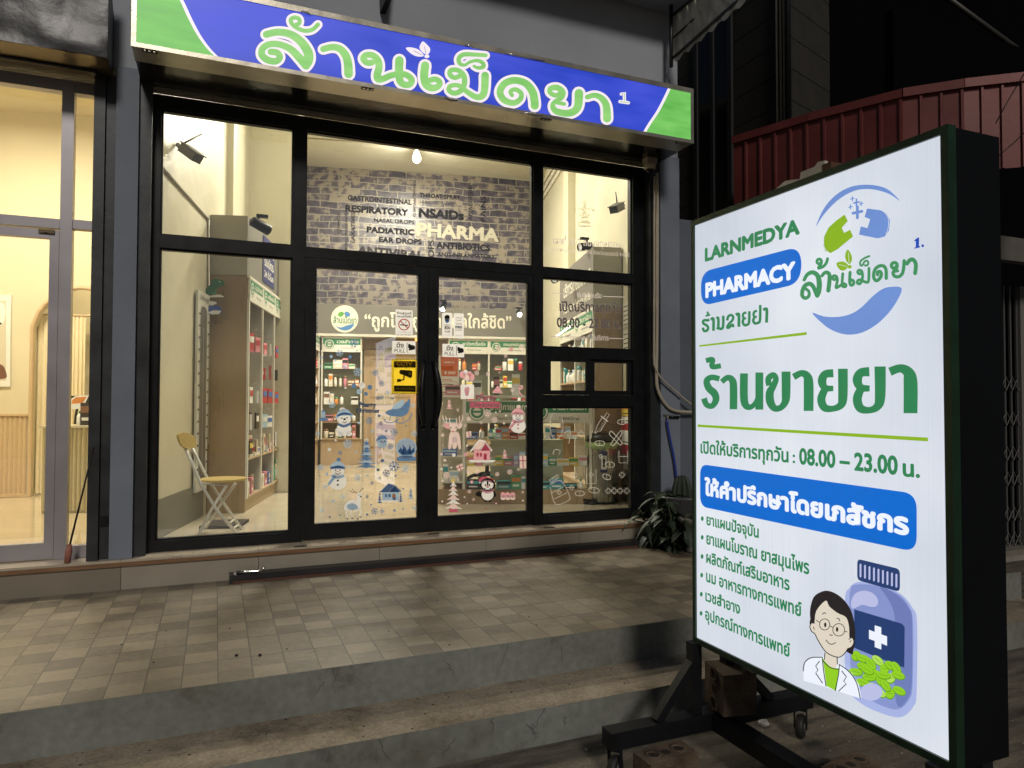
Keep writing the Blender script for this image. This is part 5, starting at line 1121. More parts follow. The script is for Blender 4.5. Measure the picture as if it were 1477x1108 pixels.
b.box(X0-.003, X1+.003, YF-.004, YF+.010, Z0-.003, Z0+e).box(X0-.003, X1+.003, YF-.004, YF+.010, Z1-e*1.4, Z1+.003).box(X0-.003, X0+e, YF-.003, YF+.010, Z0+e, Z1-e*1.4).box(X1-e, X1+.003, YF-.003, YF+.010, Z0+e, Z1-e*1.4); part('edge_frame', b, None, fs)
b = MB(); b.use(DKST)
for x in (-.38, .9, 2.2, 3.38):
    b.box(x-.04, x+.04, 4.61, 4.64, Z0-.008, Z0-.0005)
b.use(ALUW)
for x in (-.38, .9, 2.2, 3.38):
    for k in (-.025, 0, .025): b.box(x+k-.005, x+k+.005, 4.605, 4.62, Z0-.012, Z0-.009)
part('bracket', b, None, fs)
FPn = Pl((0, YF+.002, 0), (1, 0, 0)); a = Art(FPn, None, .0, .00015)
a.poly([(X0+e, Z0+e), (X1-e, Z0+e), (X1-e, Z1-e*1.4), (X0+e, Z1-e*1.4)], G_BL)
def C6(x, y): return FPn.uv(360+x*.2031, y*.2031)
def C7(x, y): return FPn.uv(640+x*.2505, 50+y*.2505)
def C1(x, y): return FPn.uv(x*.3385, y*.3385)
zt_, zb_ = Z1-e*1.4, Z0+e
# green corners with a white band
lc = [C1(*p) for p in ((725, -90), (765, 0), (800, 75), (840, 150), (880, 205))]; le = C1(915, 243); lc = [(u, min(v, zt_)) for u, v in lc]+[(le[0], zb_)]
lc = smooth(lc, 4); lc = [(u, min(max(v, zb_), zt_)) for u, v in lc]
a.poly([(X0+e, zt_)]+[(u+.022, v) for u, v in lc]+[(X0+e, zb_)], G_WH, raw=True); a.poly([(X0+e, zt_)]+lc+[(X0+e, zb_)], G_GR, raw=True)
rc = [C7(*p) for p in ((1303, 312), (1272, 385), (1237, 450), (1195, 512), (1165, 548))]; rc[0] = (rc[0][0]+.005, zt_); rc[-1] = (rc[-1][0], zb_); rc = smooth(rc, 4); rc = [(u, min(max(v, zb_), zt_)) for u, v in rc]
a.poly([(X1-e, zt_)]+[(u-.026, v) for u, v in rc]+[(X1-e, zb_)], G_WH, raw=True); a.poly([(X1-e, zt_)]+rc+[(X1-e, zb_)], G_GR, raw=True)
# handwritten letters as strokes (crop id, points, widths)
ST6 = [([(118, 248), (200, 231), (290, 247), (365, 300), (412, 370), (418, 425), (400, 468)], [50, 50, 54, 60, 66, 68, 60]),
       ([(150, 371), (195, 378), (214, 412), (185, 438), (130, 430), (88, 395), (92, 350), (140, 318), (215, 320), (290, 352), (345, 405), (396, 462)], [46, 46, 46, 48, 50, 50, 48, 46, 46, 50, 56, 60]),
       ([(325, 182), (352, 168), (350, 138), (318, 128), (292, 142), (300, 172), (335, 202), (390, 222), (445, 214), (485, 178)], 30),
       ([(522, 352), (585, 338), (640, 350), (680, 395), (697, 450), (702, 528)], [44, 46, 50, 56, 60, 62]),
       ([(868, 448), (832, 448), (806, 420), (825, 396), (872, 396), (908, 430), (918, 480), (905, 535), (912, 566), (950, 562), (1000, 540), (1058, 530), (1112, 536), (1150, 570), (1135, 602), (1095, 604), (1066, 575), (1060, 500), (1062, 432)], [44]*5+[50, 52, 54, 50, 46, 44, 44, 44, 44, 46, 46, 52, 58, 60]),
       ([(1245, 468), (1238, 540), (1250, 600), (1290, 628), (1335, 618), (1348, 588), (1320, 566), (1285, 572)], [58, 58, 56, 50, 44, 42, 40, 40])]
ST7 = [([(92, 240), (60, 250), (34, 232), (40, 208), (80, 208), (112, 235), (118, 280), (100, 322), (60, 340), (28, 322), (38, 298), (85, 296), (130, 330), (185, 362), (222, 352), (234, 310), (236, 238)], [28]*5+[30, 32, 32, 30, 28, 26, 26, 30, 34, 40, 42, 44]),
       ([(240, 122), (180, 118), (115, 117), (86, 138), (90, 168), (118, 178), (150, 160), (190, 152), (222, 165), (226, 188), (196, 194), (172, 184)], [22, 24, 26, 26, 24, 18, 18, 20, 24, 24, 20, 16]),
       ([(392, 352), (382, 330), (410, 318), (442, 338), (440, 372), (400, 396), (345, 378), (322, 332), (350, 284), (405, 266), (468, 282), (508, 330), (520, 380), (522, 412)], [22, 24, 26, 28, 30, 34, 38, 40, 40, 40, 42, 46, 46, 46]),
       ([(668, 342), (640, 352), (610, 335), (614, 312), (652, 308), (682, 332), (675, 365), (640, 388), (625, 410), (640, 440), (690, 455), (740, 448), (770, 415), (776, 340)], [26, 26, 28, 30, 34, 34, 30, 26, 28, 36, 40, 42, 46, 50]),
       ([(640, 392), (692, 402)], 22),
       ([(824, 362), (868, 352), (910, 372), (934, 415), (938, 485)], [28, 30, 36, 42, 46])]
def strokes(a, f6, f7, ew, m, kw=1.):
    for T, S in ((f6, ST6), (f7, ST7)):
        a.T = T; ex = ew if T is f6 else ew*.81
        for pts, w in S:
            w = [q*kw+ex for q in w] if isinstance(w, list) else w*kw+ex
            a.rib(pts, w, m)
strokes(a, C6, C7, 42, G_ED); a.b += .0004; strokes(a, C6, C7, 36, G_WH); a.b += .0004; strokes(a, C6, C7, 0, G_LG)
a.T = C6
a.poly([(1108, 347), (1140, 340), (1190, 352), (1222, 378), (1234, 402), (1190, 405), (1145, 385)], G_WH, True); a.poly([(1230, 298), (1262, 325), (1280, 350), (1275, 378), (1256, 392), (1225, 375), (1205, 345), (1212, 318)], G_WH, True)
a.ell(1257, 404, 18, 13, G_WH); a.rib([(1165, 365), (1222, 395)], 3, G_ED, False); a.rib([(1240, 335), (1250, 385)], 3, G_ED, False)
a.T = C7
for m, w in ((G_WH, 19), (G_LG, 4)):
    a.rib([(1020, 345), (1037, 337), (1037, 385)], w, m, False); a.rib([(1012, 388), (1060, 395)], w, m, False)
a.build('face', fs)
# peeling bright lumps of clear tape along the frame
TAPE = mat('silver_tape', (.70, .66, .60), .18, .7, bump=.5, bscale=30)
for T_, pts in ((C6, [(365, 85), (400, 95), (440, 112)]), (C7, [(120, 60), (150, 68), (180, 85)]), (C7, [(345, 112), (400, 120), (470, 135), (520, 142), (580, 155)]), (C7, [(0, 360), (40, 378), (80, 380)]), (C7, [(430, 452), (500, 458), (570, 470)])):
    q = [FPn.p(*T_(*p), .008+.003*random.random()) for p in pts]; b = MB(); b.use(TAPE).tube(q, [.004]+[.009]*(len(q)-2)+[.003], 6); part('tape', b, None, fs)

# ================================================================ STANDING LIGHTBOX
XB = 1.894; YN, YFR = 1.347, 2.514; ZB0, ZB1 = .152, 1.957; XK = 2.117
B_WH = glow('panel_white', (203, 211, 224), 1.03, .10, 1.2, (1, 1, 1), (226, 231, 239), (1, 190, .7)); B_GR = glow('panel_green', (42, 128, 82), 1., .05, 8); B_BL = glow('panel_blue', (0, 104, 205), 1., .03, 3)
B_LM = glow('panel_lime', (136, 178, 32), 1., .03); B_LG = glow('panel_logo_blue', (108, 142, 208), 1., .05, 6); B_TX = glow('panel_letter_white', (236, 242, 252), 1., .01)
B_SK = glow('panel_skin', (222, 212, 194), 1., .01); B_BK = glow('panel_black', (38, 34, 36), 1., .01); B_N = glow('panel_navy', (38, 62, 112), 1., .03); B_P1 = glow('panel_lilac_one', (166, 178, 225), 1., .02); B_P2 = glow('panel_lilac_two', (134, 148, 204), 1., .02); B_P3 = glow('panel_lilac_three', (186, 190, 228), 1., .02)
B_L1 = glow('panel_pill_one', (146, 205, 38), 1., .04); B_L2 = glow('panel_pill_two', (178, 222, 92), 1., .04); B_DB = glow('panel_numeral_blue', (20, 70, 178), 1., .02); B_G2 = glow('panel_logo_green', (60, 142, 92), 1., .05, 8); B_L3 = glow('panel_pill_edge', (98, 160, 20), 1., .04); B_SHD = glow('panel_lilac_shade', (110, 124, 182), 1., .02)
lb = thing('lightbox_sign', 'large standing lit white pharmacy signboard with Thai lettering on a wheeled black stand', 'signboard', (2.0, 1.93, GR))
DGF = mat('dark_green_frame', (.012, .040, .020), .38, .2, var=.25, scale=9); NVB = mat('navy_black_side', (.003, .004, .006), .75, .0, var=.2, scale=5); NVB.node_tree.nodes['Principled BSDF'].inputs['Specular IOR Level'].default_value = .15
b = MB(); b.use(NVB).box(XB+.012, XK, YN+.004, YFR-.004, ZB0+.004, ZB1-.004); part('box', b, None, lb)
b = MB(); b.use(DGF); t = .023
b.box(XB-.003, XB+.03, YN, YN+t, ZB0, ZB1).box(XB-.003, XB+.03, YFR-t*.75, YFR, ZB0, ZB1).box(XB-.003, XB+.03, YN+t, YFR-t*.75, ZB0, ZB0+t).box(XB-.003, XB+.03, YN+t, YFR-t*.75, ZB1-t, ZB1); b.bevel(.002); part('frame', b, None, lb)
P = Pl((XB+.006, YFR, 0), (0, -1, 0)); T1 = crop(P, 1000, 200, 370/1367); T2 = crop(P, 1000, 480, 370/1367); T3 = crop(P, 1000, 730, 250/1108); T4 = crop(P, 1130, 780, 347/1172)
a = Art(P, T1, .0, .00012); L_ = YFR-YN
a.poly([(.012, ZB0+.015), (L_-.015, ZB0+.015), (L_-.015, ZB1-.015), (.012, ZB1-.015)], B_WH, raw=True); a.build('light_panel', lb)
a = Art(P, T1, .0004, .00012)
a.text('LARNMEDYA', (66, 652), (563, 505), (66, 73), B_GR, .052)
a.rrect([(42, 712), (577, 572), (577, 770), (42, 893)], B_BL, .46, 8); a.text('PHARMACY', (70, 845), (540, 742), (68, 86), B_TX, .058)
a.poly([(33, 1101), (606, 1031), (606, 1046), (33, 1110)], B_LM)
# crescent, capsules, crosses, swoosh
a.poly([(655, 470), (690, 385), (740, 320), (800, 275), (870, 250), (950, 247), (1020, 262), (1065, 292), (1103, 333), (1060, 303), (1015, 284), (950, 270), (880, 273), (810, 302), (745, 352), (690, 415)], B_LG, True, k=3)
def capsule(outer, notch, m): a.poly(outer+notch, m)
a.poly([(808, 405), (825, 440), (793, 475), (805, 503), (838, 486), (853, 522), (770, 590), (735, 610), (705, 600), (694, 570), (700, 520), (722, 475), (760, 440)], B_LM)
a.rib([(738, 455), (706, 490), (697, 535), (700, 580), (722, 606)], 3, B_WH, True)
a.poly([(928, 373), (1000, 382), (1032, 400), (1050, 435), (1045, 490), (1022, 522), (985, 532), (885, 512), (895, 468), (930, 478), (945, 430), (915, 418)], B_LG); a.rib([(1020, 392), (1040, 420), (1042, 470), (1030, 508)], 3, B_WH, True)
for x, y, r in ((877, 393, 24), (872, 341, 14), (851, 321, 9), (898, 347, 9), (841, 365, 9)): a.rib([(x-r, y+r*.22), (x+r, y-r*.22)], r*.62, B_LG, False); a.rib([(x, y-r*1.25), (x, y+r*1.25)], r*.62, B_LG, False)
a.poly([(637, 928), (700, 948), (780, 950), (850, 932), (905, 895), (955, 845), (1010, 803), (1060, 790), (1115, 798), (1090, 865), (1040, 935), (975, 995), (900, 1035), (820, 1045), (740, 1020), (680, 975)], B_LG, True, k=3)
# handwritten name on the board
a.T = crop(P, 1150, 350, 190/1477)
for pts, w in (([(85, 420), (120, 360), (180, 335), (235, 370), (255, 450), (250, 540), (232, 595)], [26, 30, 34, 38, 42, 42, 36]), ([(105, 520), (138, 550), (138, 600), (100, 624), (66, 600), (66, 545), (95, 485), (145, 462), (185, 490), (215, 555), (232, 595)], [24, 24, 26, 28, 30, 32, 34, 34, 34, 34, 34]),
        ([(275, 225), (252, 240), (230, 222), (237, 194), (262, 187), (280, 208), (272, 248), (245, 288), (300, 270), (335, 230), (350, 182)], 22), ([(285, 375), (310, 345), (345, 335), (370, 365), (370, 430), (358, 538)], [24, 28, 30, 32, 34, 34]),
        ([(443, 400), (425, 418), (405, 402), (415, 375), (445, 378), (460, 415), (452, 465), (446, 508), (490, 485), (530, 462), (556, 475), (552, 494), (530, 496), (514, 475), (521, 350)], 21), ([(602, 335), (598, 400), (600, 458), (618, 480), (642, 462), (640, 432), (615, 420), (600, 440)], 23),
        ([(725, 348), (703, 352), (688, 332), (702, 311), (732, 322), (743, 370), (735, 430), (710, 464), (684, 454), (692, 426), (725, 420), (770, 442), (804, 444), (814, 400), (816, 290)], 21), ([(818, 153), (770, 173), (725, 205), (715, 240), (732, 262), (752, 240), (765, 215), (795, 205), (808, 232), (795, 257), (770, 257)], 15),
        ([(912, 362), (912, 335), (935, 325), (953, 345), (950, 380), (925, 415), (895, 428), (872, 400), (870, 345), (892, 292), (940, 262), (985, 268), (1008, 310), (1010, 402)], 25), ([(1118, 272), (1100, 292), (1072, 275), (1072, 240), (1105, 226), (1130, 245), (1126, 288), (1098, 318), (1086, 345), (1105, 378), (1150, 384), (1190, 350), (1205, 290), (1212, 205)], 25), ([(1140, 318), (1100, 328)], 20), ([(1243, 237), (1268, 205), (1300, 190), (1330, 212), (1343, 262), (1334, 345)], 30)):
    a.rib(pts, [q*1.4 for q in w] if isinstance(w, list) else w*1.5, B_G2)
# Lao line
a.T = crop(P, 1005, 430, 120/1477)
for pts, w in (([(238, 378), (208, 398), (165, 393), (130, 412), (138, 455), (195, 488), (220, 535), (190, 583), (142, 580), (128, 525)], 38), ([(190, 262), (214, 256), (218, 282), (190, 320)], 24), ([(175, 322), (255, 296)], 26), ([(265, 382), (295, 366), (315, 385), (315, 583)], 40), ([(365, 362), (393, 350), (402, 380), (402, 500), (385, 560)], 38), ([(400, 518), (440, 550), (478, 530), (490, 460), (490, 315)], 38),
        ([(560, 400), (578, 330), (630, 302), (667, 340), (650, 400), (600, 450), (562, 510), (572, 532), (605, 518), (640, 478), (664, 482), (667, 520)], 36), ([(712, 300), (745, 285), (768, 305), (768, 512)], 42), ([(903, 258), (852, 275), (840, 325), (860, 360), (896, 360)], 34), ([(852, 368), (838, 425), (865, 480), (915, 476), (950, 430), (956, 235)], 38), ([(1092, 228), (1046, 245), (1030, 295), (1050, 335), (1088, 330)], 34), ([(1045, 345), (1025, 400), (1052, 450), (1110, 442), (1146, 390), (1150, 125)], 38), ([(1202, 215), (1240, 195), (1268, 215), (1262, 438)], 42)):
    a.rib(pts, w*1.22, B_GR, cap=False)
a.T = crop(P, 1300, 330, 50/1385)
a.poly([(590, 515), (575, 478), (680, 390), (750, 350), (772, 370), (765, 705), (805, 700), (800, 755), (580, 808), (585, 765), (638, 742), (642, 500)], B_DB); a.ell(918, 690, 52, 58, B_DB)
a.T = T1
a.poly([(830, 592), (848, 615), (854, 640), (848, 662), (836, 668), (820, 645), (818, 618)], B_LM, True); a.poly([(770, 668), (795, 656), (820, 662), (834, 680), (815, 702), (790, 700)], B_LM, True); a.ell(842, 684, 10, 10, B_LM)
a.rib([(835, 610), (838, 662)], 2.2, B_WH, False); a.rib([(785, 672), (828, 683)], 2.2, B_WH, False)
a.build('upper_print', lb)
a = Art(P, T2, .0004, .00012)

for pts, w in (([(68, 150), (104, 143), (100, 181), (148, 176)], 27), ([(140, 246), (98, 238), (72, 258), (84, 296), (112, 322), (122, 356), (102, 390), (72, 384), (58, 350)], [30, 30, 34, 38, 40, 36, 30, 30, 32]), ([(152, 262), (182, 240), (206, 250), (215, 285), (215, 408)], [28, 30, 36, 40, 40]),
        ([(271, 217), (271, 345), (282, 388), (308, 396), (334, 372), (352, 330)], [42, 42, 38, 28, 26, 26]), ([(353, 212), (353, 410)], 42), ([(405, 282), (402, 244), (428, 226), (442, 248), (428, 284), (410, 318), (412, 368), (434, 402), (466, 400), (490, 372), (496, 330), (496, 207)], [32, 32, 32, 30, 34, 42, 44, 36, 32, 38, 46, 48]),
        ([(536, 236), (578, 216), (608, 232), (616, 275), (616, 417)], [36, 34, 44, 52, 52]), ([(748, 216), (704, 222), (688, 258), (704, 294), (748, 297)], [44, 42, 46, 36, 28]), ([(704, 300), (684, 352), (700, 398), (746, 405), (788, 386), (799, 340), (799, 192)], [38, 44, 42, 32, 40, 50, 52]),
        ([(940, 208), (894, 214), (876, 252), (894, 292), (942, 297)], [50, 46, 50, 40, 32]), ([(894, 300), (876, 352), (892, 402), (942, 413), (984, 392), (998, 340), (998, 180)], [42, 48, 46, 34, 44, 56, 60]), ([(1050, 208), (1104, 190), (1146, 210), (1160, 262), (1160, 429)], [46, 44, 58, 74, 74])):
    a.rib(pts, w, B_GR, cap=False)

a.poly([(25, 489), (1253, 559), (1253, 579), (25, 502)], B_LM)
a.text('เปิดให้บริการทุกวัน', (42, 640), (508, 690), (46, 58), B_GR, .03); a.text(':', (534, 693), (544, 694), (42, 42), B_GR, .02, ref=.45); a.text('08.00 – 23.00', (570, 698), (1090, 755), (62, 82), B_GR, .035); a.text('น.', (1124, 762), (1208, 770), (62, 68), B_GR, .035)
a.rrect([(40, 700), (1195, 858), (1195, 1170), (40, 925)], B_BL, .26, 7)
a.text('ให้คำปรึกษาโดยเภสัชกร', (68, 862), (1146, 1075), (54, 92), B_TX, .05)
a.T = T3
for (x, y), t, p, q, hh in (((62, 80), 'ยาแผนปัจจุบัน', (90, 118), (422, 202), (48, 60)), ((62, 200), 'ยาแผนโบราณ ยาสมุนไพร', (90, 240), (745, 435), (48, 74)), ((62, 322), 'ผลิตภัณฑ์เสริมอาหาร', (90, 360), (620, 538), (48, 70)), ((60, 441), 'นม อาหารทางการแพทย์', (90, 480), (698, 706), (48, 72)), ((58, 563), 'เวชสำอาง', (86, 603), (305, 690), (48, 58)), ((57, 685), 'อุปกรณ์ทางการแพทย์', (85, 722), (625, 965), (48, 70))):
    a.ell(x, y, 9, 15, B_GR, 14); a.text(t, p, q, hh, B_GR, .03)
a.build('lower_print', lb)
# bottle and pharmacist drawing
a = Art(P, T4, .0004, .00012)
a.poly([(300, 290), (318, 235), (350, 205), (395, 200), (440, 212), (530, 238), (585, 270), (632, 330), (652, 400), (650, 740), (635, 805), (595, 850), (545, 860), (450, 830), (375, 790), (320, 730), (300, 600)], B_P1, True, k=3)
a.poly([(345, 215), (440, 215), (520, 240), (575, 272), (615, 325), (632, 400), (630, 700), (615, 770), (575, 815), (530, 820), (450, 790), (380, 740), (330, 650), (322, 300), (328, 240)], B_P2, True, k=3)
a.poly([(470, 222), (560, 268), (612, 330), (628, 400), (626, 700), (600, 780), (560, 808), (540, 700), (545, 400), (520, 300)], B_SHD, True, k=3)
a.poly([(330, 300), (350, 258), (395, 243), (440, 258), (462, 290), (455, 318), (425, 322), (385, 312), (355, 325), (335, 330)], B_P3, True, k=3)
a.poly([(346, 334), (578, 404), (592, 420), (590, 618), (560, 610), (346, 522)], B_N)
a.poly([(446, 412), (478, 422), (478, 456), (506, 466), (506, 512), (478, 500), (478, 530), (446, 518), (446, 488), (418, 478), (418, 434), (446, 444)], B_TX)
a.rrect([(361, 88), (569, 138), (569, 250), (361, 192)], B_N, .22, 4)
for k in range(9): x = 377+k*22; y = 145+k*6.2; a.rib([(x, y-29), (x, y+29)], 9, B_P3, False)
rp = random.Random(4)
for x, y, r_ in ((357, 562, 0), (392, 575, .3), (430, 600, .9), (465, 585, .7), (395, 615, .4), (357, 640, .2), (498, 625, 0), (530, 610, .6), (556, 620, 1), (460, 650, .5), (425, 665, .2), (530, 670, 0), (568, 655, .4), (490, 690, .6), (395, 690, .3), (450, 715, .5), (480, 740, .6), (530, 745, 0), (575, 730, .5), (500, 655, .2), (420, 630, .5), (510, 705, .9)):
    rx, ry = (24, 27) if r_ == 0 else (36, 20); a.ell(x, y, rx, ry, B_L3, 16, r_); a.ell(x-1, y-3, rx*.92, ry*.86, rp.choice((B_L1, B_L1, B_L2)), 16, r_)
    a.rib([(x-rx*.6*math.cos(r_), y-rx*.6*math.sin(r_)-2), (x+rx*.6*math.cos(r_), y+rx*.6*math.sin(r_)-2)], 2.2, B_L3, False)
a.ell(440, 735, 55, 42, B_P3, 18)
# coat
a.poly([(108, 632), (118, 590), (150, 568), (205, 562), (290, 600), (345, 645), (380, 700), (392, 768), (330, 748), (220, 712), (110, 680)], B_TX, False)
a.poly([(203, 570), (240, 612), (286, 622), (268, 729), (222, 706)], B_L1); a.poly([(213, 530), (277, 560), (278, 600), (262, 620), (240, 612), (212, 585)], B_SK)
a.poly([(142, 330), (158, 275), (190, 250), (225, 242), (265, 255), (305, 285), (340, 335), (358, 400), (362, 470), (352, 535), (330, 545), (155, 420), (143, 380)], B_BK, True, k=3)
a.poly([(166, 450), (146, 440), (141, 415), (150, 396), (163, 398), (172, 340), (218, 290), (235, 318), (275, 350), (318, 372), (332, 420), (334, 470), (350, 470), (356, 492), (345, 515), (322, 525), (308, 552), (275, 566), (235, 552), (200, 515), (178, 475)], B_SK, True, k=3)
LK = lambda pts, w=4, sm=True: a.rib(pts, w, B_BK, sm)
LK([(163, 400), (148, 400), (141, 418), (150, 440), (165, 452), (182, 485), (215, 535), (250, 558), (285, 565), (310, 548), (328, 522)], 4.5); LK([(332, 478), (347, 470), (356, 490), (346, 514), (326, 524)], 4.5)
LK([(158, 418), (163, 430)], 3.5, False); LK([(336, 492), (343, 484)], 3.5, False)
def ring(cx, cy, rx, ry): LK([(cx+rx*math.cos(t), cy+ry*math.sin(t)) for t in [6.283*i/14 for i in range(15)]], 3.6)
ring(214, 406, 25, 27); ring(283, 432, 29, 30); LK([(239, 413), (254, 420)], 3.6, False); LK([(173, 386), (190, 396)], 3.6, False); LK([(312, 440), (324, 442)], 3.6, False)
a.ell(217, 408, 6, 12, B_BK, 12); a.ell(275, 430, 6, 12, B_BK, 12); LK([(204, 356), (212, 349), (219, 353)]); LK([(275, 376), (284, 378), (289, 389)]); LK([(241, 454), (247, 459), (253, 458)]); LK([(222, 482), (236, 498), (252, 502), (268, 494)])
LK([(216, 545), (214, 575)], 4.5, False); LK([(276, 566), (277, 598)], 4.5, False); LK([(204, 570), (210, 630), (222, 706)], 4.5); LK([(204, 578), (240, 614), (286, 624)], 4); LK([(287, 600), (283, 650), (267, 727)], 4.5)
LK([(111, 632), (118, 592), (148, 568), (205, 565)], 4.5); LK([(190, 585), (172, 608), (183, 628), (172, 642), (205, 690)], 4.5, False); LK([(287, 600), (335, 635), (372, 690), (390, 766)], 4.5); LK([(300, 632), (322, 660), (309, 682), (322, 694), (285, 729)], 4.5, False)
a.build('drawing', lb)
# stand
STM = mat('stand_black_steel', (.013, .014, .018), .36, .4, var=.3, scale=8)
def bx4(*r): b = MB(); b.use(STM).box(*r).bevel(.003); return b
for y0 in (2.485, 1.38):
    for x0 in (1.868, 2.044): part('post', bx4(x0, x0+.047, y0, y0+.045, -.142, ZB0+.002), None, lb)
for y0 in (2.47, 1.36): part('cross_beam', bx4(1.465, 2.52, y0, y0+.075, -.212, -.143), None, lb)
part('long_beam', bx4(1.955, 2.03, 1.436, 2.469, -.214, -.147), None, lb)
for y0 in (2.487, 1.382):
    for x0, z0, x1, z1 in ((1.883, .07, 1.70, -.145), (2.08, .07, 2.30, -.145)):
        b = MB(); b.use(STM); d = Vector((x1-x0, 0, z1-z0)).normalized(); w = Vector((-d.z, 0, d.x))*.017; q = [Vector((x0, y0, z0))+w, Vector((x0, y0, z0))-w, Vector((x1, y0, z1))-w, Vector((x1, y0, z1))+w]
        vs = [b.bm.verts.new(p) for p in q]+[b.bm.verts.new(p+Vector((0, .04, 0))) for p in q]
        for f in ((0, 1, 2, 3), (7, 6, 5, 4), (0, 4, 5, 1), (1, 5, 6, 2), (2, 6, 7, 3), (3, 7, 4, 0)): b._f([vs[i] for i in f])
        part('brace', b, None, lb)
RUB = mat('black_rubber', (.018, .017, .016), .6); HUB = mat('grey_hub', (.15, .15, .15), .4, .5)
for cx_, cy_ in ((2.475, 2.512), (1.50, 2.512), (2.475, 1.40), (1.50, 1.40)):
    T = Matrix.Translation((cx_, cy_-.01, GR+.052)) @ Matrix.Rotation(R(35), 4, 'Z') @ Matrix.Rotation(R(90), 4, 'X')
    b = MB(); b.use(RUB).lathe([(.030, -.017), (.046, -.017), (.052, -.010), (.052, .010), (.046, .017), (.030, .017)], 26, T); w = part('caster', b, None, lb)
    b = MB(); b.use(HUB).lathe([(.004, -.019), (.012, -.021), (.030, -.0185)], 20, T).lathe([(.030, .0185), (.012, .021), (.004, .019)], 20, T); part('rim', b, None, w)
    b = MB(); b.use(STM).box(-.012, .012, -.028, -.024, -.01, .075, T @ Matrix.Rotation(R(-90), 4, 'X')).box(-.012, .012, .024, .028, -.01, .075, T @ Matrix.Rotation(R(-90), 4, 'X')).box(-.022, .022, -.028, .028, .075, .085, T @ Matrix.Rotation(R(-90), 4, 'X')); part('fork', b, None, w)
# concrete blocks
BRK = stained('old_interlocking_brick', (.095, .060, .038), (.14, .10, .068), (.04, .026, .016), 9., .9)
def block(T, label, L=.235, W=.115, Hh=.115):
    b = MB(); b.use(BRK).box(-L/2, L/2, -W/2, W/2, 0, Hh, T)
    b.bevel(.006, 2)
    b.use(mat('brick_hole_shade', (.015, .01, .008), .9))  # flat dark patches on the top painted as shade inside the holes
    for x in (-.06, .06): b.lathe([(.022, Hh+.0015), (.001, Hh+.0016)], 16, T, False)if False else None
    for x in (-.062, .062):
        TT = T @ Matrix.Translation((x, 0, Hh)); b.use(BRK).lathe([(.033, -.001), (.031, .006), (.023, .006), (.021, .001)], 18, TT, False); b.use(mat('brick_hole_shade')).lathe([(.021, .0012), (.0005, .0012)], 16, TT, False)
    b.use(mat('brick_hole_shade')).box(-.015, .015, -.015, .015, Hh+.0005, Hh+.0015, T)
    return b
o = part('brick', block(Matrix.Translation((1.672, 2.40, GR)) @ Matrix.Rotation(R(4), 4, 'Z'), '', Hh=.13)); tag(o, 'brown interlocking brick with two round holes on the road before the stand', 'brick', 'bricks weighing down the sign stand')
Tb = Matrix.Translation((2.055, 2.46, -.143)) @ Matrix.Rotation(R(-12), 4, 'Z') @ Matrix.Translation((-.055, 0, .10)) @ Matrix.Rotation(R(-90), 4, 'Y')
o = part('brick', block(Tb @ Matrix.Translation((0, 0, -.12)), '', L=.17, W=.17, Hh=.15)); tag(o, 'large brown brick lying on its side on the stand beams beside the posts', 'brick', 'bricks weighing down the sign stand')
q = onZ(1218, 1103, GR+.1); o = part('brick', block(Matrix.Translation((q.x, q.y-.03, GR)) @ Matrix.Rotation(R(12), 4, 'Z'), '')); tag(o, 'brown brick on the road just below the bottom edge of the signboard', 'brick', 'bricks weighing down the sign stand')
# crumpled tissue
q = onZ(1102, 1046, GR); b = MB(); b.use(mat('tissue', (.55, .53, .48), .8)); bmesh.ops.create_icosphere(b.bm, subdivisions=3, radius=.02)
for v in b.bm.verts: v.co = Vector((v.co.x*1.4, v.co.y, v.co.z*.7))*(1+.45*mn.noise(v.co*70)); v.co += Vector((q.x, q.y, GR+.012))
tag(part('tissue', b), 'small crumpled white tissue on the road near the caster wheel', 'litter')
# litter chips on the road
rp = random.Random(9); b = MB(); b.use(mat('pale_grit', (.30, .27, .22), .8)); 
for k in range(240):
    x = rp.uniform(-.2, 4.2); y = rp.uniform(1.3, 2.86); s = rp.uniform(.002, .006); b.box(x-s, x+s, y-s*.7, y+s*.7, GR, GR+s, None)
o = part('grit', b); o['kind'] = 'stuff'
b = MB(); b.use(mat('dark_grit', (.03, .022, .015), .9))
for k in range(150):
    x = rp.uniform(-1.4, 3.4); y = rp.uniform(2.9, 3.2) if k % 3 else rp.uniform(3.25, 4.8); z = -.187 if y < 3.21 else 0; s = rp.uniform(.0015, .005); b.prism([(x-s, y), (x, y-s*.6), (x+s, y+s*.2), (x+s*.2, y+s*.7)], z, z+s*.6)
o = part('dirt_specks', b); o['kind'] = 'stuff'
# pale broken sheet showing over the signboard
Q = Pl((2.60, 2.0, 0), (0, -1, 0)); KQ = lambda x, y: Q.uv(1000+x*.3249, y*.3249)
b = MB(); b.use(mat('fibre_cement', (.60, .57, .50), .8, var=.12, scale=12)); pts = [KQ(*p) for p in [(350, 852), (372, 842), (412, 806), (440, 800), (480, 796), (484, 766), (520, 752), (545, 742), (560, 721), (590, 714), (593, 900), (350, 1000)]]
A1_ = [b.bm.verts.new(Q.p(u, v, .01)) for u, v in pts]; B1_ = [b.bm.verts.new(Q.p(u, v, -.01)) for u, v in pts]; b._f(A1_); b._f(B1_[::-1])
for i in range(len(pts)): b._f([A1_[i], A1_[(i+1) % len(pts)], B1_[(i+1) % len(pts)], B1_[i]])
fcx = part('broken_panel', b); tag(fcx, 'pale jagged fibre cement scrap just above the signboard top edge', 'scrap panel')
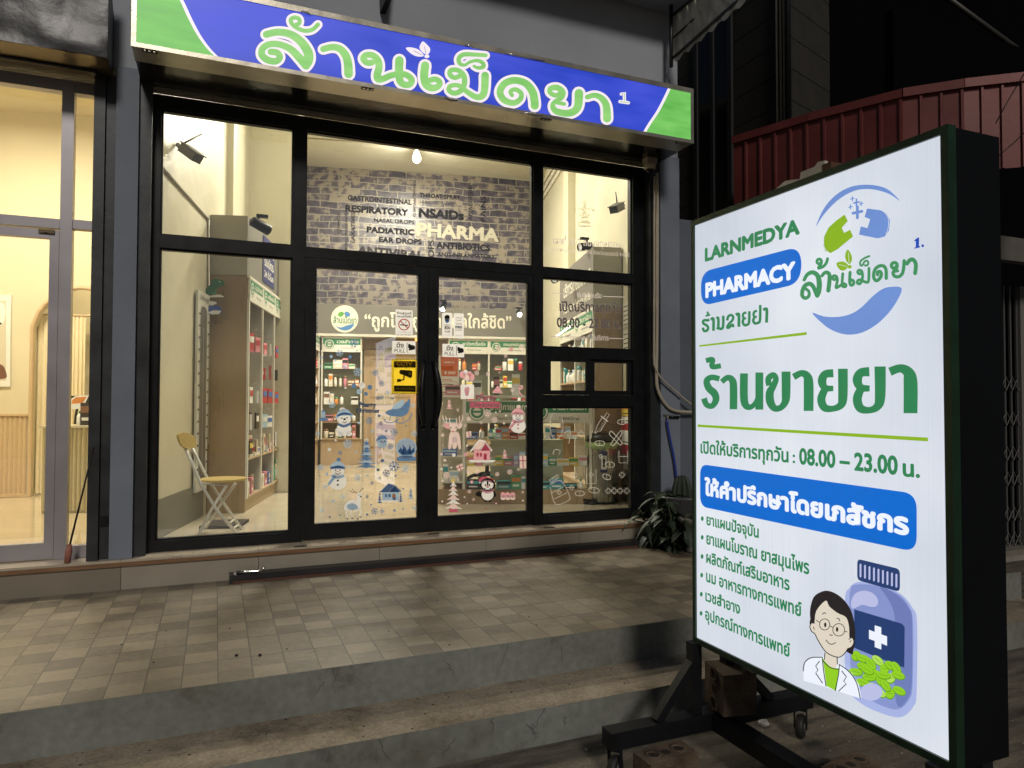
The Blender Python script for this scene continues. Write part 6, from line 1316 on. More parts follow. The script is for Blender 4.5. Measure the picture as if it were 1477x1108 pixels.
b = MB(); b.use(mat('dark_red_block', (.10, .045, .03), .8)); u, v = KQ(596, 745); u2, v2 = KQ(640, 722); b.box(2.56, 2.66, YFR*0+2.0-u2, 2.0-u-.004, v-.1, v2); tag(part('offcut', b), 'small dark red block beside the pale scrap above the signboard', 'block')
PBk = MB(); PBk.use(STM).box(XK+.002, 2.585, 1.96-KQ(560, 760)[0]+.0, 2.0-KQ(560, 760)[0], 1.55, 1.60); tag(part('rear_prop', PBk), 'dark steel arm behind the signboard holding the pale scrap', 'prop')

# ================================================================ DOOR AND WINDOW STICKERS
Y_G = 5.226
DP = Pl((0, Y_G, 0), (1, 0, 0)); WP = Pl((0, 5.240, 0), (1, 0, 0))
SW = vinyl('sticker_white', (.80, .80, .84), .8); SBK = vinyl('sticker_black', (.02, .02, .02)); SB1 = vinyl('ice_blue', (.40, .55, .74)); SB2 = vinyl('winter_blue', (.13, .25, .48)); SB3 = vinyl('deep_winter_blue', (.08, .14, .30)); SP1 = vinyl('sticker_pink', (.78, .42, .50)); SP2 = vinyl('sticker_rose', (.55, .12, .20)); SP3 = vinyl('pale_pink', (.82, .66, .66)); SYL = vinyl('sticker_yellow', (.95, .70, .05), .82); SRD = vinyl('sticker_red', (.45, .02, .03)); SLN = vinyl('vinyl_line', (.75, .73, .70)); SGY = vinyl('vinyl_grey', (.55, .50, .52))
dl, dr_ = DOORS
def K_(x0, y0, sc, pl_=None): return crop(pl_ or DP, x0, y0, sc)
# no smoking
T = K_(440, 430, 180/1173); a = Art(DP, T, .001); a.rrect([(850, 108), (1012, 115), (1012, 360), (850, 352)], SW, .04)
a.text('ห้ามสูบบุหรี่', (865, 150), (1000, 155), 16, SBK, .02); a.text('และบุหรี่ไฟฟ้า', (865, 180), (1000, 185), 14, SBK, .02)
cx_, cy_ = 930, 250; a.rib([(cx_+50*math.cos(t), cy_+50*math.sin(t)) for t in [6.283*i/20 for i in range(21)]], 9, SRD); a.rib([(898, 252), (962, 258)], 11, SBK, False); a.rib([(940, 240), (950, 222), (942, 210)], 4, SBK); a.rib([(895, 215), (965, 285)], 9, SRD, False)
a.text('no smoking area', (870, 322), (995, 326), 7, SBK); a.text('1600', (870, 348), (995, 350), 8, SBK); a.build('no_smoking_sticker', dl)
for T, d, x, y in ((K_(440, 430, 180/1173), dl, 818, 402), (K_(620, 430, 160/1043), dr_, 118, 430)):
    sx = 1. if d is dl else .93; a = Art(DP, T, .001); g = lambda u, v: (x+u*sx, y+v)
    a.rrect([g(0, 0), g(220, 5), g(220, 128), g(0, 122)], SW, .05); a.text('ดึง', g(42, 58), g(108, 60), 30, SBK, .03); a.rib([g(22, 66), g(120, 69)], 3, SBK, False); a.text('PULL', g(22, 108), g(122, 111), 30, SBK, .005)
    a.rib([g(150, 22), g(140, 22), g(140, 108), g(150, 108)], 5, SBK, False); a.poly([g(150, 32), g(165, 30), g(180, 40), g(200, 42), g(215, 52), g(215, 78), g(195, 86), g(172, 88), g(160, 92), g(152, 80), g(165, 78), g(150, 66)], SBK, False); a.build('pull_sticker', d)
# cctv
T = K_(440, 430, 180/1173); a = Art(DP, T, .001); a.rrect([(812, 573), (1052, 578), (1050, 905), (812, 900)], SYL, .03)
for k in range(22):
    y = 578+k*14.8; a.poly([(813, y), (822, y+5), (822, y+12), (813, y+7)], SBK); a.poly([(1041, y+3), (1050, y+8), (1050, y+15), (1041, y+10)], SBK)
for k in range(16):
    x = 820+k*14.5; a.poly([(x, 575), (x+9, 575), (x+5, 583), (x-4, 583)], SBK); a.poly([(x, 893), (x+9, 893), (x+5, 902), (x-4, 902)], SBK)
for q in (((826, 590), (1038, 594)), ((1038, 594), (1038, 890)), ((1038, 890), (826, 886)), ((826, 886), (826, 590))): a.rib(list(q), 3, SBK, False)
a.rrect([(830, 594), (1034, 597), (1034, 656), (830, 654)], SBK, .15); a.rrect([(830, 822), (1034, 824), (1034, 884), (830, 880)], SBK, .15)
a.text('CCTV', (856, 632), (1000, 636), 32, SYL, .05); a.text('IN OPERATION', (868, 650), (990, 652), 8, SYL, .01)
a.poly([(885, 682), (905, 676), (985, 682), (1002, 694), (998, 740), (985, 752), (955, 740), (900, 718), (882, 708)], SBK, True); a.rib([(925, 735), (922, 768), (900, 772)], 13, SBK, False); a.ell(882, 775, 18, 14, SBK, 12); a.poly([(860, 760), (870, 760), (870, 792), (860, 792)], SBK); a.ell(978, 712, 9, 13, SYL, 10); a.ell(978, 712, 5, 8, SBK, 10)
a.text('กล้องวงจรปิด 24 ชั่วโมง', (848, 858), (1015, 862), 14, SYL, .0); a.build('camera_warning_sticker', dl)
# mask stickers
T = K_(620, 430, 160/1043); a = Art(DP, T, .001); a.rrect([(115, 136), (212, 140), (210, 378), (115, 372)], SW, .06); a.ell(162, 185, 25, 27, SBK, 16); a.poly([(140, 192), (186, 192), (184, 215), (162, 226), (142, 215)], SW); a.poly([(140, 203), (184, 203), (178, 228), (162, 236), (146, 228)], SB2)
a.text('กรุณา', (138, 262), (190, 263), 14, SBK); a.text('สวม', (138, 288), (190, 289), 20, SBK, .05); a.text('หน้ากาก', (138, 305), (190, 306), 10, SBK); a.text('อนามัย', (138, 322), (190, 323), 10, SBK, .03); a.text('wear a mask', (138, 350), (190, 351), 7, SBK); a.build('mask_sticker', dr_)
a = Art(DP, T, .001); a.rrect([(224, 142), (320, 146), (318, 384), (224, 378)], SW, .06); a.rib([(245, 190), (262, 182), (285, 192), (300, 175)], 3, SBK); a.rib([(245, 205), (275, 215), (298, 205)], 3, SBK); a.poly([(255, 195), (290, 195), (280, 210)], SW); a.text('ไม่ต้อง', (244, 250), (300, 251), 13, SBK); a.text('ถอด', (240, 284), (300, 285), 22, SB3, .05); a.text('รองเท้า', (240, 308), (300, 309), 12, SBK); a.text('keep your shoes on', (242, 352), (302, 353), 7, SBK); a.build('shoes_sticker', dr_)
# winter stickers ----------------------------------------------------------------
def flake(a, x, y, r, m, w=None):
    w = w or r*.16
    for k in range(6 if r > 3 else 4):
        t = math.pi*k/3+.2; c, s = math.cos(t), math.sin(t); a.rib([(x, y), (x+r*c, y+r*s)], w, m, False)
        if r > 16:
            for e_ in (-.5, .5): a.rib([(x+r*.55*c, y+r*.55*s), (x+r*.85*math.cos(t+e_*.8), y+r*.85*math.sin(t+e_*.8))], w*.8, m, False)
def tree(a, x, y, w, h, m1, m2, n=6):
    for k in range(n):
        yy = y+h*(k+1)/n; ww = w*.5*(.25+.75*(k+1)/n); yt = y+h*k/n-h*.05
        q = [(x, yt), (x+ww*.5, yy-h*.08), (x+ww, yy), (x+ww*.5, yy-h*.02), (x, yy+h*.03), (x-ww*.5, yy-h*.02), (x-ww, yy), (x-ww*.5, yy-h*.08)]
        a.poly(q, m1 if k % 2 else m2)
        a.rib([(x-ww*.95, yy), (x-ww*.4, yy-h*.02), (x+ww*.3, yy-h*.01), (x+ww*.95, yy)], h*.022, m2 if k % 2 else m1)
def snowman(a, x, y, s, c1, c2, c3):
    a.ell(x, y+s*.62, s*.42, s*.38, SW, 20); a.ell(x, y+s*.12, s*.30, s*.28, SW, 20); a.poly([(x-s*.32, y), (x-s*.26, y-s*.22), (x, y-s*.34), (x+s*.26, y-s*.22), (x+s*.32, y)], c1, True); a.ell(x+s*.04, y-s*.42, s*.10, s*.09, c2, 12)
    a.rib([(x-s*.30, y-s*.02), (x, y-s*.08), (x+s*.30, y-s*.02)], s*.11, c2); a.rib([(x-s*.26, y+s*.34), (x, y+s*.42), (x+s*.26, y+s*.34)], s*.13, c1); a.rib([(x-s*.15, y+s*.40), (x-s*.42, y+s*.72)], s*.14, c1)
    for q in (-.1, .1): a.ell(x+s*q, y+s*.08, s*.03, s*.04, SBK, 8)
    a.ell(x, y+s*.15, s*.045, s*.03, c3, 8); a.rib([(x-s*.13, y+s*.2), (x, y+s*.27), (x+s*.13, y+s*.2)], s*.03, SBK)
    for q in (.56, .76): a.ell(x, y+s*q, s*.05, s*.045, SBK if c1 is SB1 else c3, 10)
def bauble(a, x, y, r, m): a.ell(x, y, r, r, m, 14); a.ell(x-r*.25, y-r*.25, r*.5, r*.5, SW, 10)
def house(a, x, y, w, h, c1, c2, c3):
    a.poly([(x-w*.38, y), (x+w*.38, y), (x+w*.38, y+h*.5), (x-w*.38, y+h*.5)], c1); a.poly([(x-w*.5, y+h*.06), (x-w*.1, y-h*.42), (x+w*.22, y-h*.30), (x+w*.5, y+h*.04)], c3); a.poly([(x-w*.05, y+h*.06), (x+w*.16, y-h*.28), (x+w*.40, y+h*.06)], c2)
    a.rib([(x-w*.1, y+h*.06), (x+w*.16, y-h*.32), (x+w*.44, y+h*.06)], h*.07, SW, False); a.rib([(x-w*.52, y+h*.08), (x-w*.1, y-h*.44), (x+w*.15, y-h*.36)], h*.07, SW, False)
    a.poly([(x+w*.08, y+h*.2), (x+w*.22, y+h*.2), (x+w*.22, y+h*.5), (x+w*.08, y+h*.5)], c2); 
    for q in (-.26, -.10): a.poly([(x+w*q, y+h*.16), (x+w*(q+.1), y+h*.16), (x+w*(q+.1), y+h*.34), (x+w*q, y+h*.34)], c2)
    a.poly([(x-w*.55, y+h*.5), (x+w*.55, y+h*.5), (x+w*.45, y+h*.6), (x-w*.45, y+h*.6)], SW, True)
def deer(a, pts, legs, antl, m, m2):
    a.poly(pts, m, True)
    for l in legs: a.rib(l, [11, 7, 5][:len(l)], m, False)
    for l in antl: a.rib(l, 4.5, m2)
# --- blue leaf, crop L2 (440,580)
T = K_(440, 580, 180/1108); nm = 0
def put(name, d, T, fn, label):
    a = Art(DP, T, .001); fn(a); a.build(name, d, label)
put('bear_sticker', dl, T, lambda a: (a.ell(283, 130, 16, 16, SB1), a.ell(410, 118, 16, 16, SB1), a.ell(345, 240, 66, 62, SW, 22), a.ell(310, 285, 30, 22, SW), a.ell(388, 282, 30, 22, SW), a.ell(345, 150, 62, 52, SW, 22), a.poly([(290, 120), (300, 80), (340, 62), (385, 72), (402, 112)], SB1, True), a.ell(332, 66, 26, 18, SW), a.rib([(290, 122), (345, 100), (402, 112)], 18, SB2), a.rib([(300, 200), (345, 215), (395, 195)], 22, SB2), a.ell(326, 145, 6, 7, SBK), a.ell(372, 140, 6, 7, SBK), a.ell(350, 152, 12, 9, SBK), a.rib([(336, 172), (352, 182), (368, 172)], 5, SBK)), 'pale polar bear cub in a blue bobble hat')
put('snowman_sticker', dl, T, lambda a: snowman(a, 290, 590, 190, SB1, SB2, SP2), 'snowman with blue scarf and hat')
put('tree_sticker', dl, T, lambda a: (tree(a, 545, 345, 175, 235, SB1, SB2, 7), flake(a, 545, 340, 18, SW)), 'tall snowy blue tree')
put('globe_sticker', dl, T, lambda a: (a.ell(898, 410, 92, 88, SB1, 26), a.ell(898, 405, 80, 76, SW, 24), a.poly([(825, 440), (850, 400), (865, 430), (885, 390), (905, 435), (930, 400), (945, 430), (965, 405), (975, 440), (940, 470), (860, 470)], SB2), tree(a, 872, 375, 40, 80, SB2, SB3, 3), tree(a, 930, 380, 36, 75, SB2, SB3, 3), a.poly([(835, 480), (962, 480), (975, 520), (822, 522)], SB2, True), a.rib([(830, 480), (898, 492), (966, 480)], 12, SW)), 'snow globe with small trees')
put('bird_sticker', dl, T, lambda a: (a.ell(684, 362, 46, 46, SB1, 18), a.ell(690, 372, 34, 34, SW, 16), a.poly([(632, 350), (645, 312), (680, 295), (715, 305), (735, 335), (700, 325), (660, 335)], SB2, True), a.rib([(640, 350), (685, 328), (732, 338)], 12, SW), a.ell(675, 350, 6, 7, SBK), a.ell(708, 348, 6, 7, SBK), a.ell(694, 360, 6, 5, SP2), a.rib([(670, 408), (668, 420)], 4, SBK, False), a.rib([(695, 408), (697, 420)], 4, SBK, False)), 'small round bird in a hat')
put('sleigh_sticker', dl, T, lambda a: (a.poly([(712, 95), (760, 65), (830, 60), (870, 30), (930, -30), (925, 60), (900, 110), (840, 130), (760, 122)], SB2, True), a.poly([(770, 70), (830, 62), (870, 30), (880, -20), (830, -5), (790, 30)], SB1, True), a.rib([(710, 150), (712, 172), (760, 185), (815, 165), (830, 145)], 8, SB2), a.rib([(815, 150), (812, 180), (870, 185), (925, 150), (950, 100)], 8, SB2), a.rib([(760, 120), (752, 165)], 6, SB2, False), a.rib([(850, 125), (880, 165)], 6, SB2, False), a.rib([(720, 92), (800, 84), (880, 50)], 7, SW)), 'blue sleigh')
put('cottage_sticker', dl, T, lambda a: (house(a, 760, 790, 200, 160, SB1, SB2, SB3), a.poly([(775, 815), (800, 815), (800, 850), (775, 850)], PM['orange']), tree(a, 662, 800, 50, 95, SB2, SB3, 4), tree(a, 848, 805, 46, 80, SB3, SB2, 4)), 'snowy blue cottage with lit door')
put('tree_sticker', dl, T, lambda a: tree(a, 938, 765, 58, 92, SB2, SB1, 5), 'tiny blue tree at the lower right')
put('lantern_sticker', dl, T, lambda a: (a.poly([(140, 85), (160, 65), (182, 85)], SB2), a.poly([(143, 88), (180, 88), (180, 140), (143, 140)], SB1), a.poly([(152, 95), (171, 95), (171, 135), (152, 135)], SW), a.poly([(120, 150), (160, 138), (205, 150), (195, 165), (130, 165)], SB2, True)), 'blue lantern')
put('deer_sticker', dl, T, lambda a: (deer(a, [(345, 960), (365, 895), (420, 868), (455, 872), (462, 820), (475, 805), (500, 812), (503, 838), (490, 848), (492, 890), (488, 950), (455, 962), (400, 958)], [[(378, 950), (365, 985), (376, 1035)], [(410, 955), (405, 990), (420, 1030)], [(458, 955), (462, 1000), (468, 1035)], [(480, 940), (500, 975), (490, 1018)]], [[(462, 808), (430, 790), (420, 770)], [(445, 797), (420, 802), (395, 785)], [(485, 805), (495, 780), (518, 768)]], SW, PM['brown']), a.poly([(370, 920), (400, 900), (445, 905), (470, 940), (430, 958), (385, 950)], SB1, True), a.ell(478, 826, 4, 5, SBK), a.ell(495, 838, 9, 6, SBK), *[a.ell(x, y, 10, 5, SBK) for x, y in ((376, 1037), (420, 1030), (468, 1037), (490, 1020))]), 'pale blue standing deer')
put('greeting_sticker', dl, T, lambda a: (a.text('Merry', (485, 42), (628, 44), 40, SB2, .05), a.text('Christmas', (455, 92), (655, 94), 36, SB2, .05), a.text('Merry', (487, 40), (625, 42), 38, SB1, .0), a.text('Christmas', (458, 90), (652, 92), 34, SB1, .0)), 'blue Merry Christmas lettering')
rp = random.Random(21); FLB = [(570, 165, 34, SB2), (380, 372, 42, SB1), (465, 672, 32, SB1), (790, 572, 48, SB2), (722, 632, 34, SB3), (792, 268, 34, SB2), (755, 395, 28, SB2), (240, 25, 30, SB1), (888, 592, 38, SB1), (968, 280, 28, SB1), (672, 190, 20, SB3), (618, 970, 34, SB2), (684, 970, 22, SB2), (550, 838, 18, SB3), (310, 450, 22, SB2), (140, 580, 28, SB1), (595, 718, 18, SB3), (178, 752, 22, SB1), (335, 840, 22, SB1), (970, 940, 20, SB1), (115, 280, 20, SB1), (598, 258, 18, SB1), (955, 30, 22, SB1), (665, 675, 16, SB3), (250, 880, 18, SB1), (150, 960, 20, SB1)]
for x, y, r_, m in FLB: put('snowflake_sticker', dl, T, lambda a: flake(a, x, y, r_, m), None)
for x, y, r_, m in [(478, 185, 12, SB1), (658, 122, 12, SB3), (215, 422, 15, SW), (450, 442, 10, SB1), (686, 520, 15, SB3), (648, 602, 13, SB3), (272, 340, 10, SW), (195, 640, 13, SB1), (555, 655, 9, SB1), (803, 655, 10, SB3), (392, 575, 10, SW), (550, 998, 10, SB2), (587, 912, 8, SB2), (793, 962, 11, SB2), (872, 770, 8, SB2), (220, 1020, 9, SB3), (720, 258, 9, SB3), (870, 950, 8, SB1), (310, 1005, 7, SB2), (895, 210, 8, SB2)]: put('dot_sticker', dl, T, lambda a: bauble(a, x, y, r_, m), None)
T = K_(440, 430, 180/1173)
for x, y, r_, m in [(325, 515, 36, SB1), (495, 695, 40, SB1), (658, 702, 32, SB2), (720, 805, 28, SB2), (375, 645, 24, SB1), (460, 425, 42, SB2), (285, 590, 18, SB1), (775, 890, 24, SB1), (685, 940, 22, SB3), (718, 935, 22, SB2)]: put('snowflake_sticker', dl, T, lambda a: flake(a, x, y, r_, m), None)
for x, y, r_, m in [(460, 826, 24, SB2), (535, 822, 30, SW), (608, 838, 24, SB2), (507, 880, 24, SB1), (573, 900, 18, SB2), (424, 553, 18, SB2), (490, 495, 12, SW), (245, 550, 15, SB1), (158, 560, 12, SB1), (380, 845, 10, SW), (145, 640, 9, SB1), (675, 865, 7, SB3), (820, 945, 9, SB3)]: put('bauble_sticker', dl, T, lambda a: bauble(a, x, y, r_, m), None)
# --- pink leaf, crop (620,580)
T = K_(620, 580, 160/985)
put('reindeer_sticker', dr_, T, lambda a: (a.poly([(165, 410), (172, 300), (190, 265), (230, 262), (262, 290), (275, 410), (255, 415), (245, 370), (232, 412), (205, 412), (198, 370), (185, 415)], SP3, True), a.poly([(172, 215), (180, 195), (210, 188), (242, 195), (248, 220), (225, 262), (205, 270), (185, 255)], SP3, True), a.poly([(125, 195), (150, 190), (175, 215), (165, 240), (135, 225)], SP1, True), a.poly([(245, 215), (262, 195), (285, 190), (280, 225), (255, 238)], SP3, True), *[a.rib(l, 7, SP3) for l in ([(180, 195), (140, 180), (118, 150), (115, 120)], [(150, 185), (145, 150), (140, 125)], [(185, 192), (175, 165), (178, 142)], [(240, 195), (275, 180), (290, 145), (285, 115)], [(265, 185), (262, 150), (265, 125)], [(238, 190), (235, 165), (238, 140)])], a.ell(185, 228, 5, 6, SBK), a.ell(232, 225, 5, 6, SBK), a.ell(206, 262, 8, 6, SP2), a.poly([(200, 310), (235, 310), (240, 360), (200, 360)], SW, True)), 'pale pink fawn with branching antlers')
put('gingerbread_sticker', dr_, T, lambda a: house(a, 462, 420, 190, 190, SP1, SP2, SP3), 'pink snow covered cottage')
put('snowman_sticker', dr_, T, lambda a: snowman(a, 782, 110, 165, SP1, SP3, SP2), 'snowman with pink hat and scarf')
put('penguin_sticker', dr_, T, lambda a: (a.poly([(405, 815), (440, 790), (460, 840), (420, 835)], SBK, True), a.poly([(570, 790), (590, 830), (570, 840)], SBK, True), a.ell(512, 820, 54, 58, SW, 20), a.ell(512, 735, 58, 52, SW, 20), a.rib([(512+58*math.cos(t), 820+58*math.sin(t)) for t in [-1.2+5.5*i/16 for i in range(17)]], 9, SBK), a.rib([(512+60*math.cos(t), 735+52*math.sin(t)) for t in [6.283*i/18 for i in range(19)]], 15, SBK), a.rib([(512, 690), (512, 735)], 14, SBK), a.poly([(432, 690), (460, 665), (510, 665), (560, 690), (565, 720), (500, 700), (450, 712)], SP2, True), a.rib([(450, 715), (505, 695), (565, 705)], 20, SW), a.rib([(470, 785), (512, 800), (555, 780)], 26, SP1), a.ell(494, 738, 7, 9, SBK), a.ell(528, 738, 7, 9, SBK), a.ell(512, 752, 11, 7, SP2), a.rib([(480, 880), (500, 884)], 7, SBK, False), a.rib([(525, 884), (545, 880)], 7, SBK, False)), 'penguin with a pink hat and scarf')
put('tree_sticker', dr_, T, lambda a: (tree(a, 208, 710, 150, 235, SP3, SW, 6), a.poly([(170, 950), (245, 950), (245, 978), (170, 978)], SP2), flake(a, 205, 695, 18, SYL)), 'white and pink tree at the lower left')
put('tree_sticker', dr_, T, lambda a: tree(a, 665, 425, 75, 75, SP1, SP3, 4), 'small pink cone tree')
put('tree_sticker', dr_, T, lambda a: tree(a, 172, -20, 70, 80, SP1, SP3, 4), 'small pink tree near the handle')
put('birds_sticker', dr_, T, lambda a: [(a.ell(x, 825, 22, 24, SP1), a.ell(x, 852, 22, 18, SP3), a.ell(x, 838, 12, 12, SW), a.ell(x-4, 832, 3, 3, SBK), a.ell(x+5, 832, 3, 3, SBK)) for x in (650, 690, 735)], 'row of three little pink birds')
put('gift_sticker', dr_, T, lambda a: (a.poly([(230, 570), (285, 545), (300, 590), (255, 618)], SP3), a.rib([(258, 556), (276, 604)], 7, SP2, False), a.rib([(236, 592), (295, 568)], 7, SP2, False)), 'tilted pink gift')
put('gift_sticker', dr_, T, lambda a: (a.poly([(320, 265), (365, 258), (370, 300), (328, 320)], SP3), a.rib([(345, 260), (350, 310)], 7, SP2, False)), 'small gift above the cottage')
put('gift_sticker', dr_, T, lambda a: (a.poly([(795, 480), (855, 480), (855, 590), (800, 590)], SP3), a.rib([(825, 480), (828, 590)], 8, SP2, False), a.rib([(796, 520), (855, 520)], 8, SP2, False)), 'tall pink gift at the right edge')
T2_ = K_(620, 430, 160/1043)
put('greeting_sticker', dr_, T2_, lambda a: (a.rrect([(370, 975), (665, 978), (665, 1035), (370, 1032)], SP2, .4), a.text('Merry', (435, 955), (620, 957), 48, SP1, .06), a.text('Christmas', (372, 1022), (662, 1024), 42, SP3, .04), a.text('Merry', (438, 953), (617, 955), 46, SP3, .0)), 'pink Merry Christmas lettering')
put('balloons_sticker', dr_, T2_, lambda a: (a.ell(305, 720, 28, 34, SP1), a.ell(395, 745, 26, 34, SP1), a.ell(350, 740, 34, 40, SP3), a.ell(335, 700, 22, 26, SW), a.ell(372, 712, 20, 24, SP1), a.poly([(290, 815), (415, 815), (415, 950), (290, 950)], SW), a.poly([(325, 850), (370, 840), (360, 915), (335, 915)], SP1, True)), 'cluster of pink balloons over a white box')
put('cap_sticker', dr_, T2_, lambda a: (a.poly([(595, 885), (620, 845), (640, 825), (665, 860), (678, 890)], SP1, True), a.rib([(595, 888), (678, 890)], 12, SP3, False)), 'pink pointed cap')
put('cane_sticker', dr_, T2_, lambda a: (a.rib([(850, 830), (840, 880), (870, 920)], 10, SP1), a.ell(855, 840, 22, 20, SP3), a.rib([(830, 830), (880, 850)], 8, SP2, False)), 'pink bow and cane')
for x, y, r_ in [(512, 98, 34), (575, 158, 26), (345, 150, 20), (150, 650, 30), (320, 210, 14), (248, 70, 16), (350, 795, 18), (388, 865, 16), (710, 620, 24), (598, 640, 20), (420, 620, 22), (250, 690, 14), (455, 185, 14), (115, 385, 10), (788, 600, 16), (825, 800, 14), (340, 620, 18)]: put('snowflake_sticker', dr_, T, lambda a: flake(a, x, y, r_, SP3), None)
for x, y, r_, m in [(115, 295, 15, SP3), (330, 388, 9, SW), (320, 465, 17, SP1), (102, 462, 11, SP3), (212, 470, 16, SW), (133, 518, 13, SP3), (102, 595, 9, SW), (190, 582, 8, SW), (675, 120, 9, SW), (658, 188, 10, SP3), (622, 82, 8, SP3), (110, 882, 8, SW), (332, 902, 7, SW), (588, 900, 9, SP1), (495, 945, 8, SP2), (660, 932, 6, SP2), (108, 15, 8, SW), (585, 92, 7, SW), (856, 38, 7, SW), (825, 875, 8, SW), (372, 710, 14, SP1), (580, 205, 8, SW), (308, 845, 7, SW), (118, 700, 7, SP3)]: put('dot_sticker', dr_, T, lambda a: bauble(a, x, y, r_, m), None)
for x, y, r_ in [(640, 470, 24), (765, 478, 22), (865, 465, 26), (712, 545, 18), (440, 705, 24), (775, 865, 20), (545, 715, 20), (655, 700, 12), (620, 665, 12)]: put('snowflake_sticker', dr_, T2_, lambda a: flake(a, x, y, r_, SP3 if x != 765 else SP2), None)
# --- cut vinyl lettering on the right lights
T = crop(WP, 770, 220, 160/591); a = Art(WP, T, .001)
a.text('เลขที่ 69/2 ถนนอดุลยเดช', (103, 487), (462, 508), 28, SGY, .01); a.text('ตำบลหมากแข้ง อำเภอเมือง จังหวัดอุดรธานี 41000', (55, 525), (510, 556), 17, SGY, .0); 
o = a.build('address_lettering', fr)
a = Art(WP, T, .001); a.rib([(100, 750), (190, 753)], 3.5, SGY, False); a.rib([(370, 766), (480, 771)], 3.5, SGY, False); a.text('ยินดีต้อนรับ', (230, 770), (360, 776), 20, SGY, .015)
a.text('เปิดบริการทุกวัน', (138, 845), (462, 853), 40, SGY, .03); a.text('08.00 - 23.00 น.', (124, 930), (464, 938), 40, SGY, .03); a.rib([(92, 980), (185, 984)], 3.5, SGY, False); a.rib([(402, 990), (484, 993)], 3.5, SGY, False); a.text('ขอบคุณที่ใช้บริการ', (192, 1000), (398, 1002), 22, SGY, .01); a.build('hours_lettering', fr)
# outline doodles on the lower right pane
T = crop(WP, 770, 560, 160/886); a = Art(WP, T, .001)
D = lambda pts, w=3.2, sm=True, cl=False: a.rib(pts, w, SLN, sm, 4, cl)
def oval(cx, cy, rx, ry, rot=0): D([(cx+rx*math.cos(t)*math.cos(rot)-ry*math.sin(t)*math.sin(rot), cy+rx*math.cos(t)*math.sin(rot)+ry*math.sin(t)*math.cos(rot)) for t in [6.283*i/14 for i in range(15)]])
def plus(cx, cy, s): q = s*.35; D([(cx-q, cy-s), (cx+q, cy-s), (cx+q, cy-q), (cx+s, cy-q), (cx+s, cy+q), (cx+q, cy+q), (cx+q, cy+s), (cx-q, cy+s), (cx-q, cy+q), (cx-s, cy+q), (cx-s, cy-q), (cx-q, cy-q), (cx-q, cy-s)], 3.2, False)
D([(485, 355), (500, 330), (497, 315), (545, 235), (580, 262), (530, 345), (512, 342), (490, 362)], 3.2, False); D([(535, 222), (592, 265)], 5, False); D([(562, 232), (582, 195), (602, 212), (580, 245)], 3.2, False)
for k in range(5): D([(520+k*9, 325-k*15), (530+k*9, 331-k*15)], 2.4, False)
D([(605, 360), (620, 345), (700, 430), (692, 452), (678, 445), (605, 372), (605, 360)]); D([(690, 340), (705, 355), (640, 455), (620, 452), (618, 438), (690, 340)])
for (x, y, rx, ry, r_) in ((525, 440, 40, 20, .05), (700, 270, 32, 20, 0), (605, 610, 38, 22, .1), (580, 708, 34, 20, .4), (365, 840, 37, 20, 0), (478, 815, 44, 22, .15), (320, 695, 26, 20, 0)): oval(x, y, rx, ry, r_); D([(x, y-ry), (x, y+ry)], 2.6, False)
for x, y, s in ((375, 362, 22), (702, 692, 22), (300, 793, 18), (532, 545, 16), (200, 832, 16), (455, 690, 18)): plus(x, y, s)
for x in (592, 640, 686, 740): plus(x, 820, 22)
D([(120, 735), (188, 690), (200, 712), (135, 755), (120, 735)], 3.2, False); D([(128, 768), (215, 740), (282, 860), (268, 900), (170, 925), (128, 790)], 3.2); D([(142, 835), (235, 785)], 3, False); D([(160, 885), (260, 835)], 3, False)
for k in range(4): D([(134+k*15, 748-k*9), (128+k*15, 730-k*9)], 2.4, False)
D([(175, 205), (150, 200), (130, 240), (128, 330), (150, 395), (190, 405), (222, 350), (228, 290), (222, 240)]); D([(675, 500), (675, 595), (745, 598), (745, 500)], 3, False); D([(680, 545), (742, 545)], 3, False); D([(415, 640), (415, 760), (492, 760), (492, 650)], 3, False)
D([(240, 395), (235, 370), (260, 345), (290, 350), (275, 440)]); D([(150, 530), (155, 500), (180, 488), (205, 500), (200, 530)])
a.build('doodle_lettering', fr)
# ================================================================ LIGHT
w = bpy.data.worlds.new('World'); SC.world = w; w.use_nodes = True; nt = w.node_tree; bg = nt.nodes['Background']
sky = nt.nodes.new('ShaderNodeTexSky'); sky.sky_type = 'NISHITA'; sky.sun_disc = False
SUN_EL, SUN_AZ = R(33), R(186)      # street light standing in for the low, distant light behind the camera
sky.sun_elevation = SUN_EL; sky.sun_rotation = SUN_AZ; nt.links.new(sky.outputs[0], bg.inputs[0]); bg.inputs[1].default_value = .012
sd = bpy.data.lights.new('street_light', 'SUN'); so = bpy.data.objects.new('street_light', sd); COL.objects.link(so); sd.energy = 1.2; sd.angle = R(10); sd.color = (1, .93, .82)
dv = Vector((.16, 1, -math.tan(SUN_EL))).normalized(); so.rotation_euler = dv.to_track_quat('-Z', 'Y').to_euler(); so.location = (0, -10, 9)
def area(name, loc, dirv, sx, sy, watt, col, parent=None):
    l = bpy.data.lights.new(name, 'AREA'); l.shape = 'RECTANGLE'; l.size = sx; l.size_y = sy; l.energy = watt; l.color = col
    o = bpy.data.objects.new(name, l); COL.objects.link(o); o.location = loc; o.rotation_euler = Vector(dirv).to_track_quat('-Z', 'Y').to_euler(); return o
TUBE = mat('lit_tube', (1, 1, 1), .4, emit=(1, .95, .80), es=6)
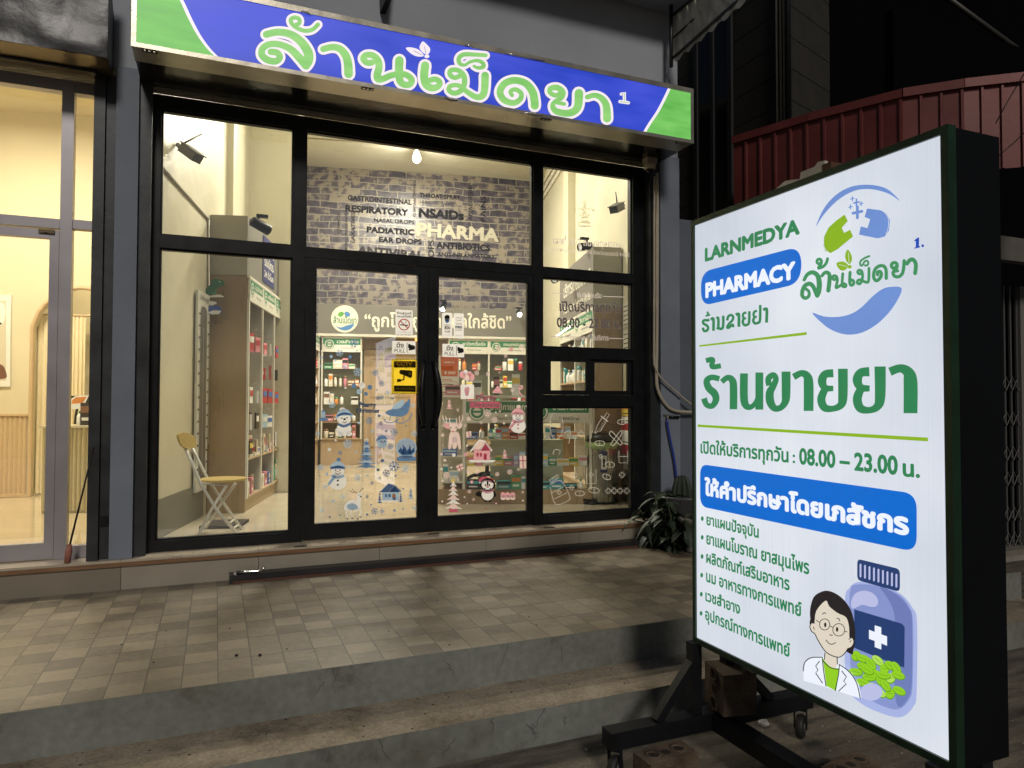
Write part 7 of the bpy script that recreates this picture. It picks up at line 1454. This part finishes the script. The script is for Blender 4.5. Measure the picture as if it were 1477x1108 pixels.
def ceiling_lamp(x, y, z, ang, watt, col, label, L=1.2):
    t = thing('ceiling_lamp', label, 'lamp', (x, y, z), ang, 'ceiling tube lamps'); T = rotT((x, y, z), ang)
    b = MB(); b.use(WHT).box(-L/2, L/2, -.03, .03, .02, .06, T); part('batten', b, None, t); b = MB(); b.use(TUBE).tube([T @ Vector((-L/2+.02, 0, 0)), T @ Vector((L/2-.02, 0, 0))], .013, 8); part('tube', b, None, t)
    o = area('tube_light', (x, y, z-.03), (0, 0, -1), L, .12, watt, col); o.rotation_euler = (0, 0, ang)
WC = (1, .94, .78)
ceiling_lamp(1.5, 6.5, 4.9, ANB, 68, WC, 'ceiling tube lamp nearest the front glass of the pharmacy')
ceiling_lamp(2.1, 8.3, 4.9, ANB, 215, WC, 'ceiling tube lamp in the middle of the pharmacy')
ceiling_lamp(2.4, 9.3, 4.93, ANB, 130, WC, 'ceiling tube lamp nearest the back wall of the pharmacy')
bl = bpy.data.lights.new('bulb_light', 'POINT'); bl.energy = 60; bl.color = (1, .92, .75); bl.shadow_soft_size = .06; bo = bpy.data.objects.new('bulb_light', bl); COL.objects.link(bo); bo.location = (bp_.x-.02, bp_.y-.12, 4.72)
def spotl(name, P, aim, watt):
    l = bpy.data.lights.new(name, 'SPOT'); l.energy = watt; l.color = (1, .95, .82); l.spot_size = R(75); l.spot_blend = .7; l.shadow_soft_size = .03
    o = bpy.data.objects.new(name, l); COL.objects.link(o); o.location = P; o.rotation_euler = (Vector(aim)-Vector(P)).to_track_quat('-Z', 'Y').to_euler()
for px, py in ((500, 440), (637, 446), (745, 455)):
    P_ = SP.hit(px, py)+SP.n*.30; spotl('spot_light', P_, SP.hit(px, 600)+SP.n*.4, 80)
ceiling_lamp(-2.0, 7.0, 4.1, ANB, 165, (1, .90, .68), 'warm ceiling tube lamp in the left shop')
ceiling_lamp(-.6, 9.4, 4.1, ANB, 110, (1, .90, .68), 'added warm tube lamp brightening the arch and curtains of the left shop', .9)  # unseen lamp added to brighten the arch and its curtains
FO_ = bpy.data.objects['lettering_source']; bpy.data.objects.remove(FO_)
SC.cycles.max_bounces = 8; SC.cycles.transparent_max_bounces = 24; SC.cycles.diffuse_bounces = 4; SC.cycles.glossy_bounces = 4
SC.cycles.use_adaptive_sampling = True; SC.cycles.sample_clamp_indirect = 4
print('products', NP[0], 'objects', len(bpy.data.objects))
